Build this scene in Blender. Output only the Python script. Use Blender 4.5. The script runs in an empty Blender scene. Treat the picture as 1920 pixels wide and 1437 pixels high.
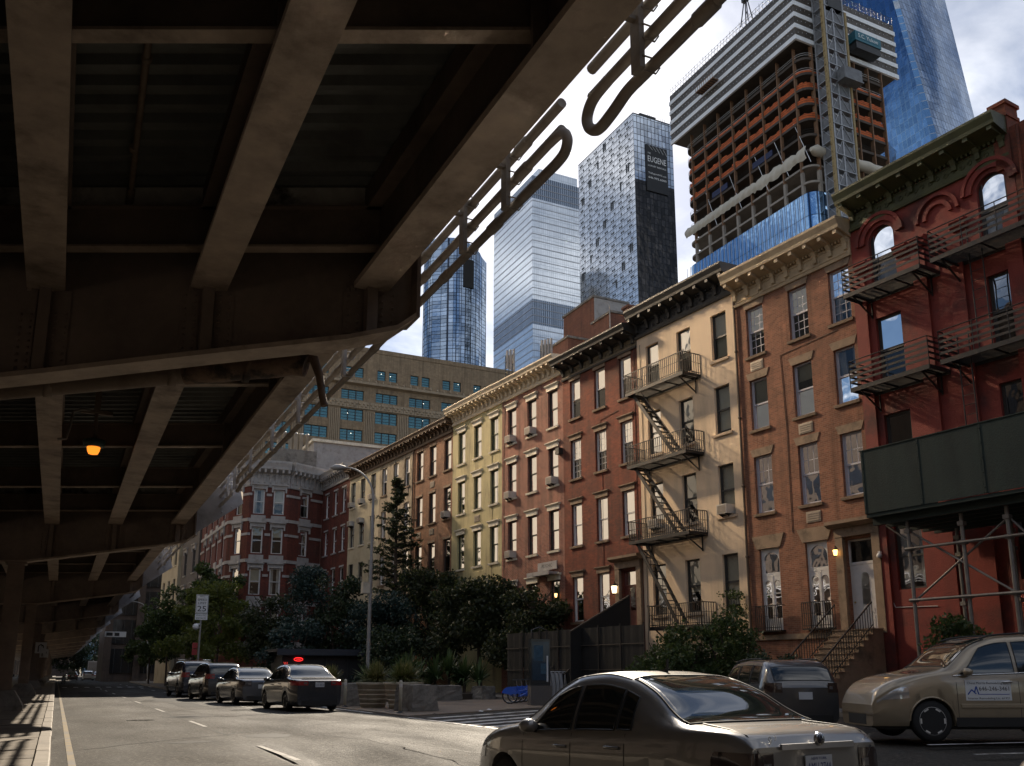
import bpy, bmesh, math, random
import numpy as np
from math import sin, cos, tan, pi, radians, sqrt, atan2, hypot
from mathutils import Vector, Matrix
random.seed(7)
rng = np.random.default_rng(7)
SC = bpy.context.scene
COL = SC.collection
# ------------------------------------------------------------------ camera
EYE = 1.27
PITCH, YAW = radians(12.0), radians(26.2)
cam_data = bpy.data.cameras.new('camera')
cam = bpy.data.objects.new('camera', cam_data); COL.objects.link(cam)
cam.location = (0, 0, EYE)
cam.rotation_euler = (radians(90) + PITCH, 0, -YAW)
cam_data.sensor_width = 36.0
cam_data.lens = 36.0 * 1700 / 1920
cam_data.shift_y = (1262 - 1700 * tan(PITCH) - 718.5) / 1920
cam_data.clip_start = 0.1
cam_data.clip_end = 6000
SC.camera = cam
# ------------------------------------------------------------------ light
SUN_AZ, SUN_EL = radians(29.2), radians(33.9)     # azimuth clockwise from +Y
W = bpy.data.worlds.new('World'); SC.world = W; W.use_nodes = True
def build_world():
    nt = W.node_tree; nt.nodes.clear()
    N = nt.nodes.new; L = nt.links.new
    out = N('ShaderNodeOutputWorld'); bg = N('ShaderNodeBackground')
    sky = N('ShaderNodeTexSky'); sky.sky_type = 'NISHITA'; sky.sun_disc = False
    sky.sun_elevation = SUN_EL; sky.sun_rotation = SUN_AZ
    sky.air_density = 1.0; sky.dust_density = 0.6; sky.ozone_density = 3.0
    bg.inputs['Strength'].default_value = SKY_STRENGTH
    tc = N('ShaderNodeTexCoord'); sep = N('ShaderNodeSeparateXYZ')
    L(tc.outputs['Generated'], sep.inputs[0])
    def math_(op, a, b=None):
        m = N('ShaderNodeMath'); m.operation = op
        for k, v in enumerate((a, b)):
            if v is None: continue
            if isinstance(v, (int, float)): m.inputs[k].default_value = v
            else: L(v, m.inputs[k])
        return m.outputs[0]
    zz = math_('ADD', math_('MAXIMUM', sep.outputs[2], 0.0), 0.16)
    cx = math_('DIVIDE', sep.outputs[0], zz); cy = math_('DIVIDE', sep.outputs[1], zz)
    comb = N('ShaderNodeCombineXYZ'); L(cx, comb.inputs[0]); L(cy, comb.inputs[1])
    mp = N('ShaderNodeMapping'); mp.inputs['Location'].default_value = CLOUD_SHIFT; L(comb.outputs[0], mp.inputs[0])
    no = N('ShaderNodeTexNoise'); no.inputs['Scale'].default_value = 2.6; no.inputs['Detail'].default_value = 9
    no.inputs['Roughness'].default_value = 0.58; no.inputs['Distortion'].default_value = 0.6
    L(mp.outputs[0], no.inputs['Vector'])
    ramp = N('ShaderNodeValToRGB'); ramp.color_ramp.elements[0].position = 0.42; ramp.color_ramp.elements[1].position = 0.60
    L(no.outputs['Fac'], ramp.inputs[0])
    n2 = N('ShaderNodeTexNoise'); n2.inputs['Scale'].default_value = 6.0; n2.inputs['Detail'].default_value = 8
    L(comb.outputs[0], n2.inputs['Vector'])
    cl = N('ShaderNodeValToRGB'); cl.color_ramp.elements[0].position = 0.3; cl.color_ramp.elements[1].position = 0.7
    cl.color_ramp.elements[0].color = (4.0, 4.1, 4.4, 1); cl.color_ramp.elements[1].color = (13.5, 13.2, 12.8, 1)
    L(n2.outputs['Fac'], cl.inputs[0])
    fac = math_('MULTIPLY', ramp.outputs[0], 0.9)
    mix = N('ShaderNodeMix'); mix.data_type = 'RGBA'
    L(fac, mix.inputs[0]); L(sky.outputs[0], mix.inputs[6])
    add = N('ShaderNodeMix'); add.data_type = 'RGBA'; add.blend_type = 'ADD'; add.inputs[0].default_value = 0.55
    L(cl.outputs[0], add.inputs[6]); L(sky.outputs[0], add.inputs[7]); L(add.outputs[2], mix.inputs[7])
    L(mix.outputs[2], bg.inputs['Color']); L(bg.outputs[0], out.inputs[0])
SKY_STRENGTH = 0.05
CLOUD_SHIFT = (3.1, 1.2, 9.0)
GLINT_ROUGH = 0.15
build_world()
sun_data = bpy.data.lights.new('sun', 'SUN'); sun_data.energy = 5.0; sun_data.angle = radians(0.53)
sun_data.color = (1.0, 0.87, 0.70)
sun = bpy.data.objects.new('sun', sun_data); COL.objects.link(sun)
LAMP_EL = SUN_EL
sd = Vector((sin(SUN_AZ) * cos(LAMP_EL), cos(SUN_AZ) * cos(LAMP_EL), sin(LAMP_EL)))
sun.rotation_euler = (-sd).to_track_quat('-Z', 'Y').to_euler()
sun.location = sd * 300
SC.view_settings.view_transform = 'Standard'; SC.view_settings.look = 'None'
SC.view_settings.gamma = 1.0; SC.view_settings.use_curve_mapping = False
SC.view_settings.exposure = 0.92
SC.render.engine = 'CYCLES'
cy = SC.cycles
cy.use_denoising = True
cy.max_bounces = 7; cy.diffuse_bounces = 4; cy.glossy_bounces = 4; cy.transparent_max_bounces = 12; cy.transmission_bounces = 4
cy.caustics_reflective = True; cy.caustics_refractive = False
cy.blur_glossy = 0.0; cy.sample_clamp_indirect = 0
cy.use_guiding = True; cy.use_surface_guiding = True; cy.use_volume_guiding = False
# ------------------------------------------------------------------ helpers
def tag(o, label=None, cat=None, group=None, kind=None):
    if label: o['label'] = label
    if cat: o['category'] = cat
    if group: o['group'] = group
    if kind: o['kind'] = kind
    return o
def thing(name, label, cat, loc=(0, 0, 0), rotz=0.0, group=None):
    o = bpy.data.objects.new(name, None); COL.objects.link(o)
    o.location = loc; o.rotation_euler = (0, 0, rotz); o.empty_display_size = 0.2
    return tag(o, label, cat, group)
def put(mesh, name, parent=None, loc=(0, 0, 0), rotz=0.0, scale=None):
    o = bpy.data.objects.new(name, mesh); COL.objects.link(o)
    if parent is not None: o.parent = parent
    o.location = loc; o.rotation_euler = (0, 0, rotz)
    if scale: o.scale = scale
    return o
def copy_tree(o, parent=None):
    c = o.copy(); COL.objects.link(c); c.parent = parent
    for ch in list(o.children): copy_tree(ch, c)
    return c
class MB:
    """collects shapes into one mesh"""
    def __init__(s): s.v = []; s.f = []; s.m = []; s.sm = []
    def add(s, vs, fs, mi=0, smooth=False):
        b = len(s.v); s.v += [tuple(p) for p in vs]
        for f in fs: s.f.append(tuple(b + i for i in f)); s.m.append(mi); s.sm.append(smooth)
        return s
    def quad(s, a, b, c, d, mi=0): return s.add([a, b, c, d], [(0, 1, 2, 3)], mi)
    def box(s, x0, x1, y0, y1, z0, z1, mi=0):
        return s.add([(x0, y0, z0), (x1, y0, z0), (x1, y1, z0), (x0, y1, z0), (x0, y0, z1), (x1, y0, z1), (x1, y1, z1), (x0, y1, z1)],
                     [(0, 3, 2, 1), (4, 5, 6, 7), (0, 1, 5, 4), (1, 2, 6, 5), (2, 3, 7, 6), (3, 0, 4, 7)], mi)
    def hexa(s, b, t, mi=0):
        return s.add(list(b) + list(t), [(0, 3, 2, 1), (4, 5, 6, 7), (0, 1, 5, 4), (1, 2, 6, 5), (2, 3, 7, 6), (3, 0, 4, 7)], mi)
    def beam(s, p, q, w, h, mi=0, up=(0, 0, 1)):
        p, q = Vector(p), Vector(q); d = (q - p).normalized(); u = Vector(up)
        r = d.cross(u)
        if r.length < 1e-4: r = d.cross(Vector((1, 0, 0)))
        r.normalize(); u = r.cross(d); r *= w / 2; u *= h / 2
        return s.hexa([p - r - u, p + r - u, q + r - u, q - r - u], [p - r + u, p + r + u, q + r + u, q - r + u], mi)
    def prism(s, poly, z0, z1, mi=0):
        n = len(poly)
        return s.add([(x, y, z0) for x, y in poly] + [(x, y, z1) for x, y in poly],
                     [tuple(range(n - 1, -1, -1)), tuple(range(n, 2 * n))] + [(i, (i + 1) % n, n + (i + 1) % n, n + i) for i in range(n)], mi)
    def extr(s, prof, axis, a, b, mi=0):
        """profile polygon extruded along 'x' (prof = y,z) or 'y' (prof = x,z)"""
        n = len(prof)
        P = (lambda t, p: (t, p[0], p[1])) if axis == 'x' else (lambda t, p: (p[0], t, p[1]))
        return s.add([P(a, p) for p in prof] + [P(b, p) for p in prof],
                     [tuple(range(n)), tuple(range(2 * n - 1, n - 1, -1))] + [(i, n + i, n + (i + 1) % n, (i + 1) % n) for i in range(n)], mi)
    def tube(s, path, r, n=8, mi=0, closed=False, caps=True):
        path = [Vector(p) for p in path]; k = len(path)
        rs = r if isinstance(r, (list, tuple)) else [r] * k
        vs = []; prev = None
        for i, p in enumerate(path):
            if closed: d = path[(i + 1) % k] - path[i - 1]
            else: d = path[min(i + 1, k - 1)] - path[max(i - 1, 0)]
            d.normalize()
            if prev is None:
                a = Vector((0, 0, 1)) if abs(d.z) < 0.9 else Vector((1, 0, 0))
                u = d.cross(a).normalized()
            else:
                u = prev - d * prev.dot(d)
                u = u.normalized() if u.length > 1e-6 else d.orthogonal().normalized()
            prev = u; w = d.cross(u)
            vs += [p + (u * cos(2 * pi * j / n) + w * sin(2 * pi * j / n)) * rs[i] for j in range(n)]
        fs = [(i * n + j, i * n + (j + 1) % n, ((i + 1) % k) * n + (j + 1) % n, ((i + 1) % k) * n + j)
              for i in range(k if closed else k - 1) for j in range(n)]
        s.add(vs, fs, mi, True)
        if caps and not closed:
            s.add(vs[:n], [tuple(range(n - 1, -1, -1))], mi); s.add(vs[-n:], [tuple(range(n))], mi)
        return s
    def lathe(s, prof, c=(0, 0, 0), n=12, mi=0, axis='z', smooth=True):
        vs = []
        for r, h in prof:
            for j in range(n):
                a = 2 * pi * j / n; x, y = r * cos(a), r * sin(a)
                if axis == 'z': p = (c[0] + x, c[1] + y, c[2] + h)
                elif axis == 'y': p = (c[0] + x, c[1] + h, c[2] + y)
                else: p = (c[0] + h, c[1] + x, c[2] + y)
                vs.append(p)
        k = len(prof)
        return s.add(vs, [(i * n + j, i * n + (j + 1) % n, (i + 1) * n + (j + 1) % n, (i + 1) * n + j) for i in range(k - 1) for j in range(n)]
                     + [tuple(range(n - 1, -1, -1)), tuple((k - 1) * n + j for j in range(n))], mi, smooth)
    def mesh(s, name, mats, fixn=True):
        me = bpy.data.meshes.new(name)
        me.from_pydata(s.v, [], s.f)
        if not isinstance(mats, (list, tuple)): mats = [mats]
        for m in mats: me.materials.append(m)
        me.polygons.foreach_set('material_index', s.m)
        me.polygons.foreach_set('use_smooth', s.sm)
        if fixn:
            bm = bmesh.new(); bm.from_mesh(me); bmesh.ops.recalc_face_normals(bm, faces=bm.faces); bm.to_mesh(me); bm.free()
        me.update()
        return me
    def build(s, name, mats, parent=None, loc=(0, 0, 0), rotz=0.0, kind=None, fixn=True):
        o = put(s.mesh(name, mats, fixn), name, parent, loc, rotz)
        if kind: o['kind'] = kind
        return o
# ------------------------------------------------------------------ materials
def new_mat(name):
    m = bpy.data.materials.new(name); m.use_nodes = True
    nt = m.node_tree; return m, nt, nt.nodes['Principled BSDF']
def mixcol(nt, a, b, fac):
    mx = nt.nodes.new('ShaderNodeMix'); mx.data_type = 'RGBA'
    for i, v in ((6, a), (7, b)):
        if isinstance(v, (tuple, list)): mx.inputs[i].default_value = (*v[:3], 1)
        else: nt.links.new(v, mx.inputs[i])
    if isinstance(fac, (int, float)): mx.inputs[0].default_value = fac
    else: nt.links.new(fac, mx.inputs[0])
    return mx.outputs[2]
def noise(nt, vec, scale, detail=4, rough=0.55, lo=0.3, hi=0.7, stretch=None):
    if stretch:
        mp = nt.nodes.new('ShaderNodeMapping'); mp.inputs['Scale'].default_value = stretch
        nt.links.new(vec, mp.inputs[0]); vec = mp.outputs[0]
    n = nt.nodes.new('ShaderNodeTexNoise'); n.inputs['Scale'].default_value = scale
    n.inputs['Detail'].default_value = detail; n.inputs['Roughness'].default_value = rough
    nt.links.new(vec, n.inputs['Vector'])
    mr = nt.nodes.new('ShaderNodeMapRange'); mr.inputs[1].default_value = lo; mr.inputs[2].default_value = hi
    nt.links.new(n.outputs['Fac'], mr.inputs[0])
    return mr.outputs[0]
def pos(nt): return nt.nodes.new('ShaderNodeNewGeometry').outputs['Position']
def objc(nt): return nt.nodes.new('ShaderNodeTexCoord').outputs['Object']
def bump(nt, b, h, strength=0.3, dist=0.02):
    bp = nt.nodes.new('ShaderNodeBump'); bp.inputs['Strength'].default_value = strength; bp.inputs['Distance'].default_value = dist
    nt.links.new(h, bp.inputs['Height']); nt.links.new(bp.outputs[0], b.inputs['Normal'])
def mul(c, k): return tuple(min(1, x * k) for x in c[:3])
MATS = {}
def mk(name, col, rough=0.6, metal=0.0, var=0.2, scale=1.5, fine=18.0, bmp=0.15, dirt=None, dirt_amt=0.4, stretch=None, coat=0.0, spec=0.5):
    if name in MATS: return MATS[name]
    m, nt, b = new_mat(name); p = pos(nt)
    n1 = noise(nt, p, scale, 5, stretch=stretch); n2 = noise(nt, p, fine, 3)
    c = mixcol(nt, mul(col, 1 - var), mul(col, 1 + var), n1)
    c2 = mixcol(nt, mul(col, 1 - var * 0.6), mul(col, 1 + var * 0.5), n2)
    c = mixcol(nt, c, c2, 0.4)
    if dirt: c = mixcol(nt, c, dirt, noise(nt, p, scale * 0.6, 6, 0.65, 0.5, 0.5 + 0.5 * (1.2 - dirt_amt), stretch))
    nt.links.new(c, b.inputs['Base Color'])
    b.inputs['Roughness'].default_value = rough; b.inputs['Metallic'].default_value = metal
    b.inputs['Specular IOR Level'].default_value = spec
    if coat: b.inputs['Coat Weight'].default_value = coat; b.inputs['Coat Roughness'].default_value = 0.04
    if bmp: bump(nt, b, n2, bmp, 0.01)
    MATS[name] = m; return m
def mkbrick(name, c1, c2, mortar, stain=(0.05, 0.04, 0.035), bw=0.215, bh=0.075, amt=0.5, scale=1.0):
    m, nt, b = new_mat(name); o = objc(nt)
    sp = nt.nodes.new('ShaderNodeSeparateXYZ'); nt.links.new(o, sp.inputs[0])
    ad = nt.nodes.new('ShaderNodeMath'); ad.operation = 'ADD'; nt.links.new(sp.outputs[0], ad.inputs[0]); nt.links.new(sp.outputs[1], ad.inputs[1])
    cb = nt.nodes.new('ShaderNodeCombineXYZ'); nt.links.new(ad.outputs[0], cb.inputs[0]); nt.links.new(sp.outputs[2], cb.inputs[1])
    br = nt.nodes.new('ShaderNodeTexBrick'); nt.links.new(cb.outputs[0], br.inputs['Vector'])
    br.inputs['Color1'].default_value = (*c1, 1); br.inputs['Color2'].default_value = (*c2, 1); br.inputs['Mortar'].default_value = (*mortar, 1)
    br.inputs['Scale'].default_value = scale; br.inputs['Mortar Size'].default_value = 0.007; br.inputs['Brick Width'].default_value = bw; br.inputs['Row Height'].default_value = bh
    p = pos(nt)
    c = mixcol(nt, br.outputs['Color'], stain, noise(nt, p, 0.7, 7, 0.65, 0.42, 1.25 - 0.4 * amt))
    c = mixcol(nt, c, mul(c1, 1.5), noise(nt, p, 2.3, 6, 0.6, 0.5, 1.1))
    c = mixcol(nt, c, mul(stain, 0.6), noise(nt, p, 1.0, 6, 0.65, 0.47, 0.9, (2.2, 2.2, 0.14)))
    nt.links.new(c, b.inputs['Base Color']); b.inputs['Roughness'].default_value = 0.85; b.inputs['Specular IOR Level'].default_value = 0.25
    inv = nt.nodes.new('ShaderNodeMath'); inv.operation = 'SUBTRACT'; inv.inputs[0].default_value = 1; nt.links.new(br.outputs['Fac'], inv.inputs[1])
    bump(nt, b, inv.outputs[0], 0.5, 0.012)
    return m
def glassmat(name, tint=(0.02, 0.03, 0.035), rough=0.02, trans=0.75, wav=0.03, ior=1.7):
    """window glass: mirror reflection by angle over a see-through dim pane, slightly wavy"""
    m = bpy.data.materials.new(name); m.use_nodes = True; nt = m.node_tree; nt.nodes.clear()
    N = nt.nodes.new; L = nt.links.new
    out = N('ShaderNodeOutputMaterial'); mx = N('ShaderNodeMixShader'); gl = N('ShaderNodeBsdfGlossy'); tr = N('ShaderNodeBsdfTransparent')
    gl.inputs['Roughness'].default_value = rough; gl.inputs['Color'].default_value = (0.95, 0.97, 1, 1)
    tr.inputs['Color'].default_value = (trans, trans * 1.02, trans, 1)
    fr = N('ShaderNodeFresnel'); fr.inputs['IOR'].default_value = ior
    nz = N('ShaderNodeTexNoise'); nz.inputs['Scale'].default_value = 1.7; nz.inputs['Detail'].default_value = 1
    g = N('ShaderNodeNewGeometry'); L(g.outputs['Position'], nz.inputs['Vector'])
    bp = N('ShaderNodeBump'); bp.inputs['Strength'].default_value = wav; bp.inputs['Distance'].default_value = 0.3
    L(nz.outputs['Fac'], bp.inputs['Height']); L(bp.outputs[0], gl.inputs['Normal'])
    L(fr.outputs[0], mx.inputs[0]); L(tr.outputs[0], mx.inputs[1]); L(gl.outputs[0], mx.inputs[2]); L(mx.outputs[0], out.inputs[0])
    return m
def mirrorglass(name, base, rough=0.08, metal=0.85, grid=None, line=(0.03, 0.03, 0.035), wav=0.05, spread=0.25, lw=0.06, seed=0.0):
    """coated curtain-wall glass; grid=(w,h) gives each pane its own slight tone and dark joints, in object x+y / z"""
    m, nt, b = new_mat(name); o = objc(nt); N = nt.nodes.new; L = nt.links.new
    b.inputs['Metallic'].default_value = metal; b.inputs['Roughness'].default_value = rough
    col = base
    if grid:
        sp = N('ShaderNodeSeparateXYZ'); L(o, sp.inputs[0])
        ad = N('ShaderNodeMath'); ad.operation = 'ADD'; L(sp.outputs[0], ad.inputs[0]); L(sp.outputs[1], ad.inputs[1])
        cb = N('ShaderNodeCombineXYZ'); L(ad.outputs[0], cb.inputs[0]); L(sp.outputs[2], cb.inputs[1]); cb.inputs[2].default_value = seed
        br = N('ShaderNodeTexBrick'); br.offset = 0.0; br.squash = 1.0; L(cb.outputs[0], br.inputs['Vector'])
        br.inputs['Color1'].default_value = (*mul(base, 1 - spread), 1); br.inputs['Color2'].default_value = (*mul(base, 1 + spread), 1); br.inputs['Mortar'].default_value = (*line, 1)
        br.inputs['Scale'].default_value = 1.0; br.inputs['Brick Width'].default_value = grid[0]; br.inputs['Row Height'].default_value = grid[1]; br.inputs['Mortar Size'].default_value = lw
        col = br.outputs['Color']
    if isinstance(col, tuple): b.inputs['Base Color'].default_value = (*col, 1)
    else: L(col, b.inputs['Base Color'])
    nz = noise(nt, pos(nt), 0.25, 3, 0.5, 0, 1)
    bump(nt, b, nz, wav, 2.0)
    return m
def emit(name, col, strength):
    m, nt, b = new_mat(name); b.inputs['Base Color'].default_value = (*mul(col, 0.3), 1)
    b.inputs['Emission Color'].default_value = (*col, 1); b.inputs['Emission Strength'].default_value = strength
    return m
FONT_CACHE = {}
def text_mesh(txt, size, width=None):
    key = (txt, size, width)
    if key in FONT_CACHE: return FONT_CACHE[key]
    cu = bpy.data.curves.new('lettering', 'FONT'); cu.body = txt; cu.size = size; cu.align_x = 'CENTER'; cu.align_y = 'CENTER'; cu.resolution_u = 2; cu.extrude = 0.0
    o = bpy.data.objects.new('lettering', cu); COL.objects.link(o)
    dg = bpy.context.evaluated_depsgraph_get(); me = bpy.data.meshes.new_from_object(o.evaluated_get(dg))
    bpy.data.objects.remove(o); 
    if width:
        xs = [v.co.x for v in me.vertices]; k = width / max(1e-6, max(xs) - min(xs))
        for v in me.vertices: v.co.x *= k
    FONT_CACHE[key] = me; return me
def lettering(txt, size, mat, parent, loc, rot, width=None):
    me = text_mesh(txt, size, width).copy(); me.materials.clear(); me.materials.append(mat)
    o = bpy.data.objects.new('lettering', me); COL.objects.link(o); o.parent = parent; o.location = loc; o.rotation_euler = rot
    return o
# ================================================================== ground, road, pavements
SK = tan(radians(26.06))            # the viaduct's cross beams are skewed to its girders
asph, nt, b = new_mat('asphalt')
_p = pos(nt)
c = mixcol(nt, (0.022, 0.020, 0.018), (0.052, 0.047, 0.040), noise(nt, _p, 0.45, 8, 0.65, 0.3, 0.7, (1, 0.35, 1)))
c = mixcol(nt, c, (0.17, 0.155, 0.135), noise(nt, _p, 13, 4, 0.8, 0.5, 0.74))
c = mixcol(nt, c, (0.008, 0.008, 0.008), noise(nt, _p, 16, 3, 0.7, 0.52, 0.75))
c = mixcol(nt, c, (0.035, 0.033, 0.030), noise(nt, _p, 0.8, 6, 0.7, 0.50, 0.74, (1.6, 0.22, 1)))
c = mixcol(nt, c, (0.03, 0.028, 0.026), noise(nt, _p, 0.35, 8, 0.75, 0.55, 0.72))
nt.links.new(c, b.inputs['Base Color']); b.inputs['Specular IOR Level'].default_value = 0.14
rr = nt.nodes.new('ShaderNodeMapRange'); rr.inputs[3].default_value = 0.58; rr.inputs[4].default_value = 0.85
nt.links.new(noise(nt, _p, 0.7, 5, 0.6, 0.3, 0.7, (1, 0.3, 1)), rr.inputs[0]); nt.links.new(rr.outputs[0], b.inputs['Roughness'])
bump(nt, b, noise(nt, _p, 40, 3, 0.75, 0.2, 0.8), 0.9, 0.02)
seal = mk('tar_seal', (0.012, 0.011, 0.010), 0.7, fine=30, bmp=0.3, spec=.14)
conc = mk('concrete', (0.15, 0.128, 0.10), 0.85, var=0.22, scale=0.9, fine=22, bmp=0.35, dirt=(0.07, 0.06, 0.05), dirt_amt=0.6)
conc2 = mk('old_concrete', (0.20, 0.185, 0.165), 0.9, var=0.3, scale=2.0, fine=14, bmp=0.6, dirt=(0.04, 0.035, 0.03), dirt_amt=0.7)
granite = mk('granite_kerb', (0.20, 0.175, 0.145), 0.75, var=0.25, scale=2, fine=40, bmp=0.3, dirt=(0.06, 0.05, 0.04))
plaza_m = mk('plaza_gravel_coat', (0.21, 0.165, 0.125), 0.85, var=0.18, scale=0.6, fine=35, bmp=0.4, dirt=(0.07, 0.055, 0.045), dirt_amt=0.45)
white_line = mk('road_paint_white', (0.58, 0.57, 0.55), 0.65, var=0.15, scale=3, fine=30, bmp=0.2, dirt=(0.12, 0.11, 0.10), dirt_amt=1.0)
faded_line = mk('road_paint_faded', (0.17, 0.16, 0.145), 0.7, var=0.25, scale=3, fine=30, bmp=0.2, dirt=(0.09, 0.083, 0.075), dirt_amt=1.3)
yellow_line = mk('road_paint_yellow', (0.15, 0.11, 0.05), 0.75, var=0.25, scale=3, fine=30, bmp=0.2, dirt=(0.10, 0.09, 0.08), dirt_amt=1.35)
soil = mk('soil', (0.05, 0.038, 0.028), 0.95, fine=30, bmp=0.5)
mb = MB(); mb.quad((-1500, -400, -0.45), (1500, -400, -0.45), (1500, 3500, -0.45), (-1500, 3500, -0.45)); mb.build('ground', asph, kind='structure')
mb = MB()
ys = [-30 + 4 * i for i in range(120)]
def rz_(x, y):
    s = lambda t: max(0.0, min(1.0, t)) ** 2 * (3 - 2 * max(0.0, min(1.0, t)))
    return -.30 * s((x - 2.8) / 1.6) * s((18 - y) / 6.5) * (1 - .7 * s((x - 7.4) / 3))
ys = [-30 + 1.0 * i for i in range(50)] + [20 + 4 * i for i in range(108)]; xs_ = [.04, 1.6, 3.2, 3.8, 4.4, 5.0, 6, 7, 8, 9, 10, 11, 12.5, 26]
for a, b_ in zip(ys[:-1], ys[1:]):
    for xa, xb in zip(xs_[:-1], xs_[1:]): mb.quad((xa, a, rz_(xa, a)), (xb, a, rz_(xb, a)), (xb, b_, rz_(xb, b_)), (xa, b_, rz_(xa, b_)))
road = mb.build('road', asph, kind='structure')
def strip(pts, w, z, name, m, parent=None, kind='structure', jit=0.0):
    mb = MB(); P = [Vector((x, y, z)) for x, y in pts]; L_, R_ = [], []
    for i, p in enumerate(P):
        d = (P[min(i + 1, len(P) - 1)] - P[max(i - 1, 0)]).normalized(); n = Vector((-d.y, d.x, 0))
        ww = w * (1 + jit * random.uniform(-1, 1)); L_.append(p + n * ww / 2); R_.append(p - n * ww / 2)
    for i in range(len(P) - 1): mb.quad(L_[i], R_[i], R_[i + 1], L_[i + 1])
    o = mb.build(name, m, parent)
    if kind and parent is None: o['kind'] = kind
    return o
# tar seams and patches in the asphalt
def wob(x0, y0, x1, y1, n, a):
    return [(x0 + (x1 - x0) * t / n + random.uniform(-a, a), y0 + (y1 - y0) * t / n + random.uniform(-a, a)) for t in range(n + 1)]
strip(wob(0.5, 17.5, 7.2, 24.5, 26, 0.10), 0.06, 0.004, 'crack', seal, road, None, 0.6)
strip(wob(7.2, 24.5, 9.0, 29, 10, 0.10), 0.05, 0.004, 'crack', seal, road, None, 0.6)
strip(wob(4.6, 22.2, 6.6, 12.5, 30, 0.09), 0.028, 0.004, 'crack', seal, road, None, 0.7)
strip(wob(0.9, 30.5, 6.5, 36.5, 22, 0.10), 0.07, 0.004, 'crack', seal, road, None, 0.6)
strip(wob(3.3, 20.0, 3.2, 60, 40, 0.04), 0.045, 0.004, 'crack', seal, road, None, 0.6)
for (cx_, cy_, rx, ry) in ((4.1, 19.6, 0.55, 0.9), (2.4, 18.5, 0.5, 0.35), (3.6, 29, 0.7, 1.2), (4.9, 47, 1.0, 3.0), (3.0, 52, 1.3, 1.2)):
    mb = MB(); n = 18
    mb.add([(cx_ + rx * random.uniform(.6, 1.1) * cos(2 * pi * k / n), cy_ + ry * random.uniform(.6, 1.1) * sin(2 * pi * k / n), 0.003) for k in range(n)], [tuple(range(n))])
    mb.build('tar_patch', seal, road)
patch_m = mk('asphalt_repair', (0.022, 0.021, 0.019), 0.8, var=.3, scale=1.5, fine=24, bmp=.5, spec=.14)
for (x0, x1, y0, y1) in ((4.4, 5.4, 37, 43), (1.4, 2.9, 55, 70)):
    mb = MB(); n = 14; pts = [(x0 + (x1 - x0) * t / n + random.uniform(-.03, .03), y0 + random.uniform(-.06, .06)) for t in range(n + 1)] + [(x1 + random.uniform(-.05, .05), y0 + (y1 - y0) * t / n) for t in range(1, n)] + [(x1 - (x1 - x0) * t / n, y1 + random.uniform(-.06, .06)) for t in range(n + 1)] + [(x0 + random.uniform(-.05, .05), y1 - (y1 - y0) * t / n) for t in range(1, n)]
    mb.add([(x, y, .0025) for x, y in pts], [tuple(range(len(pts)))]); mb.build('asphalt_repair', patch_m, road)
iron_cov = mk('cast_iron_cover', (0.03, 0.027, 0.025), .8, .0, var=.3, scale=6, fine=40, bmp=.5, spec=.2)
for (x, y) in ((2.2, 27.5), (5.9, 33.5), (3.9, 46)):
    mb = MB(); mb.lathe([(.36, .002), (.36, .010), (.33, .012), (.32, .006), (.05, .006), (.02, .011)], (x, y, 0), 24)
    for k in range(8): a = 2 * pi * k / 8; mb.box(x + .2 * cos(a) - .04, x + .2 * cos(a) + .04, y + .2 * sin(a) - .04, y + .2 * sin(a) + .04, .006, .011)
    mb.build('manhole_cover', iron_cov, road)
# lane paint
for i, (y0, y1) in enumerate(((14, 17), (23.5, 26.5), (33, 36), (42.5, 45.5), (52, 55), (61.5, 64.5), (71, 74), (80, 83), (90, 93))):
    strip([(3.35, y0), (3.35, y1)], 0.10, 0.006, 'lane_line', faded_line if y0 < 60 else white_line, road, None)
    strip([(6.55, y0 + 20), (6.55, y1 + 20)], 0.10, 0.006, 'lane_line', faded_line if y0 < 40 else white_line, road, None)
strip([(0.32, 5 + 3 * k) for k in range(60)], 0.10, 0.006, 'edge_line', yellow_line, road, None)
strip([(9.3, 19 + k) for k in range(8)], 0.12, 0.006, 'edge_line', white_line, road, None)
strip([(9.25, 29 + k) for k in range(28)], 0.12, 0.006, 'edge_line', white_line, road, None)
for a, b_ in (((9.68, 24.95), (15.6, 28.75)), ((9.5, 23.55), (15.0, 27.1)), ((9.4, 22.37), (14.6, 25.6)), ((9.37, 21.36), (14.0, 24.2)), ((9.34, 20.35), (13.6, 22.95)), ((9.3, 19.3), (13.0, 21.6))):
    strip([a, b_], 0.36, 0.006, 'crosswalk_stripe', white_line, road, None)
for x in np.arange(0.8, 8.5, 0.9): strip([(x, 90), (x, 93)], 0.4, 0.006, 'crosswalk_stripe', white_line, road, None)
strip([(13.2, 10.2), (22, 8.6)], 0.12, 0.006, 'edge_line', white_line, road, None)
strip([(14.2, 11.9), (23, 10.2)], 0.12, 0.006, 'edge_line', white_line, road, None)
# plaza
mb = MB(); mb.prism([(9.45, 26.2), (15.8, 30.2), (21.3, 30.0), (18.6, 58), (9.6, 58)], -0.02, 0.03)
plaza = mb.build('plaza_paving', plaza_m, kind='structure')
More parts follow.
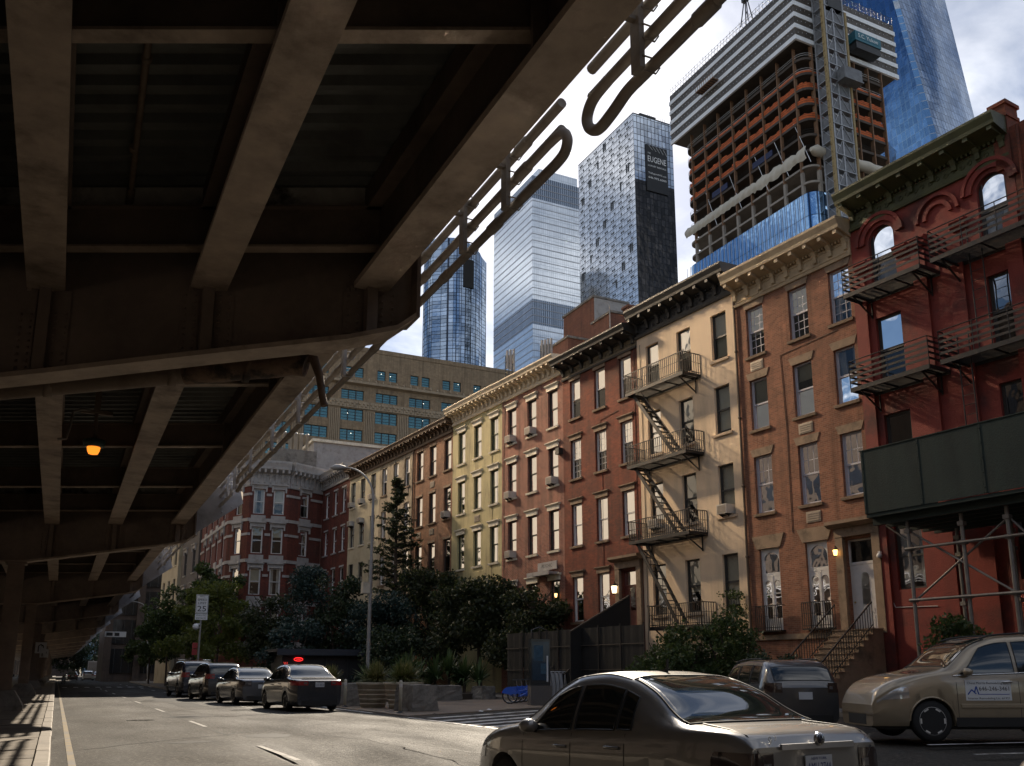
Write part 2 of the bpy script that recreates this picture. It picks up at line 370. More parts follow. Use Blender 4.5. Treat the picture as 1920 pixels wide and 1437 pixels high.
# left pavement: sheet plus separate slabs, kerb stones
mb = MB(); mb.box(-60, -0.16, -30, 420, -0.02, 0.118); lp = mb.build('sidewalk', conc2, kind='structure')
slab = MB(); slab.box(-0.735, 0.735, -0.735, 0.735, 0, 0.03); slab_me = slab.mesh('slab', conc)
for i in range(34):
    for j in range(3):
        put(slab_me, 'paving_slab', lp, (-0.91 - 1.5 * j, 6.0 + 1.5 * i, 0.12 + random.uniform(-0.004, 0.004)), random.uniform(-.004, .004))
mb = MB(); mb.box(-5.5, -0.165, 57, 260, 0.12, 0.15); mb.build('pavement_sheet', conc, lp)
ks = MB(); ks.extr([(-0.155, -0.02), (0.045, -0.02), (0.03, 0.14), (0.01, 0.16), (-0.155, 0.16)], 'y', -0.89, 0.89); ks_me = ks.mesh('kerb_stone', granite)
kerb = MB(); kerb.box(-0.16, 0.03, 120, 420, -0.02, 0.158); kerb = kerb.build('kerb', granite, kind='structure')
for i in range(66): put(ks_me, 'kerb_stone', kerb, (random.uniform(-.006, .006), 2 + 1.8 * i, random.uniform(-.005, .003)))
# kerbed island with the street trees (right, beyond the parked cars)
mb = MB(); mb.prism([(7.9, 58.2), (9.3, 57.6), (19, 57.6), (17.5, 140), (9.5, 140), (8.4, 104), (7.7, 64)], -0.02, 0.14)
island = mb.build('pavement_island', conc, kind='structure')
ik = [(7.82, 58.3), (7.62, 64), (8.32, 104), (9.4, 140)]
for a, b_ in zip(ik[:-1], ik[1:]):
    n = max(1, int(hypot(b_[0] - a[0], b_[1] - a[1]) / 2.5)); mbk = MB()
    for k in range(n):
        p = (a[0] + (b_[0] - a[0]) * k / n, a[1] + (b_[1] - a[1]) * k / n, 0.07); q = (a[0] + (b_[0] - a[0]) * (k + .985) / n, a[1] + (b_[1] - a[1]) * (k + .985) / n, 0.07)
        m_ = MB(); m_.beam(p, q, 0.18, 0.17); m_.build('kerb_stone', granite, island)
# pavement along the house row
FA = radians(-5.18); FD = 28.0
UD = Vector((sin(FA), cos(FA), 0)); FN = Vector((-cos(FA), sin(FA), 0)); F0 = -FN * FD
FROT = atan2(UD.y, UD.x)
def fp(u, w=0, z=0): return F0 + UD * u + FN * w + Vector((0, 0, z))
mb = MB(); q = [fp(-8, 5.2), fp(-8, -3), fp(128, -3), fp(128, 5.2)]; mb.prism([(p.x, p.y) for p in q], -0.02, 0.13)
pav = mb.build('house_pavement', conc2, kind='structure')
for k in range(30):
    m_ = MB(); m_.beam(fp(1 + 2 * k, 5.27, 0.06), fp(2.97 + 2 * k, 5.27, 0.06), 0.16, 0.17); m_.build('kerb_stone', granite, pav)
# ================================================================== viaduct
steel_br = mk('girder_paint', (0.20, 0.15, 0.118), 0.6, var=0.3, scale=1.1, fine=9, bmp=0.12, dirt=(0.06, 0.042, 0.032), dirt_amt=0.6)
steel_fl = mk('flange_paint', (0.40, 0.315, 0.245), 0.65, var=0.3, scale=2.2, fine=10, bmp=0.35, dirt=(0.10, 0.07, 0.05), dirt_amt=0.7)
steel_gr = mk('conduit_grey', (0.42, 0.42, 0.45), 0.5, var=0.15, scale=2, fine=12, dirt=(0.12, 0.11, 0.10), dirt_amt=0.5)
deckpan = mk('deck_pan_galvanised', (0.16, 0.165, 0.155), 0.55, 0.4, var=0.25, scale=1.5, fine=10, dirt=(0.05, 0.04, 0.03))
haunch = mk('haunch_white_concrete', (0.58, 0.55, 0.50), 0.85, var=0.35, scale=2.2, fine=8, bmp=0.3, dirt=(0.08, 0.065, 0.05), dirt_amt=0.9)
rust = mk('rusty_pipe', (0.16, 0.10, 0.065), 0.7, var=0.35, scale=4, fine=14, bmp=0.4, dirt=(0.035, 0.022, 0.015), dirt_amt=1.0)
pipe_m = mk('drain_pipe_paint', (0.20, 0.15, 0.11), 0.6, var=0.2, scale=2, dirt=(0.09, 0.05, 0.03), dirt_amt=0.7)
via = thing('elevated_highway', 'brown painted steel elevated road on girders and columns overhead', 'viaduct', (0, 11.67, 0))
VO = Vector((0, 11.67, 0))
def vb(m, name, mats, parent=via, kind=None):
    m.v = [(x - VO.x, y - VO.y, z) for x, y, z in m.v]
    return m.build(name, mats, parent, kind=kind)
SX = [-0.54 + 1.79 * k for k in range(-7, 3)]
BENT_Y = lambda i: 11.67 + 20.0 * i             # at X = 0
ZB = 5.87; ZT = 6.80; ZD = 7.12
g = MB()
g.box(-0.21, 0.21, 0.06, 19.94, ZB, ZB + 0.05, 1); g.box(-0.025, 0.025, 0.06, 19.94, ZB + 0.05, ZT - 0.04, 0); g.box(-0.19, 0.19, 0.06, 19.94, ZT - 0.04, ZT, 0)
g.box(-0.21, -0.19, 0.06, 19.94, ZB + 0.05, ZB + 0.075, 1); g.box(-0.17, 0.17, 0.02, 19.98, ZT, ZD - 0.02, 0)
for yy in (5.0, 10.0, 15.0):
    g.box(0.025, 0.16, yy + 0.3, yy + 0.34, ZB + 0.05, ZT - 0.04, 0); g.box(-0.16, -0.025, yy + 0.3, yy + 0.34, ZB + 0.05, ZT - 0.04, 0)
g_me = g.mesh('girder', [steel_br, steel_fl])
NB = 16
for i in range(-3, NB):
    for x in SX: put(g_me, 'girder', via, (x, BENT_Y(i) - SK * x - VO.y, 0))
# cross frames between the girders, four bays to a span
cf = MB(); a, b_ = 0.03, 1.76
def skbox(m, x0, x1, y0, y1, z0, z1, mi=0):
    m.hexa([(x0, y0 - SK * x0, z0), (x1, y0 - SK * x1, z0), (x1, y1 - SK * x1, z0), (x0, y1 - SK * x0, z0)],
           [(x0, y0 - SK * x0, z1), (x1, y0 - SK * x1, z1), (x1, y1 - SK * x1, z1), (x0, y1 - SK * x0, z1)], mi)
skbox(cf, a, b_, -0.012, 0.012, 6.27, 6.78, 0); skbox(cf, a, b_, -0.09, 0.09, 6.24, 6.27, 1); skbox(cf, a, b_, -0.09, 0.09, 6.76, 6.785, 0)
cf_me = cf.mesh('cross_frame', [steel_br, steel_fl])
hb = MB(); skbox(hb, 0.0, 1.79, -0.10, 0.10, ZT, ZD - 0.01, 0); hb_me = hb.mesh('haunch', haunch)
far = MB()
for i in range(-3, NB):
    for k in range(4):
        y0 = BENT_Y(i) + 5.0 * k
        for x in SX[:-1]:
            if k == 0: yy = y0 - 0.45
            else: yy = y0 + 0.4
            if i <= 3: put(cf_me, 'cross_frame', via, (x, yy - SK * x - VO.y, 0))
            else:
                for p in ((0.03, 1.76),): 
                    far.hexa([(x + .03, yy - SK * (x + .03) - .05, 6.24), (x + 1.76, yy - SK * (x + 1.76) - .05, 6.24), (x + 1.76, yy - SK * (x + 1.76) + .05, 6.24), (x + .03, yy - SK * (x + .03) + .05, 6.24)],
                             [(x + .03, yy - SK * (x + .03) - .05, 6.78), (x + 1.76, yy - SK * (x + 1.76) - .05, 6.78), (x + 1.76, yy - SK * (x + 1.76) + .05, 6.78), (x + .03, yy - SK * (x + .03) + .05, 6.78)])
vb(far, 'far_cross_frames', steel_br, kind='stuff')
for i in range(-2, 5):
    for x in SX[:-1]: put(hb_me, 'haunch', via, (x, BENT_Y(i) - 0.25 - SK * x - VO.y, 0))
# corrugated deck pans
dp = MB(); npt = 14; pit = 5.0 / npt; y = 0.0
prof = []
for r in range(npt):
    y = r * pit; prof += [(y, 0.0), (y + pit * .12, 0.0), (y + pit * .28, 0.085), (y + pit * .72, 0.085), (y + pit * .88, 0.0)]
prof.append((5.0, 0.0))
for (y0, h0), (y1, h1) in zip(prof[:-1], prof[1:]):
    dp.quad((0, y0, ZD + h0), (1.79, y0 - SK * 1.79, ZD + h0), (1.79, y1 - SK * 1.79, ZD + h1), (0, y1, ZD + h1))
dp_me = dp.mesh('deck_pan', deckpan)
for i in range(-2, 4):
    for k in range(4):
        for x in SX[:-1]: put(dp_me, 'deck_pan', via, (x, BENT_Y(i) + 5 * k - SK * x - VO.y, 0))
dk = MB(); dk.box(-14.0, 3.85, -60, BENT_Y(NB) - 10, ZD + 0.10, ZD + 0.34); dk.box(-14, -13.7, -60, BENT_Y(NB) - 10, ZD + .35, ZD + 1.2); dk.box(3.5, 3.78, -60, BENT_Y(NB) - 10, ZD - .12, ZD + 0.098)
vb(dk, 'deck_slab', conc2)
# bent caps
CAPZ = [(-13.6, 5.6), (-11, 5.0), (-8.5, 4.72), (-1.2, 4.72), (-0.4, 4.82), (1.34, 5.06), (2.76, 5.24), (3.30, 5.36), (3.5, 5.52)]
def capz(x):
    for (x0, z0), (x1, z1) in zip(CAPZ[:-1], CAPZ[1:]):
        if x <= x1: return z0 + (z1 - z0) * (x - x0) / (x1 - x0)
    return CAPZ[-1][1]
cap = MB()
for (x0, z0), (x1, z1) in zip(CAPZ[:-1], CAPZ[1:]):
    s = lambda x, y: y - SK * x
    cap.hexa([(x0, s(x0, -.02), z0), (x1, s(x1, -.02), z1), (x1, s(x1, .02), z1), (x0, s(x0, .02), z0)], [(x0, s(x0, -.02), ZT), (x1, s(x1, -.02), ZT), (x1, s(x1, .02), ZT), (x0, s(x0, .02), ZT)], 0)
    cap.hexa([(x0, s(x0, -.24), z0 - .06), (x1, s(x1, -.24), z1 - .06), (x1, s(x1, .24), z1 - .06), (x0, s(x0, .24), z0 - .06)], [(x0, s(x0, -.24), z0), (x1, s(x1, -.24), z1), (x1, s(x1, .24), z1), (x0, s(x0, .24), z0)], 1)
cap.hexa([(3.5, -.24 - SK * 3.5, 5.46), (3.54, -.24 - SK * 3.54, 5.46), (3.54, .24 - SK * 3.54, 5.46), (3.5, .24 - SK * 3.5, 5.46)], [(3.5, -.24 - SK * 3.5, ZT), (3.54, -.24 - SK * 3.54, ZT), (3.54, .24 - SK * 3.54, ZT), (3.5, .24 - SK * 3.5, ZT)], 0)
cap_me = cap.mesh('cap_beam', [steel_br, steel_fl])
rv = MB()
for sx in (-0.19, 0.19):
    for c2 in (-0.055, 0.055):
        for r in range(9):
            x, z, rr_ = sx + c2, 0.08 + r * 0.085, 0.019
            y = -0.030 - SK * x
            rv.add([(x - rr_, y - .022, z - rr_), (x + rr_, y - .022, z - rr_), (x + rr_, y - .022, z + rr_), (x - rr_, y - .022, z + rr_), (x, y - .042, z)], [(0, 1, 4), (1, 2, 4), (2, 3, 4), (3, 0, 4)])
rv_me = rv.mesh('rivets', steel_br)
def stuff(o): o['kind'] = 'stuff'; return o
brk = MB()
poly = [(3.545, 5.58), (4.86, 6.55), (4.62, 7.5), (3.545, 6.6)]
for s_ in (1,):
    n = len(poly); vs = [(x, -.03 - SK * x, z) for x, z in poly] + [(x, .03 - SK * x, z) for x, z in poly]
    brk.add(vs, [tuple(range(n)), tuple(range(2 * n - 1, n - 1, -1))] + [(i, n + i, n + (i + 1) % n, (i + 1) % n) for i in range(n)])
for t in range(4):
    x = 3.75 + .26 * t; z = 5.95 + .16 * t; y = -.03 - SK * x
    brk.add([(x - .03, y - .004, z - .03), (x + .03, y - .004, z - .03), (x + .03, y - .004, z + .03), (x - .03, y - .004, z + .03), (x, y - .03, z)], [(0, 1, 4), (1, 2, 4), (2, 3, 4), (3, 0, 4)])
brk_me = brk.mesh('bracket_plate', steel_gr)
for i in range(-3, NB):
    cb = put(cap_me, 'cap_beam', via, (0, BENT_Y(i) - VO.y, 0))
    if i <= 4:
        for x in SX:
            z0 = capz(x); st = MB()
            st.hexa([(x - .065, -.17 - SK * x, z0), (x + .065, -.17 - SK * x, z0), (x + .065, -.02 - SK * x, z0), (x - .065, -.02 - SK * x, z0)],
                    [(x - .065, -.17 - SK * x, ZB), (x + .065, -.17 - SK * x, ZB), (x + .065, -.02 - SK * x, ZB), (x - .065, -.02 - SK * x, ZB)])
            if x > -3:
                for e in (-.19, .19): st.hexa([(x + e - .10, -.042 - SK * (x + e - .1), z0 + .02), (x + e + .10, -.042 - SK * (x + e + .1), z0 + .02), (x + e + .10, -.021 - SK * (x + e + .1), z0 + .02), (x + e - .10, -.021 - SK * (x + e - .1), z0 + .02)],
                                              [(x + e - .10, -.042 - SK * (x + e - .1), ZB), (x + e + .10, -.042 - SK * (x + e + .1), ZB), (x + e + .10, -.021 - SK * (x + e + .1), ZB), (x + e - .10, -.021 - SK * (x + e - .1), ZB)])
            st.build('stiffener', steel_br, cb)
            if i <= 1 and x > -3: stuff(put(rv_me, 'rivets', cb, (x, -SK * x, z0)))
    if i >= 1: put(brk_me, 'bracket_plate', cb)
# columns with flared concrete feet
colm = MB(); zt = 4.66
colm.box(-.23, .23, -.23, -.19, .75, zt); colm.box(-.23, .23, .19, .23, .75, zt); colm.box(-.03, .03, -.19, .19, .75, zt)
colm.box(-.30, .30, -.30, .30, zt - .06, zt)
colm_me = colm.mesh('column', steel_br)
ped = MB(); ped.hexa([(-.62, -.62, .13), (.62, -.62, .13), (.62, .62, .13), (-.62, .62, .13)], [(-.60, -.60, .3), (.60, -.60, .3), (.60, .60, .3), (-.60, .60, .3)])
ped.hexa([(-.60, -.60, .3), (.60, -.60, .3), (.60, .60, .3), (-.60, .60, .3)], [(-.34, -.34, .74), (.34, -.34, .74), (.34, .34, .74), (-.34, .34, .74)])
ped_me = ped.mesh('pedestal', conc2)
for i in range(-1, NB):
    for x in (-1.42, -10.2):
        c_ = put(colm_me, 'column', via, (x, BENT_Y(i) - SK * x - VO.y, 0)); put(ped_me, 'pedestal', c_)
# conduits along the edge, with expansion loops, hung on flat bars
CX_ = 4.2
def conduit(z, y0, y1, r=0.054):
    m = MB(); m.tube([(CX_, y0, z), (CX_, y1, z)], r, 10)
    y = y0 + 0.9
    while y < y1 - .3:
        m.lathe([(r, -.14), (r * 1.22, -.12), (r * 1.22, .12), (r, .14)], (CX_, y, z), 10, axis='y'); y += 1.55
    return m
LV = (6.47, 6.79, 7.10)
GAP0, GAP1 = 6.86, 7.25
darkc = mk('conduit_shaded', (0.24, 0.215, 0.19), 0.6, var=0.2, scale=3, dirt=(0.05, 0.04, 0.03))  # near conduits: their backlit shade is put into this darker tone
def arc(yc, zc, r, a0, a1, n=8): return [(CX_, yc + r * cos(a0 + (a1 - a0) * t / n), zc + r * sin(a0 + (a1 - a0) * t / n)) for t in range(n + 1)]
def smooth_path(P, n=5):
    out = []; P = [Vector(p) for p in P]
    for i in range(len(P) - 1):
        a, b, c, d = P[max(i - 1, 0)], P[i], P[i + 1], P[min(i + 2, len(P) - 1)]
        for k in range(n):
            t = k / n; out.append(.5 * ((2 * b) + (c - a) * t + (2 * a - 5 * b + 4 * c - d) * t * t + (3 * b - a - 3 * c + d) * t ** 3))
    return out + [P[-1]]
def uloop(yend, dirn):
    """lower conduit sweeping round and up to the middle one, as an expansion bend"""
    z0, z1 = LV[0], LV[1]; dip = .09 if dirn < 0 else .0
    pts = [(CX_, yend + dirn * 1.0, z0), (CX_, yend + dirn * 0.72, z0), (CX_, yend + dirn * .46, z0 - dip * .7), (CX_, yend + dirn * .22, z0 - dip), (CX_, yend + dirn * .06, z0 - dip * .3 + .03), (CX_, yend, z0 + .13), (CX_, yend + dirn * .05, z0 + .24), (CX_, yend + dirn * .17, z1 - .02), (CX_, yend + dirn * .4, z1)]
    m = MB(); m.tube(smooth_path(pts), 0.056, 12); return m
spans = [(-30.0, GAP0, None), (GAP1, 26.6, None), (27.4, 46.8, None), (47.6, 67, None), (68, 120, None)]
for y0, y1, _ in spans:
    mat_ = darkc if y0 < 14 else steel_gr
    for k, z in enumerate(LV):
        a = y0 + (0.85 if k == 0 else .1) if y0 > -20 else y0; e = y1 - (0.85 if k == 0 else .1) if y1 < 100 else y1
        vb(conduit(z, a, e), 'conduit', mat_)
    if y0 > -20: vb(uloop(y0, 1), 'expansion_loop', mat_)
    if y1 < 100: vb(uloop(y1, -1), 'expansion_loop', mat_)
hang = MB(); hang.box(CX_ - .13, CX_ - .075, -.07, .07, LV[0] - .04, ZD + .12); hang.box(3.86, CX_ - .075, -.05, .05, ZD + .12, ZD + .2); hang.box(3.86, CX_ - .075, -.03, .03, 6.92, 6.96)
for z in LV: hang.tube([(CX_ - .1, -.075, z - .07), (CX_ + .03, -.075, z - .072), (CX_ + .075, -.075, z), (CX_ + .03, -.075, z + .072), (CX_ - .1, -.075, z + .07)], .009, 5)
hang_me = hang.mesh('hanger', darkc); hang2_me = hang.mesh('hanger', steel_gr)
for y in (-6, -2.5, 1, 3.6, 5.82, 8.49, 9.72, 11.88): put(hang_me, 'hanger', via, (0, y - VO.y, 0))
for y in (15.1, 18.56, 21.25, 24, 26.4, 27.6, 31, 35, 39, 43, 46.6, 50, 55, 60, 65, 70): put(hang2_me, 'hanger', via, (0, y - VO.y, 0))
# rusty drain pipe behind the near bent
m = MB(); yb = BENT_Y(0) + 1.45
dz = lambda x: 5.03 + .105 * (x + 1.04)
m.tube([(x, yb - SK * x, dz(x)) for x in np.linspace(-9, 1.2, 9)], 0.15, 12)
for x in (-3.6, -.45, 1.05): m.lathe([(.15, -.06), (.175, -.05), (.175, .05), (.15, .06)], (x, yb - SK * x, dz(x)), 12, axis='x')
vb(m, 'drain_pipe', pipe_m)
m = MB(); m.tube([(x, yb - SK * x, dz(x)) for x in (1.2, 1.6, 2.0, 2.3)] + [(2.5, yb - SK * 2.5, dz(2.5) + .01), (2.68, yb - SK * 2.68, dz(2.6) - .05)], [.165, .175, .17, .18, .175, .15], 12)
m.lathe([(.17, -.05), (.21, -.04), (.21, .04), (.17, .05)], (1.95, yb - SK * 1.95, dz(1.95)), 12, axis='x')
m.tube([(2.62, yb - SK * 2.6, dz(2.6) + .08), (2.78, yb - SK * 2.7, dz(2.7) + .05), (2.86, yb - SK * 2.8, dz(2.7) - .2), (2.9, yb - SK * 2.85, dz(2.7) - .48), (2.93, yb - SK * 2.9, dz(2.7) - .62)], [.06, .07, .055, .05, .05], 8)
vb(m, 'rusty_pipe_end', rust)
# thin conduit under the deck and lamp feed
m = MB(); m.tube([(0.22, 7.4, 7.02), (0.28, 11.05, 7.02)], .035, 8); m.tube([(0.28, 11.05, 7.02), (.28, 11.2, 6.9), (.27, 11.2, 6.72)], .05, 8)
for y in (8.4, 10.1): m.lathe([(.036, -.04), (.05, -.035), (.05, .035), (.036, .04)], (.24, y, 7.02), 8, axis='y')
vb(m, 'thin_conduit', pipe_m)
m = MB(); m.tube([(-.4, 19.6, 5.80), (-.25, 19.6, 5.83), (-.2, 19.7, 6.1), (-.17, 19.8, 6.45), (.0, 19.9, 6.55), (.2, 20, 6.56)], .028, 6); vb(m, 'lamp_cable', darkc)
# lantern hung below the viaduct
ln = thing('hanging_lantern', 'small glowing amber lantern hung beneath the elevated road', 'lantern', (0.27, 20.0, 5.6))
iron = mk('dark_iron', (0.03, 0.032, 0.03), 0.55, 0.3, var=0.2, scale=4)
verd = mk('lantern_green', (0.05, 0.085, 0.07), 0.5, 0.2, var=0.2, scale=4)
m = MB(); m.tube([(0, 0, .36), (0, 0, .95)], .035, 8); m.lathe([(.05, .36), (.06, .40), (.05, .44)], n=8); m.box(-.3, .3, -.04, .04, .90, .98); m.box(-.06, .06, -.06, .06, .95, 1.52); m.build('hanger_rod', pipe_m, ln)
m = MB(); m.lathe([(.13, .20), (.20, .21), (.21, .26), (.22, .34), (.10, .38), (.04, .39)], n=16); m.build('lamp_hood', verd, ln)
m = MB(); m.lathe([(.05, .05), (.09, 0.06), (.115, .12), (.13, .20)], n=10, smooth=False); m.build('amber_globe', emit('amber_glow', (1.0, 0.24, 0.02), 0.9), ln)
# ================================================================== house row
olive_paint = mk('olive_painted_brick', (0.45, 0.385, 0.20), 0.8, var=0.16, scale=1.2, fine=22, bmp=0.4, dirt=(0.15, 0.12, 0.07), dirt_amt=0.75, stretch=(1.6, 1.6, .3))
tan_stucco = mk('tan_stucco', (0.70, 0.535, 0.37), 0.85, var=0.1, scale=0.8, fine=25, bmp=0.15, dirt=(0.30, 0.23, 0.16), dirt_amt=0.45, stretch=(1.5, 1.5, .3))
cream_paint = mk('cream_painted_wall', (0.46, 0.40, 0.28), 0.85, var=0.12, scale=1, fine=25, bmp=0.2, dirt=(0.25, 0.2, 0.13), dirt_amt=0.5)
grey_paint = mk('greyed_cream_wall', (0.33, 0.27, 0.19), 0.85, var=0.2, scale=1.3, fine=25, bmp=0.2, dirt=(0.12, 0.09, 0.06), dirt_amt=0.8)
red_paint = mk('red_painted_brick', (0.20, 0.028, 0.018), 0.75, var=0.25, scale=1.0, fine=22, bmp=0.4, dirt=(0.075, 0.016, 0.012), dirt_amt=0.9)
br_white = mkbrick('brick_orange_red', (0.33, 0.125, 0.082), (0.22, 0.08, 0.055), (0.46, 0.37, 0.30), amt=0.4)
br_dark = mkbrick('brick_dark_red', (0.24, 0.062, 0.034), (0.15, 0.042, 0.026), (0.12, 0.065, 0.045), amt=0.75)
br_tan = mkbrick('brick_russet', (0.30, 0.127, 0.074), (0.195, 0.083, 0.05), (0.27, 0.18, 0.13), stain=(0.10, 0.06, 0.04), amt=0.6)
br_brown = mkbrick('brick_brown', (0.31, 0.155, 0.087), (0.23, 0.115, 0.067), (0.22, 0.14, 0.09), amt=0.6)
br_corner = mkbrick('brick_deep_red', (0.16, 0.042, 0.030), (0.12, 0.033, 0.024), (0.12, 0.06, 0.045), amt=0.5)
stone_w = mk('white_painted_stone', (0.76, 0.69, 0.55), 0.75, var=0.12, scale=3, fine=20, dirt=(0.3, 0.25, 0.18), dirt_amt=0.5)
stone_grey = mk('white_stone_trim', (0.36, 0.34, 0.325), 0.75, var=0.15, scale=3, fine=20, dirt=(0.2, 0.18, 0.16), dirt_amt=0.6)
stone_b = mk('brownstone', (0.25, 0.175, 0.115), 0.85, var=0.2, scale=3, fine=20, bmp=0.3, dirt=(0.08, 0.06, 0.04), dirt_amt=0.7)
corn_cream = mk('cornice_cream', (0.72, 0.60, 0.43), 0.65, var=0.1, scale=2, fine=16, dirt=(0.25, 0.18, 0.11), dirt_amt=0.55)
corn_tan = mk('cornice_tan', (0.47, 0.36, 0.225), 0.65, var=0.12, scale=2, fine=16, dirt=(0.2, 0.14, 0.08), dirt_amt=0.55)
corn_black = mk('cornice_black', (0.030, 0.027, 0.024), 0.55, var=0.3, scale=2, fine=16)
corn_gilt = mk('frieze_bronze', (0.16, 0.125, 0.075), 0.6, 0.2, var=0.35, scale=5, fine=30, bmp=0.4)
corn_green = mk('cornice_olive_green', (0.066, 0.070, 0.026), 0.6, var=0.3, scale=2, fine=18, dirt=(0.025, 0.027, 0.014), dirt_amt=.7)
corn_brown = mk('cornice_brown', (0.12, 0.075, 0.045), 0.6, var=0.3, scale=2, fine=16)
fr_dark = mk('sash_dark', (0.035, 0.032, 0.028), 0.5, var=0.2, scale=4)
fr_green = mk('sash_dark_green', (0.05, 0.055, 0.03), 0.5, var=0.2, scale=4)
fr_white = mk('sash_white', (0.60, 0.58, 0.56), 0.5, var=0.1, scale=4)
fr_lav = mk('sash_pale_grey', (0.42, 0.41, 0.45), 0.5, var=0.1, scale=4)
iron_b = mk('wrought_iron', (0.028, 0.026, 0.025), 0.5, 0.4, var=0.3, scale=6, dirt=(0.09, 0.05, 0.03), dirt_amt=0.5)
ac_m = mk('air_conditioner_white', (0.55, 0.52, 0.47), 0.5, var=0.1, scale=6, dirt=(0.3, 0.25, 0.2), dirt_amt=0.4)
grille_m = mk('vent_grille', (0.30, 0.25, 0.20), 0.5, 0.3, var=0.1, scale=6)
dark_hole = mk('room_dark', (0.02, 0.019, 0.018), 0.9, var=0.2, scale=2, bmp=0)
blind_w = mk('blind_cream', (0.50, 0.46, 0.36), 0.9, var=0.08, scale=4, bmp=0.1)
curt_w = mk('curtain_white', (0.55, 0.53, 0.50), 0.95, var=0.25, scale=3, bmp=0.2, stretch=(9, 9, .4))
win_glass = glassmat('window_glass')
dull_glass = glassmat('window_glass_dull', ior=1.3, trans=.7)
roof_m = mk('roof_felt', (0.06, 0.057, 0.055), 0.9, var=0.2)

def wall_mesh(x0, x1, z0, z1, ops, depth=0.24, back=0, arch=()):
    """front sheet at y=0 with openings and reveals; back>0 adds sides, top and rear"""
    m = MB(); xs = sorted({x0, x1, *[o[0] for o in ops], *[o[1] for o in ops]}); zs = sorted({z0, z1, *[o[2] for o in ops], *[o[3] for o in ops]})
    for xa, xb in zip(xs[:-1], xs[1:]):
        for za, zb in zip(zs[:-1], zs[1:]):
            cx, cz = (xa + xb) / 2, (za + zb) / 2
            if any(o[0] < cx < o[1] and o[2] < cz < o[3] for o in ops): continue
            m.quad((xa, 0, za), (xb, 0, za), (xb, 0, zb), (xa, 0, zb))
    for xa, xb, za, zb in [o[:4] for o in ops]:
        d = -depth
        m.quad((xa, 0, za), (xa, d, za), (xa, d, zb), (xa, 0, zb)); m.quad((xb, 0, za), (xb, 0, zb), (xb, d, zb), (xb, d, za))
        m.quad((xa, 0, za), (xb, 0, za), (xb, d, za), (xa, d, za)); m.quad((xa, 0, zb), (xa, d, zb), (xb, d, zb), (xb, 0, zb))
        o = (xa, xb, za, zb)
        if o in arch:                      # spandrels that turn the square head into an arch, flush with the face
            r = (xb - xa) / 2; c = (xa + xb) / 2; zc = zb - r; n = 10
            for sgn in (-1, 1):
                pts = [(c + sgn * r * cos(pi / 2 * k / n), zc + r * sin(pi / 2 * k / n)) for k in range(n + 1)]
                cor = (c + sgn * r, zb)
                for p, q in zip(pts[:-1], pts[1:]):
                    m.add([(cor[0], 0.0, cor[1]), (p[0], 0.0, p[1]), (q[0], 0.0, q[1])], [(0, 1, 2)])
                    m.quad((p[0], 0, p[1]), (q[0], 0, q[1]), (q[0], d, q[1]), (p[0], d, p[1]))
    if back:
        m.quad((x0, 0, z0), (x0, -back, z0), (x0, -back, z1), (x0, 0, z1)); m.quad((x1, 0, z0), (x1, 0, z1), (x1, -back, z1), (x1, -back, z0))
        m.quad((x0, -back, z0), (x1, -back, z0), (x1, -back, z1), (x0, -back, z1)); m.quad((x0, 0, z1), (x1, 0, z1), (x1, -back, z1), (x0, -back, z1))
    return m
WMESH = {}
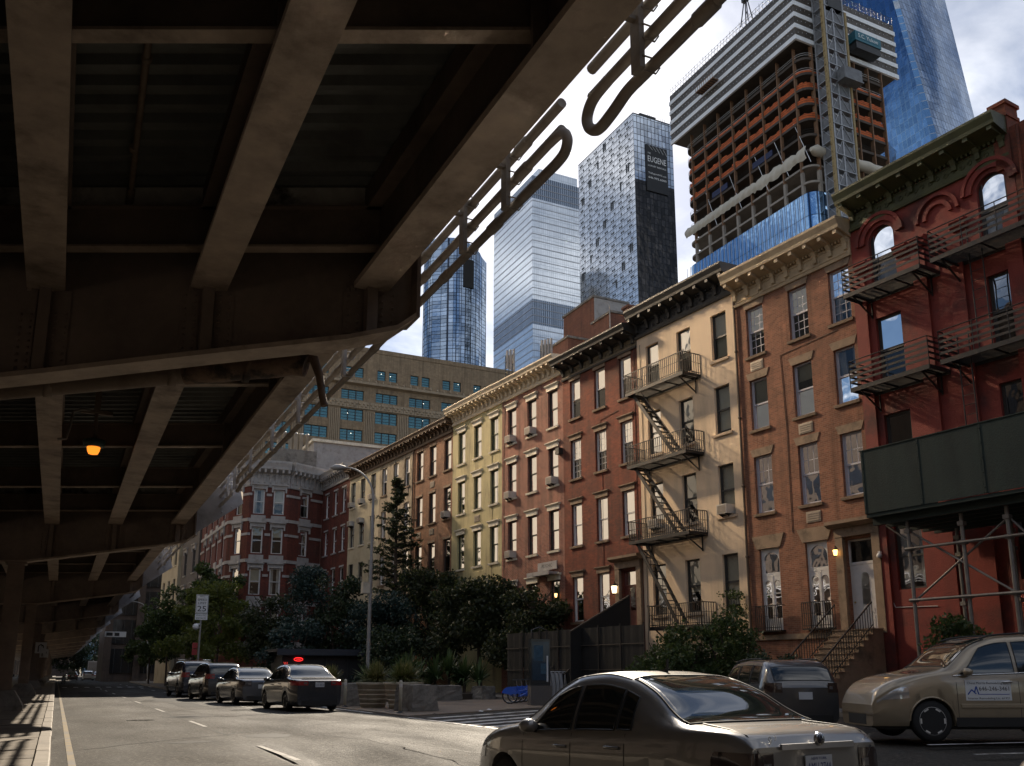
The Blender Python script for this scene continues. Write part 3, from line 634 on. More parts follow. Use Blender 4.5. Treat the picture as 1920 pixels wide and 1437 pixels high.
def window_meshes(w, h, style):
    """frame with meeting rail, two panes, interior; origin bottom centre, y=0 the wall face"""
    key = (round(w, 2), round(h, 2), style)
    if key in WMESH: return WMESH[key]
    m = MB(); y0, y1 = -0.22, -0.13; t = 0.07; hw = w / 2; hm = h * 0.5
    m.box(-hw, -hw + t, y0, y1, 0, h); m.box(hw - t, hw, y0, y1, 0, h); m.box(-hw + t, hw - t, y0, y1, 0, t); m.box(-hw + t, hw - t, y0, y1, h - t, h)
    m.box(-hw + t, hw - t, y0 + .01, y1 + .01, hm - .035, hm + .035)
    for s in (-1, 1): m.box(s * (hw - t) - .025 - (.02 if s > 0 else -.02), s * (hw - t) + .025 - (.02 if s > 0 else -.02), y0 + .02, y1 - .02, t, h - t)
    if style == 'grid':
        for k in (1, 2):
            x = -hw + t + (w - 2 * t) * k / 3; m.box(x - .012, x + .012, y0 + .03, y1 - .03, t, h - t)
        for z in (t + (hm - t) * .33, t + (hm - t) * .66, hm + (h - t - hm) * .33, hm + (h - t - hm) * .66): m.box(-hw + t, hw - t, y0 + .032, y1 - .032, z - .012, z + .012)
    if style == 'uppergrid':
        for k in (1, 2):
            x = -hw + t + (w - 2 * t) * k / 3; m.box(x - .011, x + .011, y0 + .03, y1 - .03, hm, h - t)
        for z in (hm + (h - t - hm) * .5,): m.box(-hw + t, hw - t, y0 + .032, y1 - .032, z - .011, z + .011)
    pu = MB(); pu.quad((-hw + t, -.165, hm), (hw - t, -.165, hm), (hw - t, -.165, h - t), (-hw + t, -.165, h - t))
    pl = MB(); pl.quad((-hw + t, -.18, t), (hw - t, -.18, t), (hw - t, -.18, hm), (-hw + t, -.18, hm))
    it = MB(); it.box(-hw - .3, hw + .3, -1.3, -1.25, -.2, h + .2); it.quad((-hw - .3, -1.25, -.2), (-hw - .3, -.25, -.2), (-hw - .3, -.25, h + .2), (-hw - .3, -1.25, h + .2)); it.quad((hw + .3, -1.25, -.2), (hw + .3, -.25, -.2), (hw + .3, -.25, h + .2), (hw + .3, -1.25, h + .2)); it.quad((-hw - .3, -1.25, h + .2), (hw + .3, -1.25, h + .2), (hw + .3, -.25, h + .2), (-hw - .3, -.25, h + .2)); it.quad((-hw - .3, -1.25, -.2), (hw + .3, -1.25, -.2), (hw + .3, -.25, -.2), (-hw - .3, -.25, -.2))
    WMESH[key] = (m, pu.mesh('upper_pane', win_glass), pl.mesh('lower_pane', win_glass), it.mesh('interior', dark_hole), {})
    return WMESH[key]
DULL = [False]
def add_window(par, x, z, w, h, style, frame, blind=None, sill=None, lintel=None, arch=False, name='window'):
    m, pu, pl, it, cache = window_meshes(w, h, style)
    if frame.name not in cache: cache[frame.name] = m.mesh('window', frame)
    o = put(cache[frame.name], name, par, (x, 0, z))
    if DULL[0]:
        if 'du' not in cache:
            for k_, q in (('du', pu), ('dl', pl)): cache[k_] = q.copy(); cache[k_].materials[0] = dull_glass
        pu, pl = cache['du'], cache['dl']
    put(pu, 'upper_pane', o); put(pl, 'lower_pane', o); put(it, 'interior', o)
    if blind:
        bt, bm_ = blind; k = ('b', round(w, 2), round(h, 2), bt, bm_.name)
        if k not in WMESH:
            q = MB(); hw = w / 2
            if bt == 'curtains':
                for s in (-1, 1):
                    n = 7
                    for i in range(n):
                        a, b_ = s * (hw - .05 - i * .04), s * (hw - .05 - (i + 1) * .04); q.quad((a, -.30 - .03 * (i % 2), .05), (b_, -.30 - .03 * ((i + 1) % 2), .05), (b_, -.30 - .03 * ((i + 1) % 2), h), (a, -.30 - .03 * (i % 2), h))
            else:
                q.quad((-hw, -.28, h * (1 - bt)), (hw, -.28, h * (1 - bt)), (hw, -.28, h), (-hw, -.28, h)); q.box(-hw, hw, -.29, -.265, h * (1 - bt) - .02, h * (1 - bt))
            WMESH[k] = q.mesh('blind', bm_)
        put(WMESH[k], 'blind', o)
    if sill:
        k = ('s', round(w, 2), sill.name)
        if k not in WMESH: q = MB(); q.extr([(-.2, -.14), (.09, -.14), (.11, -.03), (-.2, 0.0)], 'x', -w / 2 - .1, w / 2 + .1); WMESH[k] = q.mesh('sill', sill)
        put(WMESH[k], 'sill', o)
    if lintel:
        lt, lm = lintel; k = ('l', round(w, 2), lt, lm.name)
        if k not in WMESH:
            q = MB(); hw = w / 2
            if lt == 'hood':
                q.box(-hw - .10, hw + .10, -.05, .07, .005, .24); q.extr([(-.02, .24), (.10, .24), (.17, .31), (.17, .36), (-.02, .38)], 'x', -hw - .19, hw + .19)
            elif lt == 'cap':
                q.box(-hw - .06, hw + .06, -.05, .05, .005, .22); q.extr([(-.02, .22), (.08, .22), (.13, .28), (.13, .32), (-.02, .34)], 'x', -hw - .16, hw + .16)
            elif lt == 'flat':
                q.hexa([(-hw - .03, -.05, .005), (hw + .03, -.05, .005), (hw + .03, .035, .005), (-hw - .03, .035, .005)], [(-hw - .16, -.05, .33), (hw + .16, -.05, .33), (hw + .16, .035, .33), (-hw - .16, .035, .33)])
            elif lt == 'eared':
                q.hexa([(-hw - .12, -.05, .005), (hw + .12, -.05, .005), (hw + .12, .05, .005), (-hw - .12, .05, .005)], [(-hw - .3, -.05, .55), (hw + .3, -.05, .55), (hw + .3, .05, .55), (-hw - .3, .05, .55)])
            elif lt == 'pediment':
                q.box(-hw - .12, hw + .12, -.05, .08, .02, .30); q.extr([(-.02, .30), (.14, .30), (.24, .38), (.24, .45), (-.02, .48)], 'x', -hw - .25, hw + .25); q.box(-hw - .18, -hw - .04, -.02, .14, -.25, .30); q.box(hw + .04, hw + .18, -.02, .14, -.25, .30)
            else:
                q.box(-hw - .04, hw + .04, -.05, .03, .005, .16)
            WMESH[k] = q.mesh('lintel', lm)
        put(WMESH[k], 'lintel', o, (0, 0, h))
    return o
def cornice(par, W_, z0, z1, mat_, frieze, nb, proj=0.75, dent=True, panels=0, scroll=False, x0=0.0, bsc=1.0):
    """z0 bottom of frieze, z1 top of crown"""
    H_ = z1 - z0; zf = z0 + H_ * .45; m = MB()
    m.extr([(0.003, z0 - .10), (.10, z0 - .10), (.13, z0), (.003, z0)], 'x', x0, x0 + W_)
    m.extr([(0.003, zf + H_ * .05), (proj - .12, zf + H_ * .22), (proj - .1, zf + H_ * .32), (proj, zf + H_ * .48), (proj, z1), (proj - .08, z1 + .02), (-.3, z1 + .08), (-.3, z1 - .1)], 'x', x0 - .03, x0 + W_ + .03)
    if dent:
        n = int(W_ / .16)
        for k in range(n): x = x0 + .05 + k * W_ / n; m.box(x, x + .075, .0, .17, zf - .01, zf + .09)
    c = m.build('cornice', mat_, par)
    f = MB(); f.box(x0 + .02, x0 + W_ - .02, .003, .05, z0 + .002, zf - .012); 
    f = f.build('frieze', frieze, c)
    orn = MB()
    if scroll:
        n = int(W_ / .30)
        for k in range(n):
            x = x0 + .15 + k * (W_ - .3) / max(1, n - 1); r = min(.11, (zf - z0) * .3); zc = (z0 + zf) / 2
            orn.tube([(x + r * (1 - t / 9) * cos(t * .75 + (k % 2) * pi), .06, zc + r * (1 - t / 14) * sin(t * .75 + (k % 2) * pi)) for t in range(9)], .022, 4)
        orn.box(x0 + .03, x0 + W_ - .03, .05, .075, z0 + .03, z0 + .06); orn.box(x0 + .03, x0 + W_ - .03, .05, .075, zf - .07, zf - .04)
        orn.build('scrollwork', frieze, c, kind='stuff')
    for k in range(panels):
        a = x0 + .18 + k * (W_ - .2) / panels; e = x0 + (k + 1) * (W_ - .2) / panels; p = MB()
        p.box(a, e, .05, .08, z0 + .08, z0 + .12); p.box(a, e, .05, .08, zf - .13, zf - .09); p.box(a, a + .04, .05, .08, z0 + .12, zf - .13); p.box(e - .04, e, .05, .08, z0 + .12, zf - .13)
        p.build('frieze_panel', mat_, c)
    bk = MB(); h2 = (zf - z0) * .75 * bsc + H_ * .22; q = proj * .82
    bk.extr([(.05, 0), (.14, .02), (.17, h2 * .35), (.28, h2 * .62), (q, h2 * .72), (q, h2 * .93), (q * .9, h2), (.05, h2)], 'x', -.085, .085)
    bk.extr([(.05, h2 * .3), (.2, h2 * .4), (.2, h2 * .6), (.05, h2 * .6)], 'x', -.11, .11)
    me = bk.mesh('bracket', mat_)
    for k in range(nb):
        x = x0 + .18 + k * (W_ - .36) / (nb - 1); put(me, 'bracket', c, (x, 0, zf + H_ * .22 - h2 + .03))
    return c
def ac_unit(par, x, z, label, w=.58, sup=True):
    """window air conditioner: own thing, placed where its house window is"""
    M_ = par.matrix_basis
    p = M_ @ Vector((x, 0, z))
    t = thing('air_conditioner', label, 'air conditioner', p, par.rotation_euler.z, 'air conditioners in the house windows')
    if 'me' not in AC:
        m = MB(); m.box(-.29, .29, -.20, .36, .02, .42); AC['me'] = m.mesh('case', ac_m)
        m = MB()
        for k in range(7): m.box(-.25, .25, .36, .372, .06 + .048 * k, .085 + .048 * k)
        AC['gr'] = m.mesh('grille', grille_m)
        m = MB(); m.extr([(-.05, -.16), (0, -.16), (.34, .0), (.34, .02), (-.05, .02)], 'x', -.2, -.17); m.extr([(-.05, -.16), (0, -.16), (.34, .0), (.34, .02), (-.05, .02)], 'x', .17, .2); AC['br'] = m.mesh('support', iron_b)
    put(AC['me'], 'case', t); put(AC['gr'], 'grille', t); put(AC['br'], 'support', t)
    return t
AC = {}
def wall_vent(par, x, z, w=.7, h=.42):
    if 'v' not in AC:
        m = MB(); w, h = .7, .42; m.box(-w / 2, w / 2, .003, .03, 0, h)
        for k in range(4): m.box(-w / 2 + .05, w / 2 - .05, .03, .05, .05 + .09 * k, .10 + .09 * k)
        AC['v'] = m.mesh('vent_grille', grille_m)
    put(AC['v'], 'vent_grille', par, (x, 0, z))
def house(name, label, u0, u1, wall, group='row houses with shared walls', z1=18.9, z0=-.02, cat='house'):
    t = thing(name, label, cat, fp(u0), FROT, group); t['w'] = u1 - u0
    return t
ROWZ = [(15.0, 2.17), (11.6, 2.15), (7.92, 2.25), (3.9, 2.35)]
def std_house(label, u0, u1, wall, cols, ww, frame, style, lintel, sill, corn, blinds, rows=ROWZ, skip=(), z1=19.0, low=True, name='row_house', ops_extra=()):
    z1 = min(z1, corn[1] - .12)
    t = house(name, label, u0, u1, wall); W_ = u1 - u0
    ops = []
    for ri, (z, h) in enumerate(rows):
        for ci, c in enumerate(cols):
            if (ri, ci) in skip: continue
            ops.append((c - u0 - ww / 2, c - u0 + ww / 2, z, z + h))
    wm = wall_mesh(0.004, W_ - .004, -.02, z1, ops + list(ops_extra), back=13)
    wm.build('wall', wall, t)
    k = 0
    for ri, (z, h) in enumerate(rows):
        for ci, c in enumerate(cols):
            if (ri, ci) in skip: continue
            bl = blinds[(k * 7 + ri * 3) % len(blinds)] if blinds else None; k += 1
            st = style[ri] if isinstance(style, (list, tuple)) else style
            add_window(t, c - u0, z, ww, h, st, frame, bl, sill, lintel)
    if corn: cornice(t, W_, *corn)
    return t
B0 = [None, (.45, blind_w), (.25, blind_w), (.6, blind_w), None, ('curtains', curt_w)]
B1 = [(.55, blind_w), (.35, blind_w), ('curtains', curt_w), (.3, blind_w)]
B2 = [(1.0, blind_w), (.75, blind_w), (.9, blind_w), (.6, blind_w)]
# --- olive green house
h_ol = std_house('olive green painted house with white hoods over its windows', 47.1, 53.7, olive_paint, [52.4, 50.2, 48.05], .98, fr_green, 'plain', ('hood', stone_w), stone_w, (17.95, 18.98, corn_cream, corn_cream, 13, .8, True, 0, True), B0)
h_bw = std_house('orange red brick house with cream window hoods, right of the olive house', 40.4, 47.1, br_white, [45.9, 43.65, 41.42], .98, fr_dark, 'plain', ('hood', stone_w), stone_w, (17.95, 18.95, corn_cream, corn_cream, 13, .8, True, 0, True), B0)
h_dk = std_house('dark red brick house with black cornice over a bronze frieze', 33.8, 40.4, br_dark, [39.22, 36.97, 34.8], .96, fr_white, ['plain', 'grid', 'plain', 'plain'], ('cap', stone_b), stone_b, (17.45, 18.5, corn_black, corn_gilt, 8, .95, True, 0, True), B1, skip={(3, 2)}, ops_extra=[(34.85 - 33.8 - .65, 34.85 - 33.8 + .65, 3.3, 6.2)])
DULL[0] = True
h_tn = std_house('tan stucco house with iron fire escapes down its front', 27.05, 33.8, tan_stucco, [32.65, 30.38, 28.05], .95, fr_dark, 'plain', None, tan_stucco, (17.85, 19.1, corn_black, corn_black, 9, .8, True, 0, True), B2)
DULL[0] = False
h_br = std_house('russet brick house with tan bracketed cornice and white French windows', 20.8, 27.05, br_tan, [25.9, 23.55, 21.5], .97, fr_lav, ['grid', 'plain', 'uppergrid'], ('flat', stone_b), stone_b, (17.1, 18.42, corn_tan, corn_tan, 9, .85, True, 4, False), B1, rows=[(14.55, 2.16), (11.3, 2.17), (7.72, 2.4)], ops_extra=[(25.85 - 20.8 - .52, 25.85 - 20.8 + .52, 2.9, 6.22), (23.47 - 20.8 - .52, 23.47 - 20.8 + .52, 2.9, 6.22), (21.5 - 20.8 - .62, 21.5 - 20.8 + .62, 2.75, 6.1)])
h_bn = std_house('brown brick house with dark bracketed cornice, left of the olive house', 53.7, 60.0, br_brown, [58.85, 56.75, 54.45], 1.05, fr_dark, 'plain', ('slab', stone_b), stone_b, (17.6, 18.5, corn_brown, corn_brown, 11, .7, True, 0, True), B0, z1=18.7)
h_gr = std_house('weathered greyish house with sunlit panes in its top windows', 60.0, 66.3, grey_paint, [65.35, 63.15, 61.1], .95, fr_white, 'plain', None, stone_b, (17.6, 18.5, corn_brown, corn_brown, 11, .7, True, 0, True), B0, z1=18.7)
h_cr = std_house('pale cream painted house with window air conditioners', 66.3, 72.8, cream_paint, [71.95, 69.8, 67.6], 1.0, fr_dark, 'plain', None, stone_w, (17.6, 18.5, corn_brown, corn_brown, 11, .7, True, 0, True), B0, z1=18.7)
h_rw = std_house('narrow red brick house with white lintels beside the corner block', 72.8, 79.6, br_corner, [78.3, 76.1, 74.1], 1.0, fr_white, 'plain', ('slab', stone_grey), stone_grey, (17.8, 19.1, stone_grey, stone_grey, 13, .7, True, 0, True), B1)
W3 = 'window air conditioner '
for par, c, z, lab in [(h_bw, 45.9, 15.02, 'low in the left top window of the orange red brick house'), (h_bw, 43.65, 15.02, 'under the middle top window of the orange red brick house'), (h_bw, 41.42, 11.62, 'in the right second row window of the orange red brick house'), (h_bw, 46.0, 11.55, 'jutting from the left second row window of the orange red brick house'), (h_bw, 45.9, 7.94, 'in the left third row window of the orange red brick house'),
                       (h_tn, 28.05, 7.94, 'in the right window of the tan house beside the lowest balcony'), (h_tn, 32.65, 7.94, 'behind the lowest balcony of the tan house'), (h_bn, 54.45, 11.62, 'in the right second row window of the brown brick house'), (h_cr, 71.95, 15.02, 'in the left top window of the cream house'), (h_cr, 69.8, 15.02, 'in the middle top window of the cream house'), (h_cr, 67.6, 15.02, 'in the right top window of the cream house'), (h_cr, 71.95, 13.4, 'high in the left second row window of the cream house'), (h_cr, 69.8, 13.4, 'high in the middle second row window of the cream house')]:
    u0 = {h_bw: 40.4, h_tn: 27.05, h_bn: 53.7, h_cr: 66.3}[par]
    ac_unit(par, c - u0, z, 'white air conditioner ' + lab)
wall_vent(h_br, 25.9 - 20.8, 13.85); wall_vent(h_br, 23.55 - 20.8, 10.55); wall_vent(h_br, 23.47 - 20.8, 6.98); wall_vent(h_ol, 50.2 - 47.1, 10.75); wall_vent(h_bn, 56.75 - 53.7, 14.15); wall_vent(h_bn, 56.75 - 53.7, 10.75); wall_vent(h_bn, 58.85 - 53.7, 10.75); wall_vent(h_gr, 61.1 - 60, 14.4)
# --- rainwater pipes
for par, x in ((h_bn, 6.2), (h_br, 6.18)):
    m = MB(); m.tube([(x, .08, .2), (x, .08, 17.6)], .05, 8)
    for z in (3, 6, 9, 12, 15): m.lathe([(.05, -.05), (.075, -.04), (.075, .04), (.05, .05)], (x, .08, z), 8)
    m.build('rain_pipe', corn_brown, par)
for par, pts in ((h_bw, [(6.45, 6.2), (6.4, 9.5), (6.46, 13.2), (6.3, 17.6)]), (h_dk, [(.25, 5), (.3, 9), (.22, 17.3)]), (h_dk, [(3.1, 6.6), (3.05, 11), (3.15, 14.3), (1.6, 14.45)]), (h_ol, [(1.2, 4), (1.15, 10.6), (1.25, 17.6)]), (h_tn, [(6.5, 2), (6.45, 9), (6.5, 17.4)]), (h_br, [(3.75, 6.7), (3.7, 10.8), (3.8, 14.1), (.9, 14.25)]), (h_gr, [(3.2, 5), (3.25, 17.4)])):
    m = MB(); m.tube([(x, .02, z) for x, z in pts], .014, 4); m.build('cable', fr_dark, par)
# --- party-wall lamp box and small camera
m = MB(); m.box(0, .35, .01, .3, 13.2, 13.55); m.build('utility_box', fr_dark, h_bw, (0.05, 0, 0))
# ------------------------------------------------------------------ iron fire escapes
def railing_mesh(L_, h=.95, step=.13, bar=.012):
    m = MB(); m.box(0, L_, -.018, .018, h - .02, h + .015); m.box(0, L_, -.012, .012, .06, .085); m.box(0, L_, -.01, .01, h * .55, h * .55 + .018)
    n = int(L_ / step)
    for k in range(n + 1): x = k * L_ / n; m.box(x - bar, x + bar, -bar, bar, -.05, h)
    return m
def platform(par, x0, x1, z, d=1.1, name='fire_escape_balcony', rail='picket', hole=None):
    m = MB()
    for y in (.03, d): m.box(x0, x1, y - .02, y + .02, z - .16, z)
    for x in (x0, x1): m.box(x - .02, x + .02, .05, d - .02, z - .14, z - .01)
    n = int((d - .1) / .075)
    for k in range(n): y = .07 + k * (d - .12) / n; m.box(x0 + .02, x1 - .02, y, y + .035, z - .05, z - .02)
    for x in np.linspace(x0 + .3, x1 - .3, 4): m.box(x - .02, x + .02, .05, d - .02, z - .10, z - .052)
    o = m.build(name, iron_b, par)
    if rail == 'picket':
        r = railing_mesh(x1 - x0); me = r.mesh('railing', iron_b); put(me, 'railing', o, (x0, d, z), 0)
        e = railing_mesh(d - .05).mesh('railing', iron_b)
        put(e, 'railing', o, (x0, .02, z), pi / 2); put(e, 'railing', o, (x1, .02, z), pi / 2)
        for x, sg in ((x0, -1), (x1, 1)):
            s = MB(); s.tube([(x + sg * .0, d, z + .95), (x + sg * .08, d, z + 1.02), (x + sg * .14, d, z + .95), (x + sg * .08, d, z + .9)], .012, 5); s.build('scroll', iron_b, o)
    else:
        for (ax, ay, bx, by) in ((x0, d, x1, d), (x0, .02, x0, d), (x1, .02, x1, d)):
            for zz_ in (.22, .42, .62, .82): r = MB(); r.beam((ax, ay, z + zz_), (bx, by, z + zz_), .012, .085); r.build('rail_bar', iron_b, o)
            r = MB(); r.tube([(ax, ay, z + 1.0), (bx, by, z + 1.0)], .02, 6); L_ = hypot(bx - ax, by - ay); k = max(1, int(L_ / 1.1))
            for i in range(k + 1): p = (ax + (bx - ax) * i / k, ay + (by - ay) * i / k); r.tube([(p[0], p[1], z - .05), (p[0], p[1], z + 1.0)], .016, 5)
            r.build('railing', iron_b, o)
    for x in (x0 + .35, x1 - .35):
        s = MB(); s.beam((x, d - .08, z - .15), (x, .02, z - .75), .045, .05); s.beam((x, .03, z - .8), (x, .03, z - .1), .05, .04); s.beam((x, .03, z - .13), (x, d, z - .13), .05, .05); s.build('bracket', iron_b, o)
    return o
def stair(par, xa, za, xb, zb, y=.62, w=.55, n=11):
    m = MB()
    for s in (-1, 1): m.beam((xa, y + s * w / 2, za), (xb, y + s * w / 2, zb), .04, .17)
    for k in range(1, n): 
        t = k / n; x = xa + (xb - xa) * t; z = za + (zb - za) * t; m.box(x - .10, x + .10, y - w / 2, y + w / 2, z - .012, z + .012)
    for s in (1,):
        m.tube([(xa, y + s * w / 2, za + .75), (xb, y + s * w / 2, zb + .75)], .016, 6)
        for t in (.05, .35, .65, .95): x = xa + (xb - xa) * t; z = za + (zb - za) * t; m.tube([(x, y + s * w / 2, z), (x, y + s * w / 2, z + .75)], .014, 5)
    return m.build('fire_escape_stair', iron_b, par)
U = 27.05
fx0, fx1 = 29.3 - U, 33.45 - U
for z in (14.62, 10.98, 7.34): platform(h_tn, fx0, fx1, z)
platform(h_tn, 29.0 - U, 32.4 - U, 3.3, d=.9)
stair(h_tn, 33.1 - U, 14.5, 30.3 - U, 11.0); stair(h_tn, 33.1 - U, 10.86, 30.3 - U, 7.36); stair(h_tn, 33.1 - U, 7.22, 30.5 - U, 3.4)
# ------------------------------------------------------------------ red house with the olive cornice
U = 14.4
t = h_rd = house('row_house', 'bright red painted house with olive green cornice and black balconies', 14.4, 20.8, red_paint)
W_ = 6.4
oc = [(18.95 - U, 20.02 - U), (14.72 - U, 15.72 - U)]
ops = [(a, b_, z, z + h) for a, b_ in oc for z, h in ((15.1, 2.55), (11.55, 2.55), (8.0, 2.4), (4.1, 2.3))]
m = wall_mesh(.004, W_ - .004, -.02, 19.1, ops, back=13, arch=[o for o in ops if o[2] == 15.1])
m.build('wall', red_paint, t)
for x in (.0, 2.0, 3.35, 5.85): 
    m = MB(); m.box(x + .01, x + .52, .004, .12, 0, 15.9); m.build('pilaster', red_paint, t)
for k, (a, b_) in enumerate(oc):
    for z, h in ((15.1, 2.55), (11.55, 2.55), (8.0, 2.4), (4.1, 2.3)): add_window(t, (a + b_) / 2, z, 1.07 if k == 0 else 1.0, h, 'plain', fr_dark, [None, ('curtains', curt_w), None][(k + int(z)) % 3])
def archmould(c, zc, r, mat_, par, th=.2, pr=.1):
    m = MB(); n = 14
    for i in range(n):
        a0, a1 = pi * i / n, pi * (i + 1) / n
        P = lambda rr, a, y: (c + rr * cos(a), y, zc + rr * sin(a))
        m.hexa([P(r, a0, .004), P(r + th, a0, .004), P(r + th, a0, pr), P(r, a0, pr)], [P(r, a1, .004), P(r + th, a1, .004), P(r + th, a1, pr), P(r, a1, pr)])
    m.build('arch_moulding', mat_, par)
for a, b_ in oc:
    r = (b_ - a) / 2; archmould((a + b_) / 2, 17.65 - r, r + .14, red_paint, t); archmould((a + b_) / 2, 17.65 - r, r + .36, red_paint, t, .12, .16)
archmould(17.15 - U, 16.95, .42, red_paint, t, .14, .1); archmould(17.15 - U, 16.95, .72, red_paint, t, .12, .14)
for x in (17.15 - U - .75, 17.15 - U + .75, 20.02 - U + .3, 18.95 - U - .3):
    m = MB(); m.extr([(.004, 0), (.12, 0), (.22, .1), (.22, .2), (.28, .26), (.28, .34), (.004, .38)], 'x', x - .28, x + .28); m.build('impost', red_paint, t, (0, 0, 16.1))
cornice(t, 6.3, 18.0, 19.25, corn_green, corn_green, 8, .95, True, 0, True, .05, .8)
m = MB(); m.box(-.02, .5, -.6, .1, 17.5, 19.3); m.box(-.06, .54, -.64, .14, 19.3, 19.42); m.box(-.02, .5, -.6, .1, 19.42, 19.75); m.box(-.08, .56, -.66, .16, 19.75, 19.88); m.build('chimney', br_dark, t)
for (a, b_) in ((17.3, 20.45), (12.2, 16.9)):
    for z in (14.95, 11.35): platform(t, a - U, b_ - U, z, d=1.15, rail='bars')
m = MB()
for s in (-.2, .2): m.tube([(16.3 - U + s, .75, 7.9), (16.3 - U + s, .75, 12.2)], .022, 6)
for k in range(12): m.tube([(16.1 - U, .75, 8.1 + .33 * k), (16.5 - U, .75, 8.1 + .33 * k)], .012, 5)
m.build('drop_ladder', iron_b, t)
m = MB()
for s in (-.22, .22): m.tube([(15.7 - U + s, .5, 11.4), (15.7 - U + s, .5, 15.8)], .022, 6)
for k in range(13): m.tube([(15.48 - U, .5, 11.6 + .33 * k), (15.92 - U, .5, 11.6 + .33 * k)], .012, 5)
m.build('ladder', iron_b, t)
m = MB(); m.lathe([(.02, -.1), (.09, -.08), (.1, 0), (.06, .08)], (20.55 - U, .2, 5.35), 10); m.box(20.5 - U, 20.6 - U, 0, .2, 5.42, 5.5); m.build('security_camera', fr_white, t)
m = MB(); m.tube([(20.55 - U, .02, 5.3), (20.5 - U, .02, 4.2), (20.2 - U, .02, 3.5), (18.6 - U, .02, 3.45)], .015, 5); m.build('cable', fr_white, t)
t2 = thing('row_house', 'plain dark red brick house at the right edge, past the red house', 'house', fp(6.5), FROT, 'row houses with shared walls')
wall_mesh(.004, 7.88, -.02, 18.9, [(x, x + 1, z, z + 2.2) for x in (1.3, 4.8) for z in (15, 11.5, 8, 4)], back=13).build('wall', br_dark, t2)
for x in (1.8, 5.3):
    for z in (15, 11.5, 8, 4): add_window(t2, x, z, 1.0, 2.2, 'plain', fr_dark)
m = MB(); m.tube([(7.6, .1, 2), (7.6, .1, 18.8)], .05, 8); m.build('rain_pipe', br_dark, t2)
# ------------------------------------------------------------------ entrances
U = 20.8; t = h_br
def french(x):
    o_ = MB(); w, h = 1.04, 3.32; y0, y1 = -.2, -.1
    o_.box(-.52, -.42, y0, y1, 0, h); o_.box(.42, .52, y0, y1, 0, h); o_.box(-.42, .42, y0, y1, h - .12, h); o_.box(-.42, .42, y0, y1, 2.2, 2.34); o_.box(-.42, .42, y0, y1, 0, .5); o_.box(-.05, .05, y0 + .01, y1 + .01, .5, 2.2)
    for s in (-1, 1):
        o_.box(s * .235 - .185 if s > 0 else -.42, .42 if s > 0 else -.05, y0 + .01, y1 - .01, 2.02, 2.2)
        for z in (1.0, 1.5): o_.box(min(s * .05, s * .42), max(s * .05, s * .42), y0 + .03, y1 - .03, z - .015, z + .015)
        c = s * .235; r = .185
        for k in range(6):
            a0, a1 = pi * k / 6, pi * (k + 1) / 6
            for a, b2 in ((a0, a1),): o_.add([(c + r * cos(a), -.105, 1.84 + r * sin(a)), (c + r * cos(b2), -.105, 1.84 + r * sin(b2)), (c + r * cos(b2), -.105, 2.04), (c + r * cos(a), -.105, 2.04)], [(0, 1, 2, 3)])
    for k in range(10):
        a0, a1 = pi * k / 10, pi * (k + 1) / 10; r = .42
        o_.add([(r * cos(a0), -.105, 2.75 + r * sin(a0)), (r * cos(a1), -.105, 2.75 + r * sin(a1)), (r * cos(a1), -.105, h - .1), (r * cos(a0), -.105, h - .1)], [(0, 1, 2, 3)])
    d = o_.build('french_window', fr_white, t, (x, 0, 2.9))
    g_ = MB(); g_.quad((-.42, -.15, .5), (.42, -.15, .5), (.42, -.15, h - .1), (-.42, -.15, h - .1)); g_.build('pane', win_glass, d)
    g_ = MB(); g_.quad((-.6, -.32, .1), (.6, -.32, .1), (.6, -.32, h), (-.6, -.32, h)); g_.build('curtain', curt_w, d)
    l_ = MB(); l_.hexa([(-.62, -.05, .01), (.62, -.05, .01), (.62, .05, .01), (-.62, .05, .01)], [(-.86, -.05, .55), (.86, -.05, .55), (.86, .05, .55), (-.86, .05, .55)]); l_.build('lintel', stone_b, d, (0, 0, h))
    r_ = railing_mesh(1.3, .95, .1); r_ = r_.build('balconet', iron_b, t, (x - .65, .28, 2.95)); e = MB(); e.box(0, 1.3, -.3, .03, -.08, -.03); e.build('balconet_floor', iron_b, r_)
    for xx in (0, 1.3): e = MB(); e.box(xx - .012, xx + .012, -.27, 0, .93, .96); e.build('side_rail', iron_b, r_)
french(25.85 - U); french(23.47 - U)
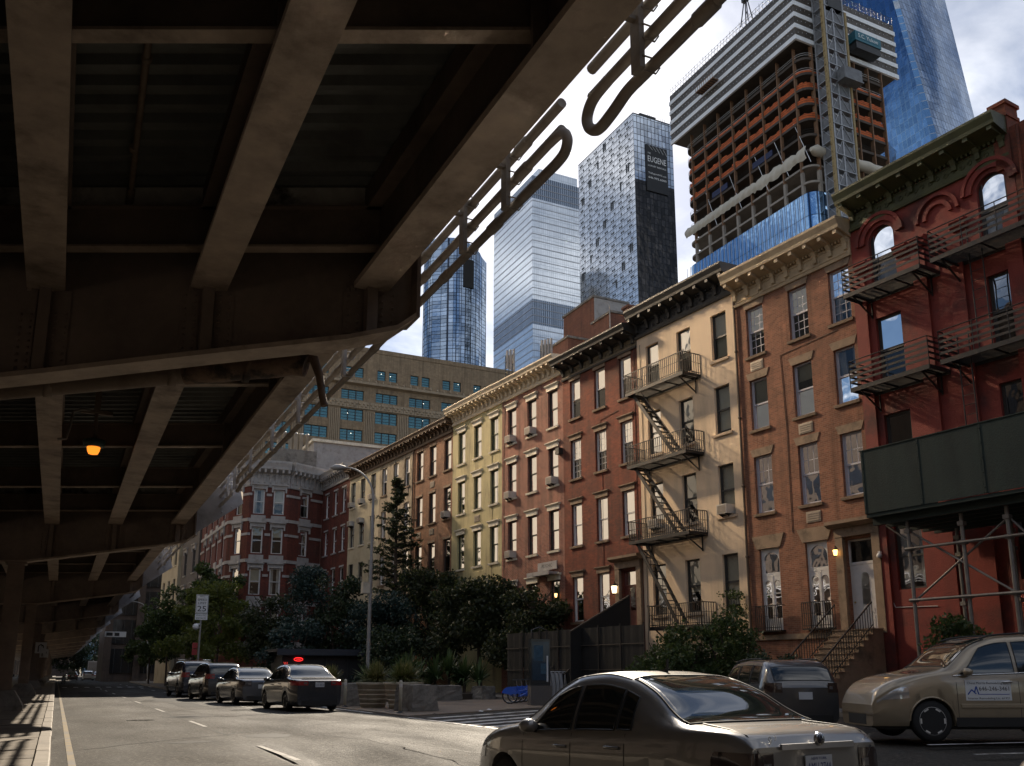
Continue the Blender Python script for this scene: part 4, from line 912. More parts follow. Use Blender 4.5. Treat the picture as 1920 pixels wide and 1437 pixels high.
def front_door(t, x, z, w, h, mat_, arched, surround):
    o_ = MB(); o_.box(-w / 2, w / 2, -.24, -.18, 0, h * .72); d = o_.build('door', mat_, t, (x, 0, z))
    pn = MB()
    for (a, b_, c, e) in ((-.3, .3, .12, .55), (-.3, .3, .65, .8)): pn.box(a, b_, -.18, -.165, c, e)
    pn.build('door_panel', mat_, d)
    g_ = MB(); k = 10; g_.add([(-.17, -.17, .95), (.17, -.17, .95)] + [(.17 * cos(pi * i / k), -.17, 1.95 + .17 * sin(pi * i / k)) for i in range(k + 1)], [tuple(range(k + 3))]); g_.build('door_glass', win_glass, d)
    tr_ = MB(); tr_.box(-w / 2, w / 2, -.23, -.16, h * .72, h * .72 + .1); tr_.box(-w / 2, -w / 2 + .08, -.23, -.16, h * .72 + .1, h); tr_.box(w / 2 - .08, w / 2, -.23, -.16, h * .72 + .1, h); tr_.box(-w / 2 + .08, w / 2 - .08, -.23, -.16, h - .07, h); tr_.build('transom_frame', mat_, d)
    g_ = MB(); g_.quad((-w / 2 + .08, -.2, h * .72 + .1), (w / 2 - .08, -.2, h * .72 + .1), (w / 2 - .08, -.2, h - .07), (-w / 2 + .08, -.2, h - .07)); g_.build('transom_pane', win_glass, d)
    g_ = MB(); g_.box(-w / 2, w / 2, -.9, -.85, 0, h); g_.build('interior', dark_hole, d)
    kb = MB(); kb.lathe([(.01, -.02), (.035, 0), (.03, .03), (.005, .04)], (w / 2 - .12, -.17, 1.05), 8, axis='y'); kb.build('knob', mk('brass', (.5, .36, .12), .3, .9), d)
    s_ = MB(); hw = w / 2
    s_.box(-hw - .34, -hw - .01, .004, .16, -.1, h + .1); s_.box(hw + .01, hw + .34, .004, .16, -.1, h + .1); s_.box(-hw - .34, hw + .34, .004, .18, h + .1, h + .45)
    s_.extr([(.004, h + .45), (.3, h + .45), (.5, h + .56), (.5, h + .68), (.004, h + .74)], 'x', -hw - .5, hw + .5); s_.build('door_surround', surround, t, (x, 0, z))
    return d
front_door(h_br, 21.5 - U, 2.75, 1.24, 3.35, fr_white, True, stone_b)
door_red = mk('door_dark_red', (0.12, 0.03, 0.022), .5, var=.15, scale=3)
front_door(h_dk, 34.85 - 33.8, 3.3, 1.3, 2.9, door_red, False, stone_b)
def lamp_wall(t, x, y, z, s=1.0, strength=6, col=(1, .72, .38)):
    m = MB(); m.tube([(x, 0, z + .1 * s), (x, y, z + .34 * s), (x, y, z + .27 * s)], .014, 5); m.lathe([(.02, .27 * s), (.10 * s, .2 * s), (.11 * s, .19 * s), (.02, .19 * s)], (x, y, z), 8); m.lathe([(.03, -.06 * s), (.06 * s, -.04 * s), (.06 * s, -.02 * s), (.02, -.02 * s)], (x, y, z), 8); m.build('wall_lamp', iron_b, t)
    g_ = MB(); g_.lathe([(.055 * s, -.02 * s), (.085 * s, .17 * s), (.08 * s, .19 * s)], (x, y, z), 8); g_.build('lamp_glass', emit('lamp_glow_%d' % (strength * 10), col, strength), t)
lamp_wall(h_br, 22.35 - U, .3, 5.55, 1.0, 3, (1, .55, .15)); lamp_wall(h_dk, 35.75 - 33.8, .28, 5.15, 1.7, 2.2, (1, .8, .5))
lamp_wall(h_bw, 41.0 - 40.4, .2, 5.3, 1.0, 2, (1, .55, .2))
def stoop(t, x, z, w, n, run, mat_):
    st = MB(); rise = z / n
    for k in range(n):
        m = MB(); y1 = .5 + run * (k + 1); zt_ = z - rise * k
        m.box(x - w / 2, x + w / 2, .2 if k == 0 else .5 + run * k - .0, y1, 0.1, zt_); m.box(x - w / 2 - .03, x + w / 2 + .03, (.2 if k == 0 else .5 + run * k + .003), y1 + .03, zt_, zt_ + .04); m.build('step', mat_, t)
    for s in (-1, 1):
        m = MB(); xx = x + s * (w / 2 - .06); ya, yb = .5 + run * .5, .5 + run * n
        m.beam((xx, ya, z + .95), (xx, yb, .95 + rise), .045, .04); m.beam((xx, ya, z + .18), (xx, yb, .18 + rise), .025, .025); k = int((yb - ya) / .13)
        for i in range(k + 1):
            f = i / k; y = ya + (yb - ya) * f; zz_ = z + (rise - z) * f; m.box(xx - .01, xx + .01, y - .01, y + .01, zz_, zz_ + .95)
        m.box(xx - .03, xx + .03, yb - .03, yb + .03, .05, 1.25); m.build('stair_rail', iron_b, t)
stoop(h_br, 21.5 - U, 2.75, 1.7, 13, .27, stone_b)
stoop(h_dk, 34.85 - 33.8, 3.3, 1.7, 15, .27, stone_b)
m = MB(); m.box(26.9 - U, 22.5 - U, .02, .09, 2.55, 2.75); m.build('water_table', stone_b, h_br)
# sign and canopy of the orange brick house
m = MB(); m.box(.5, 2.6, .05, .75, 6.55, 6.68); m.box(.45, 2.65, .7, .78, 6.5, 6.72); m.build('canopy', stone_grey, h_bw)
sg = MB(); sg.box(.55, 2.45, .12, .17, 6.85, 7.3); sgn = sg.build('sign_board', stone_grey, h_bw)
lettering('PSYCHIC', .26, fr_dark, sgn, (1.5, .175, 7.08), (radians(90), 0, pi))
# ------------------------------------------------------------------ sidewalk shed
sh = thing('sidewalk_shed', 'dark green plywood sidewalk shed on steel tube scaffolding before red house', 'scaffold', fp(8), FROT)
shed_g = mk('shed_green_ply', (0.018, 0.031, 0.025), .75, var=.45, scale=1.2, fine=20, bmp=.3, dirt=(.03, .038, .032), dirt_amt=.5, stretch=(1.5, 1.5, .35))
tube_m = mk('galvanised_tube', (0.22, 0.205, 0.19), .45, .5, var=.2, scale=3, dirt=(.15, .12, .1), dirt_amt=.5)
X0 = 18.1 - 8
for k in range(5):
    m = MB(); a = X0 - 1.22 * (k + 1) * 1.6; m.box(a + .006, a + 1.95 - .006, 4.0, 4.03, 6.12, 8.12); m.build('plywood_panel', shed_g, sh)
for k in range(2): m = MB(); m.box(X0 - .005, X0 + .025, 4.0 - 1.9 * (k + 1) + .01, 4.0 - 1.9 * k - .006, 6.12, 8.12); m.build('plywood_panel', shed_g, sh)
for k in range(6):
    xx = X0 - .04 - 1.953 * k; m = MB(); m.box(xx - .03, xx + .03, 4.03, 4.05, 6.14, 8.10)
    for q in range(5): m.lathe([(.02, .0), (.02, .012), (.005, .016)], (xx, 4.05, 6.3 + .42 * q), 6, axis='y')
    m.build('batten', shed_g, sh)
m = MB(); m.box(X0 - 9.7, X0 + .03, 3.98, 4.06, 8.12, 8.15); m.build('capping_board', shed_g, sh)
m = MB(); m.box(X0 - 9.7, X0 - .01, .3, 3.99, 6.0, 6.1)
for k in range(6): m.box(X0 - 9.7, X0 - .02, .5 + .62 * k, .62 + .62 * k, 5.78, 6.0)
m.build('shed_deck', shed_g, sh)
for x in (17.1, 15.35, 14.0, 12.2):
    for y in (3.4, .9):
        m = MB(); m.tube([(x - 8, y, .1), (x - 8, y, 5.8)], .058, 10); m.box(x - 8.12, x - 7.88, y - .12, y + .12, .1, .14); p = m.build('scaffold_post', tube_m, sh)
        for z in (3.4, 4.95, 5.5): c = MB(); c.box(x - 8.09, x - 7.91, y - .09, y + .09, z - .06, z + .06); c.build('clamp', tube_m, p)
for z in (3.4, 4.95):
    m = MB(); m.tube([(17.2 - 8, 3.49, z), (11 - 8, 3.49, z)], .045, 8); m.build('scaffold_ledger', tube_m, sh)
for a, b_ in (((17.1, 5.5), (14.0, 3.4)), ((17.1, 3.4), (14.0, 5.5)), ((17.9, 5.8), (16.9, 5.0)), ((14.0, 5.5), (12.2, 3.4))):
    m = MB(); m.tube([(a[0] - 8, 3.33, a[1]), (b_[0] - 8, 3.33, b_[1])], .035, 8); m.build('scaffold_brace', tube_m, sh)
# ------------------------------------------------------------------ corner block with bay front
cb = thing('corner_block', 'deep red brick corner building with white stone bands and cornice', 'building', (0, 0, 0))
P_ = [fp(79.62), Vector((17.3, 80.2, 0)), Vector((13.9, 80.6, 0)), Vector((12.6, 83.2, 0)), Vector((12.2, 97, 0))]
for i, (a, b_) in enumerate(zip(P_[:-1], P_[1:])):
    d = b_ - a; Lg = d.length; rz = atan2(d.y, d.x)
    # local x along a->b, y must point outward (towards the street): outward = right-hand side seen from above of b->a
    cols = {0: [2.0] if Lg > 3 else [Lg / 2], 1: [.9, 2.6], 2: [1.45], 3: [2, 5, 8, 11]}[i]
    rz_ = atan2(-d.y, -d.x); org = b_                       # run from b to a so that +y... is checked below
    nrm = Vector((-(-d.y), -d.x, 0)).normalized()
    base, rot, flip = (a, rz, False)
    if Vector((-d.y, d.x, 0)).dot(Vector((0, 0, 0)) - (a + b_) / 2) < 0: base, rot, flip = (b_, rz_, True)
    rowsc = [(15.0, 2.2), (11.5, 2.3), (7.9, 2.3), (4.3, 2.2)]
    xs = [(Lg - c if flip else c) for c in cols]; ww = .95
    fac = bpy.data.objects.new('facade', wall_mesh(0, Lg, -.02, 18.2, [(x - ww / 2, x + ww / 2, z, z + h) for x in xs for z, h in rowsc]).mesh('facade', br_corner)); COL.objects.link(fac)
    fac.parent = cb; fac.location = base; fac.rotation_euler = (0, 0, rot)
    for r_i, (z, h) in enumerate(rowsc):
        for x in xs: add_window(fac, x, z, ww, h, 'plain', fr_white, B1[(r_i + int(x)) % 4], None, ('pediment', stone_grey))
    def band(x0_, x1_, y1_, z0_, z1_):
        if x1_ - x0_ > .02: q_ = MB(); q_.box(x0_, x1_, .003, y1_, z0_, z1_); q_.build('stone_band', stone_grey, fac)
    for z in (16.6, 14.3, 13.05, 10.7, 9.45, 7.1, 5.9):
        xs2 = sorted([(x - ww / 2 - .14, x + ww / 2 + .14) for x in xs]); cur = 0.0
        if not any(zz_ - .1 < z < zz_ + h_ + .3 for zz_, h_ in rowsc): band(0, Lg, .07, z, z + .28)
        else:
            for a_, e_ in xs2: band(cur, a_, .07, z, z + .22); cur = e_
            band(cur, Lg, .07, z, z + .22)
    for x in xs:
        for z in (14.0, 10.5, 6.9): band(x - .62, x + .62, .10, z, z + .85)
    band(0, Lg, .11, 3.1, 3.9)
    cornice(fac, Lg, 17.5, 19.7, stone_grey, stone_grey, max(4, int(Lg / .45)), .75, True, 0, False)
m = MB(); m.prism([(p.x, p.y) for p in P_] + [(30, 97), (30, 80)], 18.0, 18.35); m.build('roof', roof_m, cb)
m = MB(); m.box(13.5, 22, 82.5, 86, 18.35, 19.9); m.build('parapet', conc2, cb)
pot_m = mk('chimney_pot_zinc', (.45, .43, .40), .4, .6)
for k in range(6): m = MB(); m.lathe([(.14, 0), (.14, 1.6), (.2, 1.62), (.2, 1.75), (.1, 1.8)], (17.0 + .55 * k, 85, 22.1), 10); m.build('chimney_pot', pot_m, cb)
m = MB(); m.box(16.3, 20.6, 84.4, 86.4, 18.4, 22.1); m.build('chimney_stack', conc2, cb)
rb = thing('rooftop_shed', 'pale rendered rooftop shed catching light behind the cornices', 'rooftop shed', (24, 92, 0))
m = MB(); m.box(-2.5, 5.0, -2.5, 4, 17, 24.4); m.build('shed_wall', stone_grey, rb); m = MB(); m.box(-2.7, 5.2, -2.7, 4.2, 24.4, 24.7); m.build('shed_roof', stone_w, rb)
# narrow dark house and cream house beyond the corner
nh = thing('narrow_house', 'narrow dark stone house with white trim beyond the corner building', 'house', (12.0, 97.2, 0), radians(95), 'houses beyond the corner block')
wall_mesh(0, 8, -.02, 20.5, [(x - .6, x + .6, z, z + 2.5) for x in (2, 6) for z in (15.5, 11.5, 7.5, 3.5)], back=8).build('wall', mk('dark_stone', (.10, .085, .075), .85, var=.25, scale=2), nh)
for x in (2, 6):
    for z in (15.5, 11.5, 7.5, 3.5): add_window(nh, x, z, 1.2, 2.5, 'plain', fr_dark, None, stone_grey, ('pediment', stone_grey))
cornice(nh, 8, 19.0, 20.8, stone_grey, stone_grey, 12, .6)
ch = thing('narrow_house', 'narrow cream house with bracketed cornice beside the dark glass block', 'house', (11.0, 105.6, 0), radians(95), 'houses beyond the corner block')
wall_mesh(0, 9, -.02, 18.2, [(x - .6, x + .6, z, z + 3.0) for x in (1.6, 4.5, 7.4) for z in (13, 8.5, 4)], back=8).build('wall', cream_paint, ch)
for x in (1.6, 4.5, 7.4):
    for z in (13, 8.5, 4): add_window(ch, x, z, 1.2, 3.0, 'plain', fr_dark, None, stone_w)
cornice(ch, 9, 17.0, 18.9, corn_cream, corn_cream, 14, .7)
# ================================================================== the blocks and towers behind
def slabbox(name, m, x0, x1, y0, y1, z0, z1, par, org):
    b = MB(); b.box(x0 - org[0], x1 - org[0], y0 - org[1], y1 - org[1], z0, z1); return b.build(name, m, par)
# --- tan office block (stepped masonry, behind the row)
ob = thing('office_block', 'broad tan masonry office block with teal windows behind the row houses', 'building', (60, 172.4, 0))
ob_wall = mkbrick('brick_buff', (0.30, 0.225, 0.145), (0.25, 0.185, 0.12), (0.27, 0.21, 0.15), stain=(.15, .11, .075), bw=.9, bh=.35, amt=.3)
ob_trim = mk('buff_terracotta', (0.33, 0.26, 0.18), .8, var=.18, scale=.6, fine=3, bmp=.5, dirt=(.16, .12, .08), dirt_amt=.5)
teal_glass = mirrorglass('teal_office_glass', (0.10, 0.22, 0.24), .12, .55, wav=.03)
fr_blk = mk('steel_sash_black', (.025, .027, .028), .5)
ops = []; wins = []
for k in range(-4, 5):
    xc = 56.75 - 60 + 7.22 * k
    for dx in (-1.25, 1.25): wins.append((xc + dx - .9, xc + dx + .9, 60.3, 62.4, 'top'))
    for z0, z1 in ((55.5, 57.5), (51.0, 53.5), (46.9, 49.2), (42.5, 44.9), (38, 40.5)): wins.append((xc - 2.35, xc + 2.35, z0, z1, 'tri'))
m = wall_mesh(-42, 33, 0, 66.6, [w[:4] for w in wins], depth=.5)
# wall_mesh faces +y; this block faces -y, so it is turned round by its own rotation
hold = thing('office_front', None, None, (0, 0, 0)); hold.parent = ob; hold.rotation_euler = (0, 0, pi)
for v in range(len(m.v)): m.v[v] = (m.v[v][0], m.v[v][1], m.v[v][2])
m.build('wall', ob_wall, ob, (0, 0, 0), pi)
bpy.data.objects.remove(hold)
wcache = {}
lampm = emit('office_ceiling_lamp', (1, .93, .8), 2.5)
for i, (xa, xb, za, zb, kind) in enumerate(wins):
    w, h = xb - xa, zb - za; key = (round(w, 2), round(h, 2))
    if key not in wcache:
        f = MB(); f.box(-w / 2, -w / 2 + .12, -.4, -.25, 0, h); f.box(w / 2 - .12, w / 2, -.4, -.25, 0, h); f.box(-w / 2, w / 2, -.39, -.26, 0, .1); f.box(-w / 2, w / 2, -.39, -.26, h - .1, h)
        for q in ((-w / 6, w / 6) if w > 3 else ()): f.box(q - .09, q + .09, -.4, -.22, .1, h - .1)
        for q in (1, 2, 3): f.box(-w / 2 + .1, w / 2 - .1, -.37, -.28, h * q / 4 - .035, h * q / 4 + .035)
        p = MB(); p.quad((-w / 2, -.34, 0), (w / 2, -.34, 0), (w / 2, -.34, h), (-w / 2, -.34, h)); wcache[key] = (f.mesh('window', fr_blk), p.mesh('pane', teal_glass))
    o = put(wcache[key][0], 'window', ob, (-(xa + xb) / 2, 0, za), pi); put(wcache[key][1], 'pane', o)
    if (i * 7) % 5 in (0, 2) and za > 45:
        l_ = MB(); x_ = random.uniform(-.3, .3) * w; l_.lathe([(.01, 0), (.06, .04), (.06, .09), (.01, .12)], (x_, -.24, h * random.uniform(.55, .8)), 6); l_.build('ceiling_lamp', lampm, o)
for k in range(-4, 5):
    xc = 56.75 - 60 + 7.22 * k
    for z0, z1 in ((49.2, 51.0), (44.9, 46.9), (40.5, 42.5)):
        s = MB(); s.box(xc - 2.34, xc + 2.34, -.36, -.2, z0, z1); s.build('spandrel', mk('spandrel_dark', (.06, .055, .05), .6, var=.2, scale=.5), ob, (0, 0, 0), pi)
    pr = MB()
    for q in range(6): pr.box(xc + 2.55 + q * .38, xc + 2.55 + q * .38 + .2, .004, .16, 36, 53.2)
    pr.build('fluted_pier', ob_trim, ob, (0, 0, 0), pi)
    for q in range(3):
        fz = MB(); a = xc - 3.61 + q * 2.407; fz.box(a + .03, a + 2.37, .004, .22, 53.7, 55.2)
        for j in range(5): fz.lathe([(.25, -.05), (.22, .09), (.05, .13)], (a + .35 + .43 * j, .24, 54.45 + .25 * (-1) ** j), 6, axis='y')
        fz.build('frieze_panel', ob_trim, ob, (0, 0, 0), pi)
m = MB(); m.extr([(.004, 58.5), (.9, 58.8), (.9, 59.3), (.004, 59.4)], 'x', -42, 33)
for k in range(50): m.lathe([(.2, 0), (.28, .25), (.1, .6 + .3 * (k % 3 == 0))], (-41.5 + 1.5 * k, .5, 59.3), 6)
m.build('cornice_ledge', ob_trim, ob, (0, 0, 0), pi)
m = MB(); m.box(-33, 42, .9, 40, 0, 66); m.box(-33.2, 42.2, -.12, 40.2, 66, 66.9); m.build('block_body', ob_wall, ob)
# --- rooftop masonry boxes behind the cornices
bh_br = mkbrick('brick_rooftop', (.20, .085, .055), (.16, .065, .045), (.2, .13, .1), bw=.4, bh=.14, amt=.4)
for (lab, x0, x1, y0, y1, z1, m2) in (('tall brick rooftop bulkhead with a pale side wall', 41.5, 45.3, 67.2, 72.9, 35.3, stone_grey), ('brick rooftop bulkhead with chimney, right of the pale sided one', 39.6, 43.2, 61.4, 64.5, 31.3, None), ('low dark brick rooftop bulkhead left of the tall one', 36.5, 40.5, 63.4, 66.9, 29.2, None)):
    bk_ = thing('rooftop_bulkhead', lab, 'rooftop bulkhead', ((x0 + x1) / 2, (y0 + y1) / 2, 18), 0, 'brick boxes on the roofs behind the row')
    cx, cy = (x0 + x1) / 2, (y0 + y1) / 2
    m = MB(); m.box(x0 - cx, x1 - cx, y0 - cy, y1 - cy, 0, z1 - 18); m.build('wall', bh_br, bk_)
    m = MB(); m.box(x0 - cx - .1, x1 - cx + .1, y0 - cy - .1, y1 - cy + .1, z1 - 18, z1 - 17.8); m.build('coping', conc2, bk_)
    if m2: m = MB(); m.box(x0 - cx + .02, x1 - cx - .02, y0 - cy - .04, y0 - cy - .01, 0, z1 - 18.02); m.build('side_render', m2, bk_); m = MB(); m.box(.3, .9, y0 - cy - .08, y0 - cy - .045, 13.6, 15.4); m.build('slot_window', dark_hole, bk_)
    elif z1 > 30: m = MB(); m.box(x1 - cx - 1.1, x1 - cx - .2, -.5, .4, z1 - 17.8, z1 - 16.6); m.box(x1 - cx - 1.2, x1 - cx - .1, -.6, .5, z1 - 16.6, z1 - 16.4); m.build('chimney', bh_br, bk_); m = MB(); m.tube([(x0 - cx - .15, y0 - cy - .05, 4), (x0 - cx - .15, y0 - cy - .05, z1 - 17.3)], .05, 6); m.build('vent_pipe', stone_grey, bk_)
for lab, p, n in (('cluster of pale panel antennas above the orange brick house roof', (31.6, 64.6, 18.3), 3), ('panel antennas on bent arms above the dark red house roof', (34.2, 63.3, 18.3), 4)):
    an = thing('cell_antenna', lab, 'antenna', p, 0, 'rooftop antennas')
    top = 9.4 if n == 3 else 10.3
    for k in range(n):
        m = MB(); m.tube([(.35 * k - .4, .1 * k, 0), (.35 * k - .4, .1 * k, top - .6 + .15 * k)], .04, 6); m.tube([(.35 * k - .4, .1 * k, top - 1.2), (.35 * k - .2, .1 * k, top - 1.0)], .03, 5); m.build('mast', fr_blk, an)
        m = MB(); m.box(.35 * k - .33, .35 * k - .17, .1 * k - .06, .1 * k + .06, top - 1.7, top - .1 + .15 * k); m.build('antenna_panel', stone_grey, an)
for k, (u, w_, h_, r_) in enumerate(((57.0, -3.0, 2.2, .16), (56.0, -3.4, 1.5, .25), (64, -3, 1.7, .12), (64.8, -3.2, 1.2, .12), (66.5, -3, 1.0, .2))):
    p = fp(u, w_, 18.4); vt = thing('roof_vent', ['tall black flue on the roof of the brown brick house', 'stubby capped flue beside the tall black one', 'zinc flue on the greyish house roof', 'shorter zinc flue beside another', 'round vent cowl on the cream house roof'][k], 'roof vent', p, 0, 'roof flues and vents')
    m = MB(); m.lathe([(r_, 0), (r_, h_)], n=10); m.build('flue', fr_blk if k < 2 else pot_m, vt); m = MB(); m.lathe([(r_ * 1.1, h_ - .1), (r_ * 1.7, h_ + .05), (r_ * 1.5, h_ + .25), (.02, h_ + .35)], n=10); m.build('cowl', fr_blk if k < 2 else pot_m, vt)
# --- round-cornered glass tower
rt = thing('round_tower', 'slim rounded blue glass tower between viaduct and pale tower', 'skyscraper', (176, 428, 0))
rg = mirrorglass('round_tower_glass', (.34, .42, .52), .06, .85, (1.9, 4.2), (.03, .035, .05), .02, .35, .14)
n = 28; R_ = 15.0; ring = [(R_ * (1.15 if abs(cos(2 * pi * k / n)) > .8 else 1.0) * cos(2 * pi * k / n), R_ * sin(2 * pi * k / n)) for k in range(n)]
ztop = [224 - 5 * sin(2 * pi * k / n + .9) for k in range(n)]
m = MB()
for k in range(n):
    a, b_ = ring[k], ring[(k + 1) % n]; m.add([(a[0], a[1], 0), (b_[0], b_[1], 0), (b_[0], b_[1], ztop[(k + 1) % n]), (a[0], a[1], ztop[k])], [(0, 1, 2, 3)])
m.build('curtain_wall', rg, rt)
m = MB(); m.add([(a[0], a[1], z - 1) for a, z in zip(ring, ztop)], [tuple(range(n))]); m.build('roof', roof_m, rt)
m = MB()
for k in range(n): m.tube([(ring[k][0] * 1.004, ring[k][1] * 1.004, 100), (ring[k][0] * 1.004, ring[k][1] * 1.004, ztop[k])], .10, 4)
for z in np.arange(120, 219, 4.2): m.tube([(x * 1.003, y * 1.003, z) for x, y in ring], .12, 4, closed=True)
m.build('mullions', fr_blk, rt, kind='stuff')
m = MB(); m.prism([(-1.5, -R_ - .6), (4.5, -R_ - .2), (4.5, -R_ + 3), (-1.5, -R_ + 3)], 201, 217); m.build('recess_dark', dark_hole, rt)
# --- pale glass tower
pt = thing('pale_tower', 'pale reflective glass tower directly below the sun', 'skyscraper', (277.9, 531.8, 0))
pg1 = mirrorglass('pale_tower_glass', (.80, .85, .90), .07, .6, (1.55, 4.1), (.30, .35, .40), .012, .08, .11)
pg2 = mirrorglass('pale_tower_louvre', (.36, .42, .50), .2, .7, (1.7, 24), (.08, .1, .13), .02, .15, .5)
PX, PY = 277.9, 531.8
for za, zb, mt in ((0, 241, pg1), (241, 260, pg2), (260, 338, pg1), (338, 356, pg2)): slabbox('glass_wall', mt, PX, PX + 41, PY, PY + 65, za, zb, pt, (PX, PY))
slabbox('glass_wall', pg1, PX + 8, PX + 41, PY + 5, PY + 65, 356, 366, pt, (PX, PY))
m = MB()
for z in np.arange(206, 356, 5.2): m.box(-.16, 41.2, -.2, -.01, z, z + .4); m.box(-.2, -.01, -.15, 65, z, z + .4)
m.build('floor_lines', steel_gr, pt, kind='stuff')
# --- residential tower with the banner
et = thing('banner_tower', 'tall glass apartment tower carrying a black rental banner', 'skyscraper', (216.2, 312.5, 0))
eg1 = mirrorglass('apartment_glass', (.95, .95, .95), .10, .7, (2.35, 3.1), (.30, .31, .32), .012, .12, .13)
eg2 = mirrorglass('apartment_glass_upper', (.40, .46, .54), .06, .85, (2.0, 3.1), (.06, .065, .07), .02, .3, .16)
eg3 = mirrorglass('apartment_glass_dark_reflection', (.035, .033, .033), .08, .6, (2.0, 3.1), (.012, .012, .012), .06, .5, .2)  # dark reflection of a neighbouring tower, put into the lower face's colour
b_ = MB(); b_.quad((0, 0, 0), (0, 50, 0), (0, 50, 255), (0, 0, 255)); b_.build('west_face', eg1, et)
b_ = MB(); b_.quad((0, 0, 222), (22, 0, 222), (22, 0, 255), (0, 0, 255)); b_.build('street_face_upper', eg2, et)
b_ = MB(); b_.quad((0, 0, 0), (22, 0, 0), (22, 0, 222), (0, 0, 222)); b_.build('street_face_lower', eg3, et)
b_ = MB(); b_.box(.1, 21.9, .1, 49.9, 0, 254.8); b_.box(0, 22, 0, 50, 255, 255.6); b_.build('core', roof_m, et)
b_ = MB(); b_.box(6, 15, 3, 14, 255.6, 259)
for k in range(9): b_.tube([(9 + k * 1.2, 1, 255.6), (9 + k * 1.2, 1, 258)], .1, 4)
b_.build('roof_plant', fr_blk, et)
wm = MB()
for fl_ in range(48):
    z = 107 + 3.1 * fl_
    for c_ in range(7):
        y = 3.2 + c_ * 6.9 + (1.2 if fl_ % 2 else 0)
        for dy in ((0, 1.5) if (fl_ * 5 + c_ * 3) % 4 else (0,)):
            h_ = .85 if (fl_ + 2 * c_) % 13 else 4.2
            wm.box(-.16, -.004, y + dy, y + dy + .9, z, z + h_)
wm.build('vent_windows', fr_blk, et, kind='stuff')
wl = MB()
for fl_ in range(48): z = 106.2 + 3.1 * fl_; wl.box(-.10, -.005, .2, 49.8, z, z + .22)
wl.build('floor_lines', fr_blk, et, kind='stuff')
bn = MB(); bn.box(6.3, 18.2, -.5, -.05, 217.5, 241); bnr = bn.build('banner', mk('banner_black', (.012, .012, .013), .6, var=.1, bmp=0), et)
bw_ = mk('banner_white', (.75, .75, .75), .6, var=.05, bmp=0)
for txt, sz, z, wd in (('THE', 1.1, 236.6, 1.7), ('EUGENE', 4.2, 233.6, 10.2), ('LUXURY RENTALS', 1.2, 230.3, 10.0), ('TheEugeneNYC.com', 1.2, 226.6, 10.0), ('646.992.6000', 1.5, 224.3, 10.0)):
    lettering(txt, sz, bw_, bnr, (12.25 if txt != 'THE' else 8.0, -.52, z), (radians(90), 0, 0), wd)
for k in range(5): m_ = MB(); m_.beam((8.0 + 2 * k, -.52, 240.6), (10 + 2 * k, -.52, 238.6 - .3 * k), .12, .03, up=(0, 1, 0)); m_.build('banner_stripe', bw_, bnr)
be = thing('glass_building', 'narrow blue grey glass building behind the banner tower', 'building', (238.5, 332, 0))
b_ = MB(); b_.box(0, 12, 0, 25, 0, 222); b_.build('glass_wall', mirrorglass('slim_glass', (.12, .17, .22), .08, .8, (2, 3.6), (.04, .05, .06), .05, .3, .2), be)
for z in (206, 176, 150): b_ = MB(); b_.box(-.1, 12.1, -.15, 0, z, z + 1.2); b_.build('band', fr_blk, be)
# --- tower under construction
ct = thing('construction_tower', 'unfinished tower with striped top box and orange netting on open floors', 'skyscraper', (161.4, 156.8, 0))
CXo, CYo = 161.4, 156.8
wst = mk('cladding_white', (.80, .82, .84), .45, .0, var=.12, scale=.3, fine=2, bmp=0)
dst = mk('cladding_dark', (.085, .072, .06), .5, .2, var=.4, scale=.5, fine=4, bmp=0)
scon = mk('raw_concrete_tower', (.30, .27, .235), .9, var=.2, scale=.4, fine=4, bmp=0, dirt=(.14, .11, .09))
scon_d = mk('floor_slab_dark', (.075, .06, .05), .9, var=.3, scale=.4, fine=4, bmp=0)
rst = mk('steel_column_rust', (.20, .11, .06), .75, var=.3, scale=.6, fine=4, bmp=0)
orn_ = mk('orange_netting', (.58, .13, .035), .85, var=.45, scale=.8, fine=6, bmp=.2)
tarp = mk('tarpaulin_white', (.52, .48, .40), .7, var=.12, scale=.35, fine=3, bmp=.3)
b_ = MB(); b_.box(.5, 38.3, .5, 55.5, 167.2, 184.6); b_.build('top_box_core', dst, ct)
zc_ = 166.8
for k in range(5):
    for (lo, hi, mt, nm, pr) in ((0, 1.35, wst, 'white_band', .0), (1.35, 3.5, dst, 'dark_band', .22)):
        z0_, z1_ = zc_ + 3.5 * k + lo, zc_ + 3.5 * k + hi
        nseg = 8
        b_ = MB(); b_.box(pr, .6, .6, 56 - pr, z0_ + .02, z1_ - .02)
        for q in range(14): b_.box(pr - .05, pr, 1 + 4 * q, 1.12 + 4 * q, z0_ + .05, z1_ - .05)
        b_.build(nm, mt, ct)
        b_ = MB(); b_.box(pr, 38.8 - pr, pr, .6, z0_ + .02, z1_ - .02)
        for q in range(13): b_.box(1 + 3 * q, 1.1 + 3 * q, pr - .05, pr, z0_ + .05, z1_ - .05)
        b_.build(nm, mt, ct)
b_ = MB()
for k in range(5):
    for q in range(36): b_.box(.12, .2, 1.2 + 1.5 * q + (k % 2) * .7, 1.2 + 1.5 * q + .14 + (k % 2) * .7, zc_ + 3.5 * k + 2.3 + .3 * (q % 3), zc_ + 3.5 * k + 2.46 + .3 * (q % 3))
    for q in range(25): b_.box(1.2 + 1.5 * q, 1.2 + 1.5 * q + .13, .12, .2, zc_ + 3.5 * k + 2.3 + .3 * (q % 3), zc_ + 3.5 * k + 2.46 + .3 * (q % 3))
b_.build('fixing_points', wst, ct, kind='stuff')
b_ = MB()
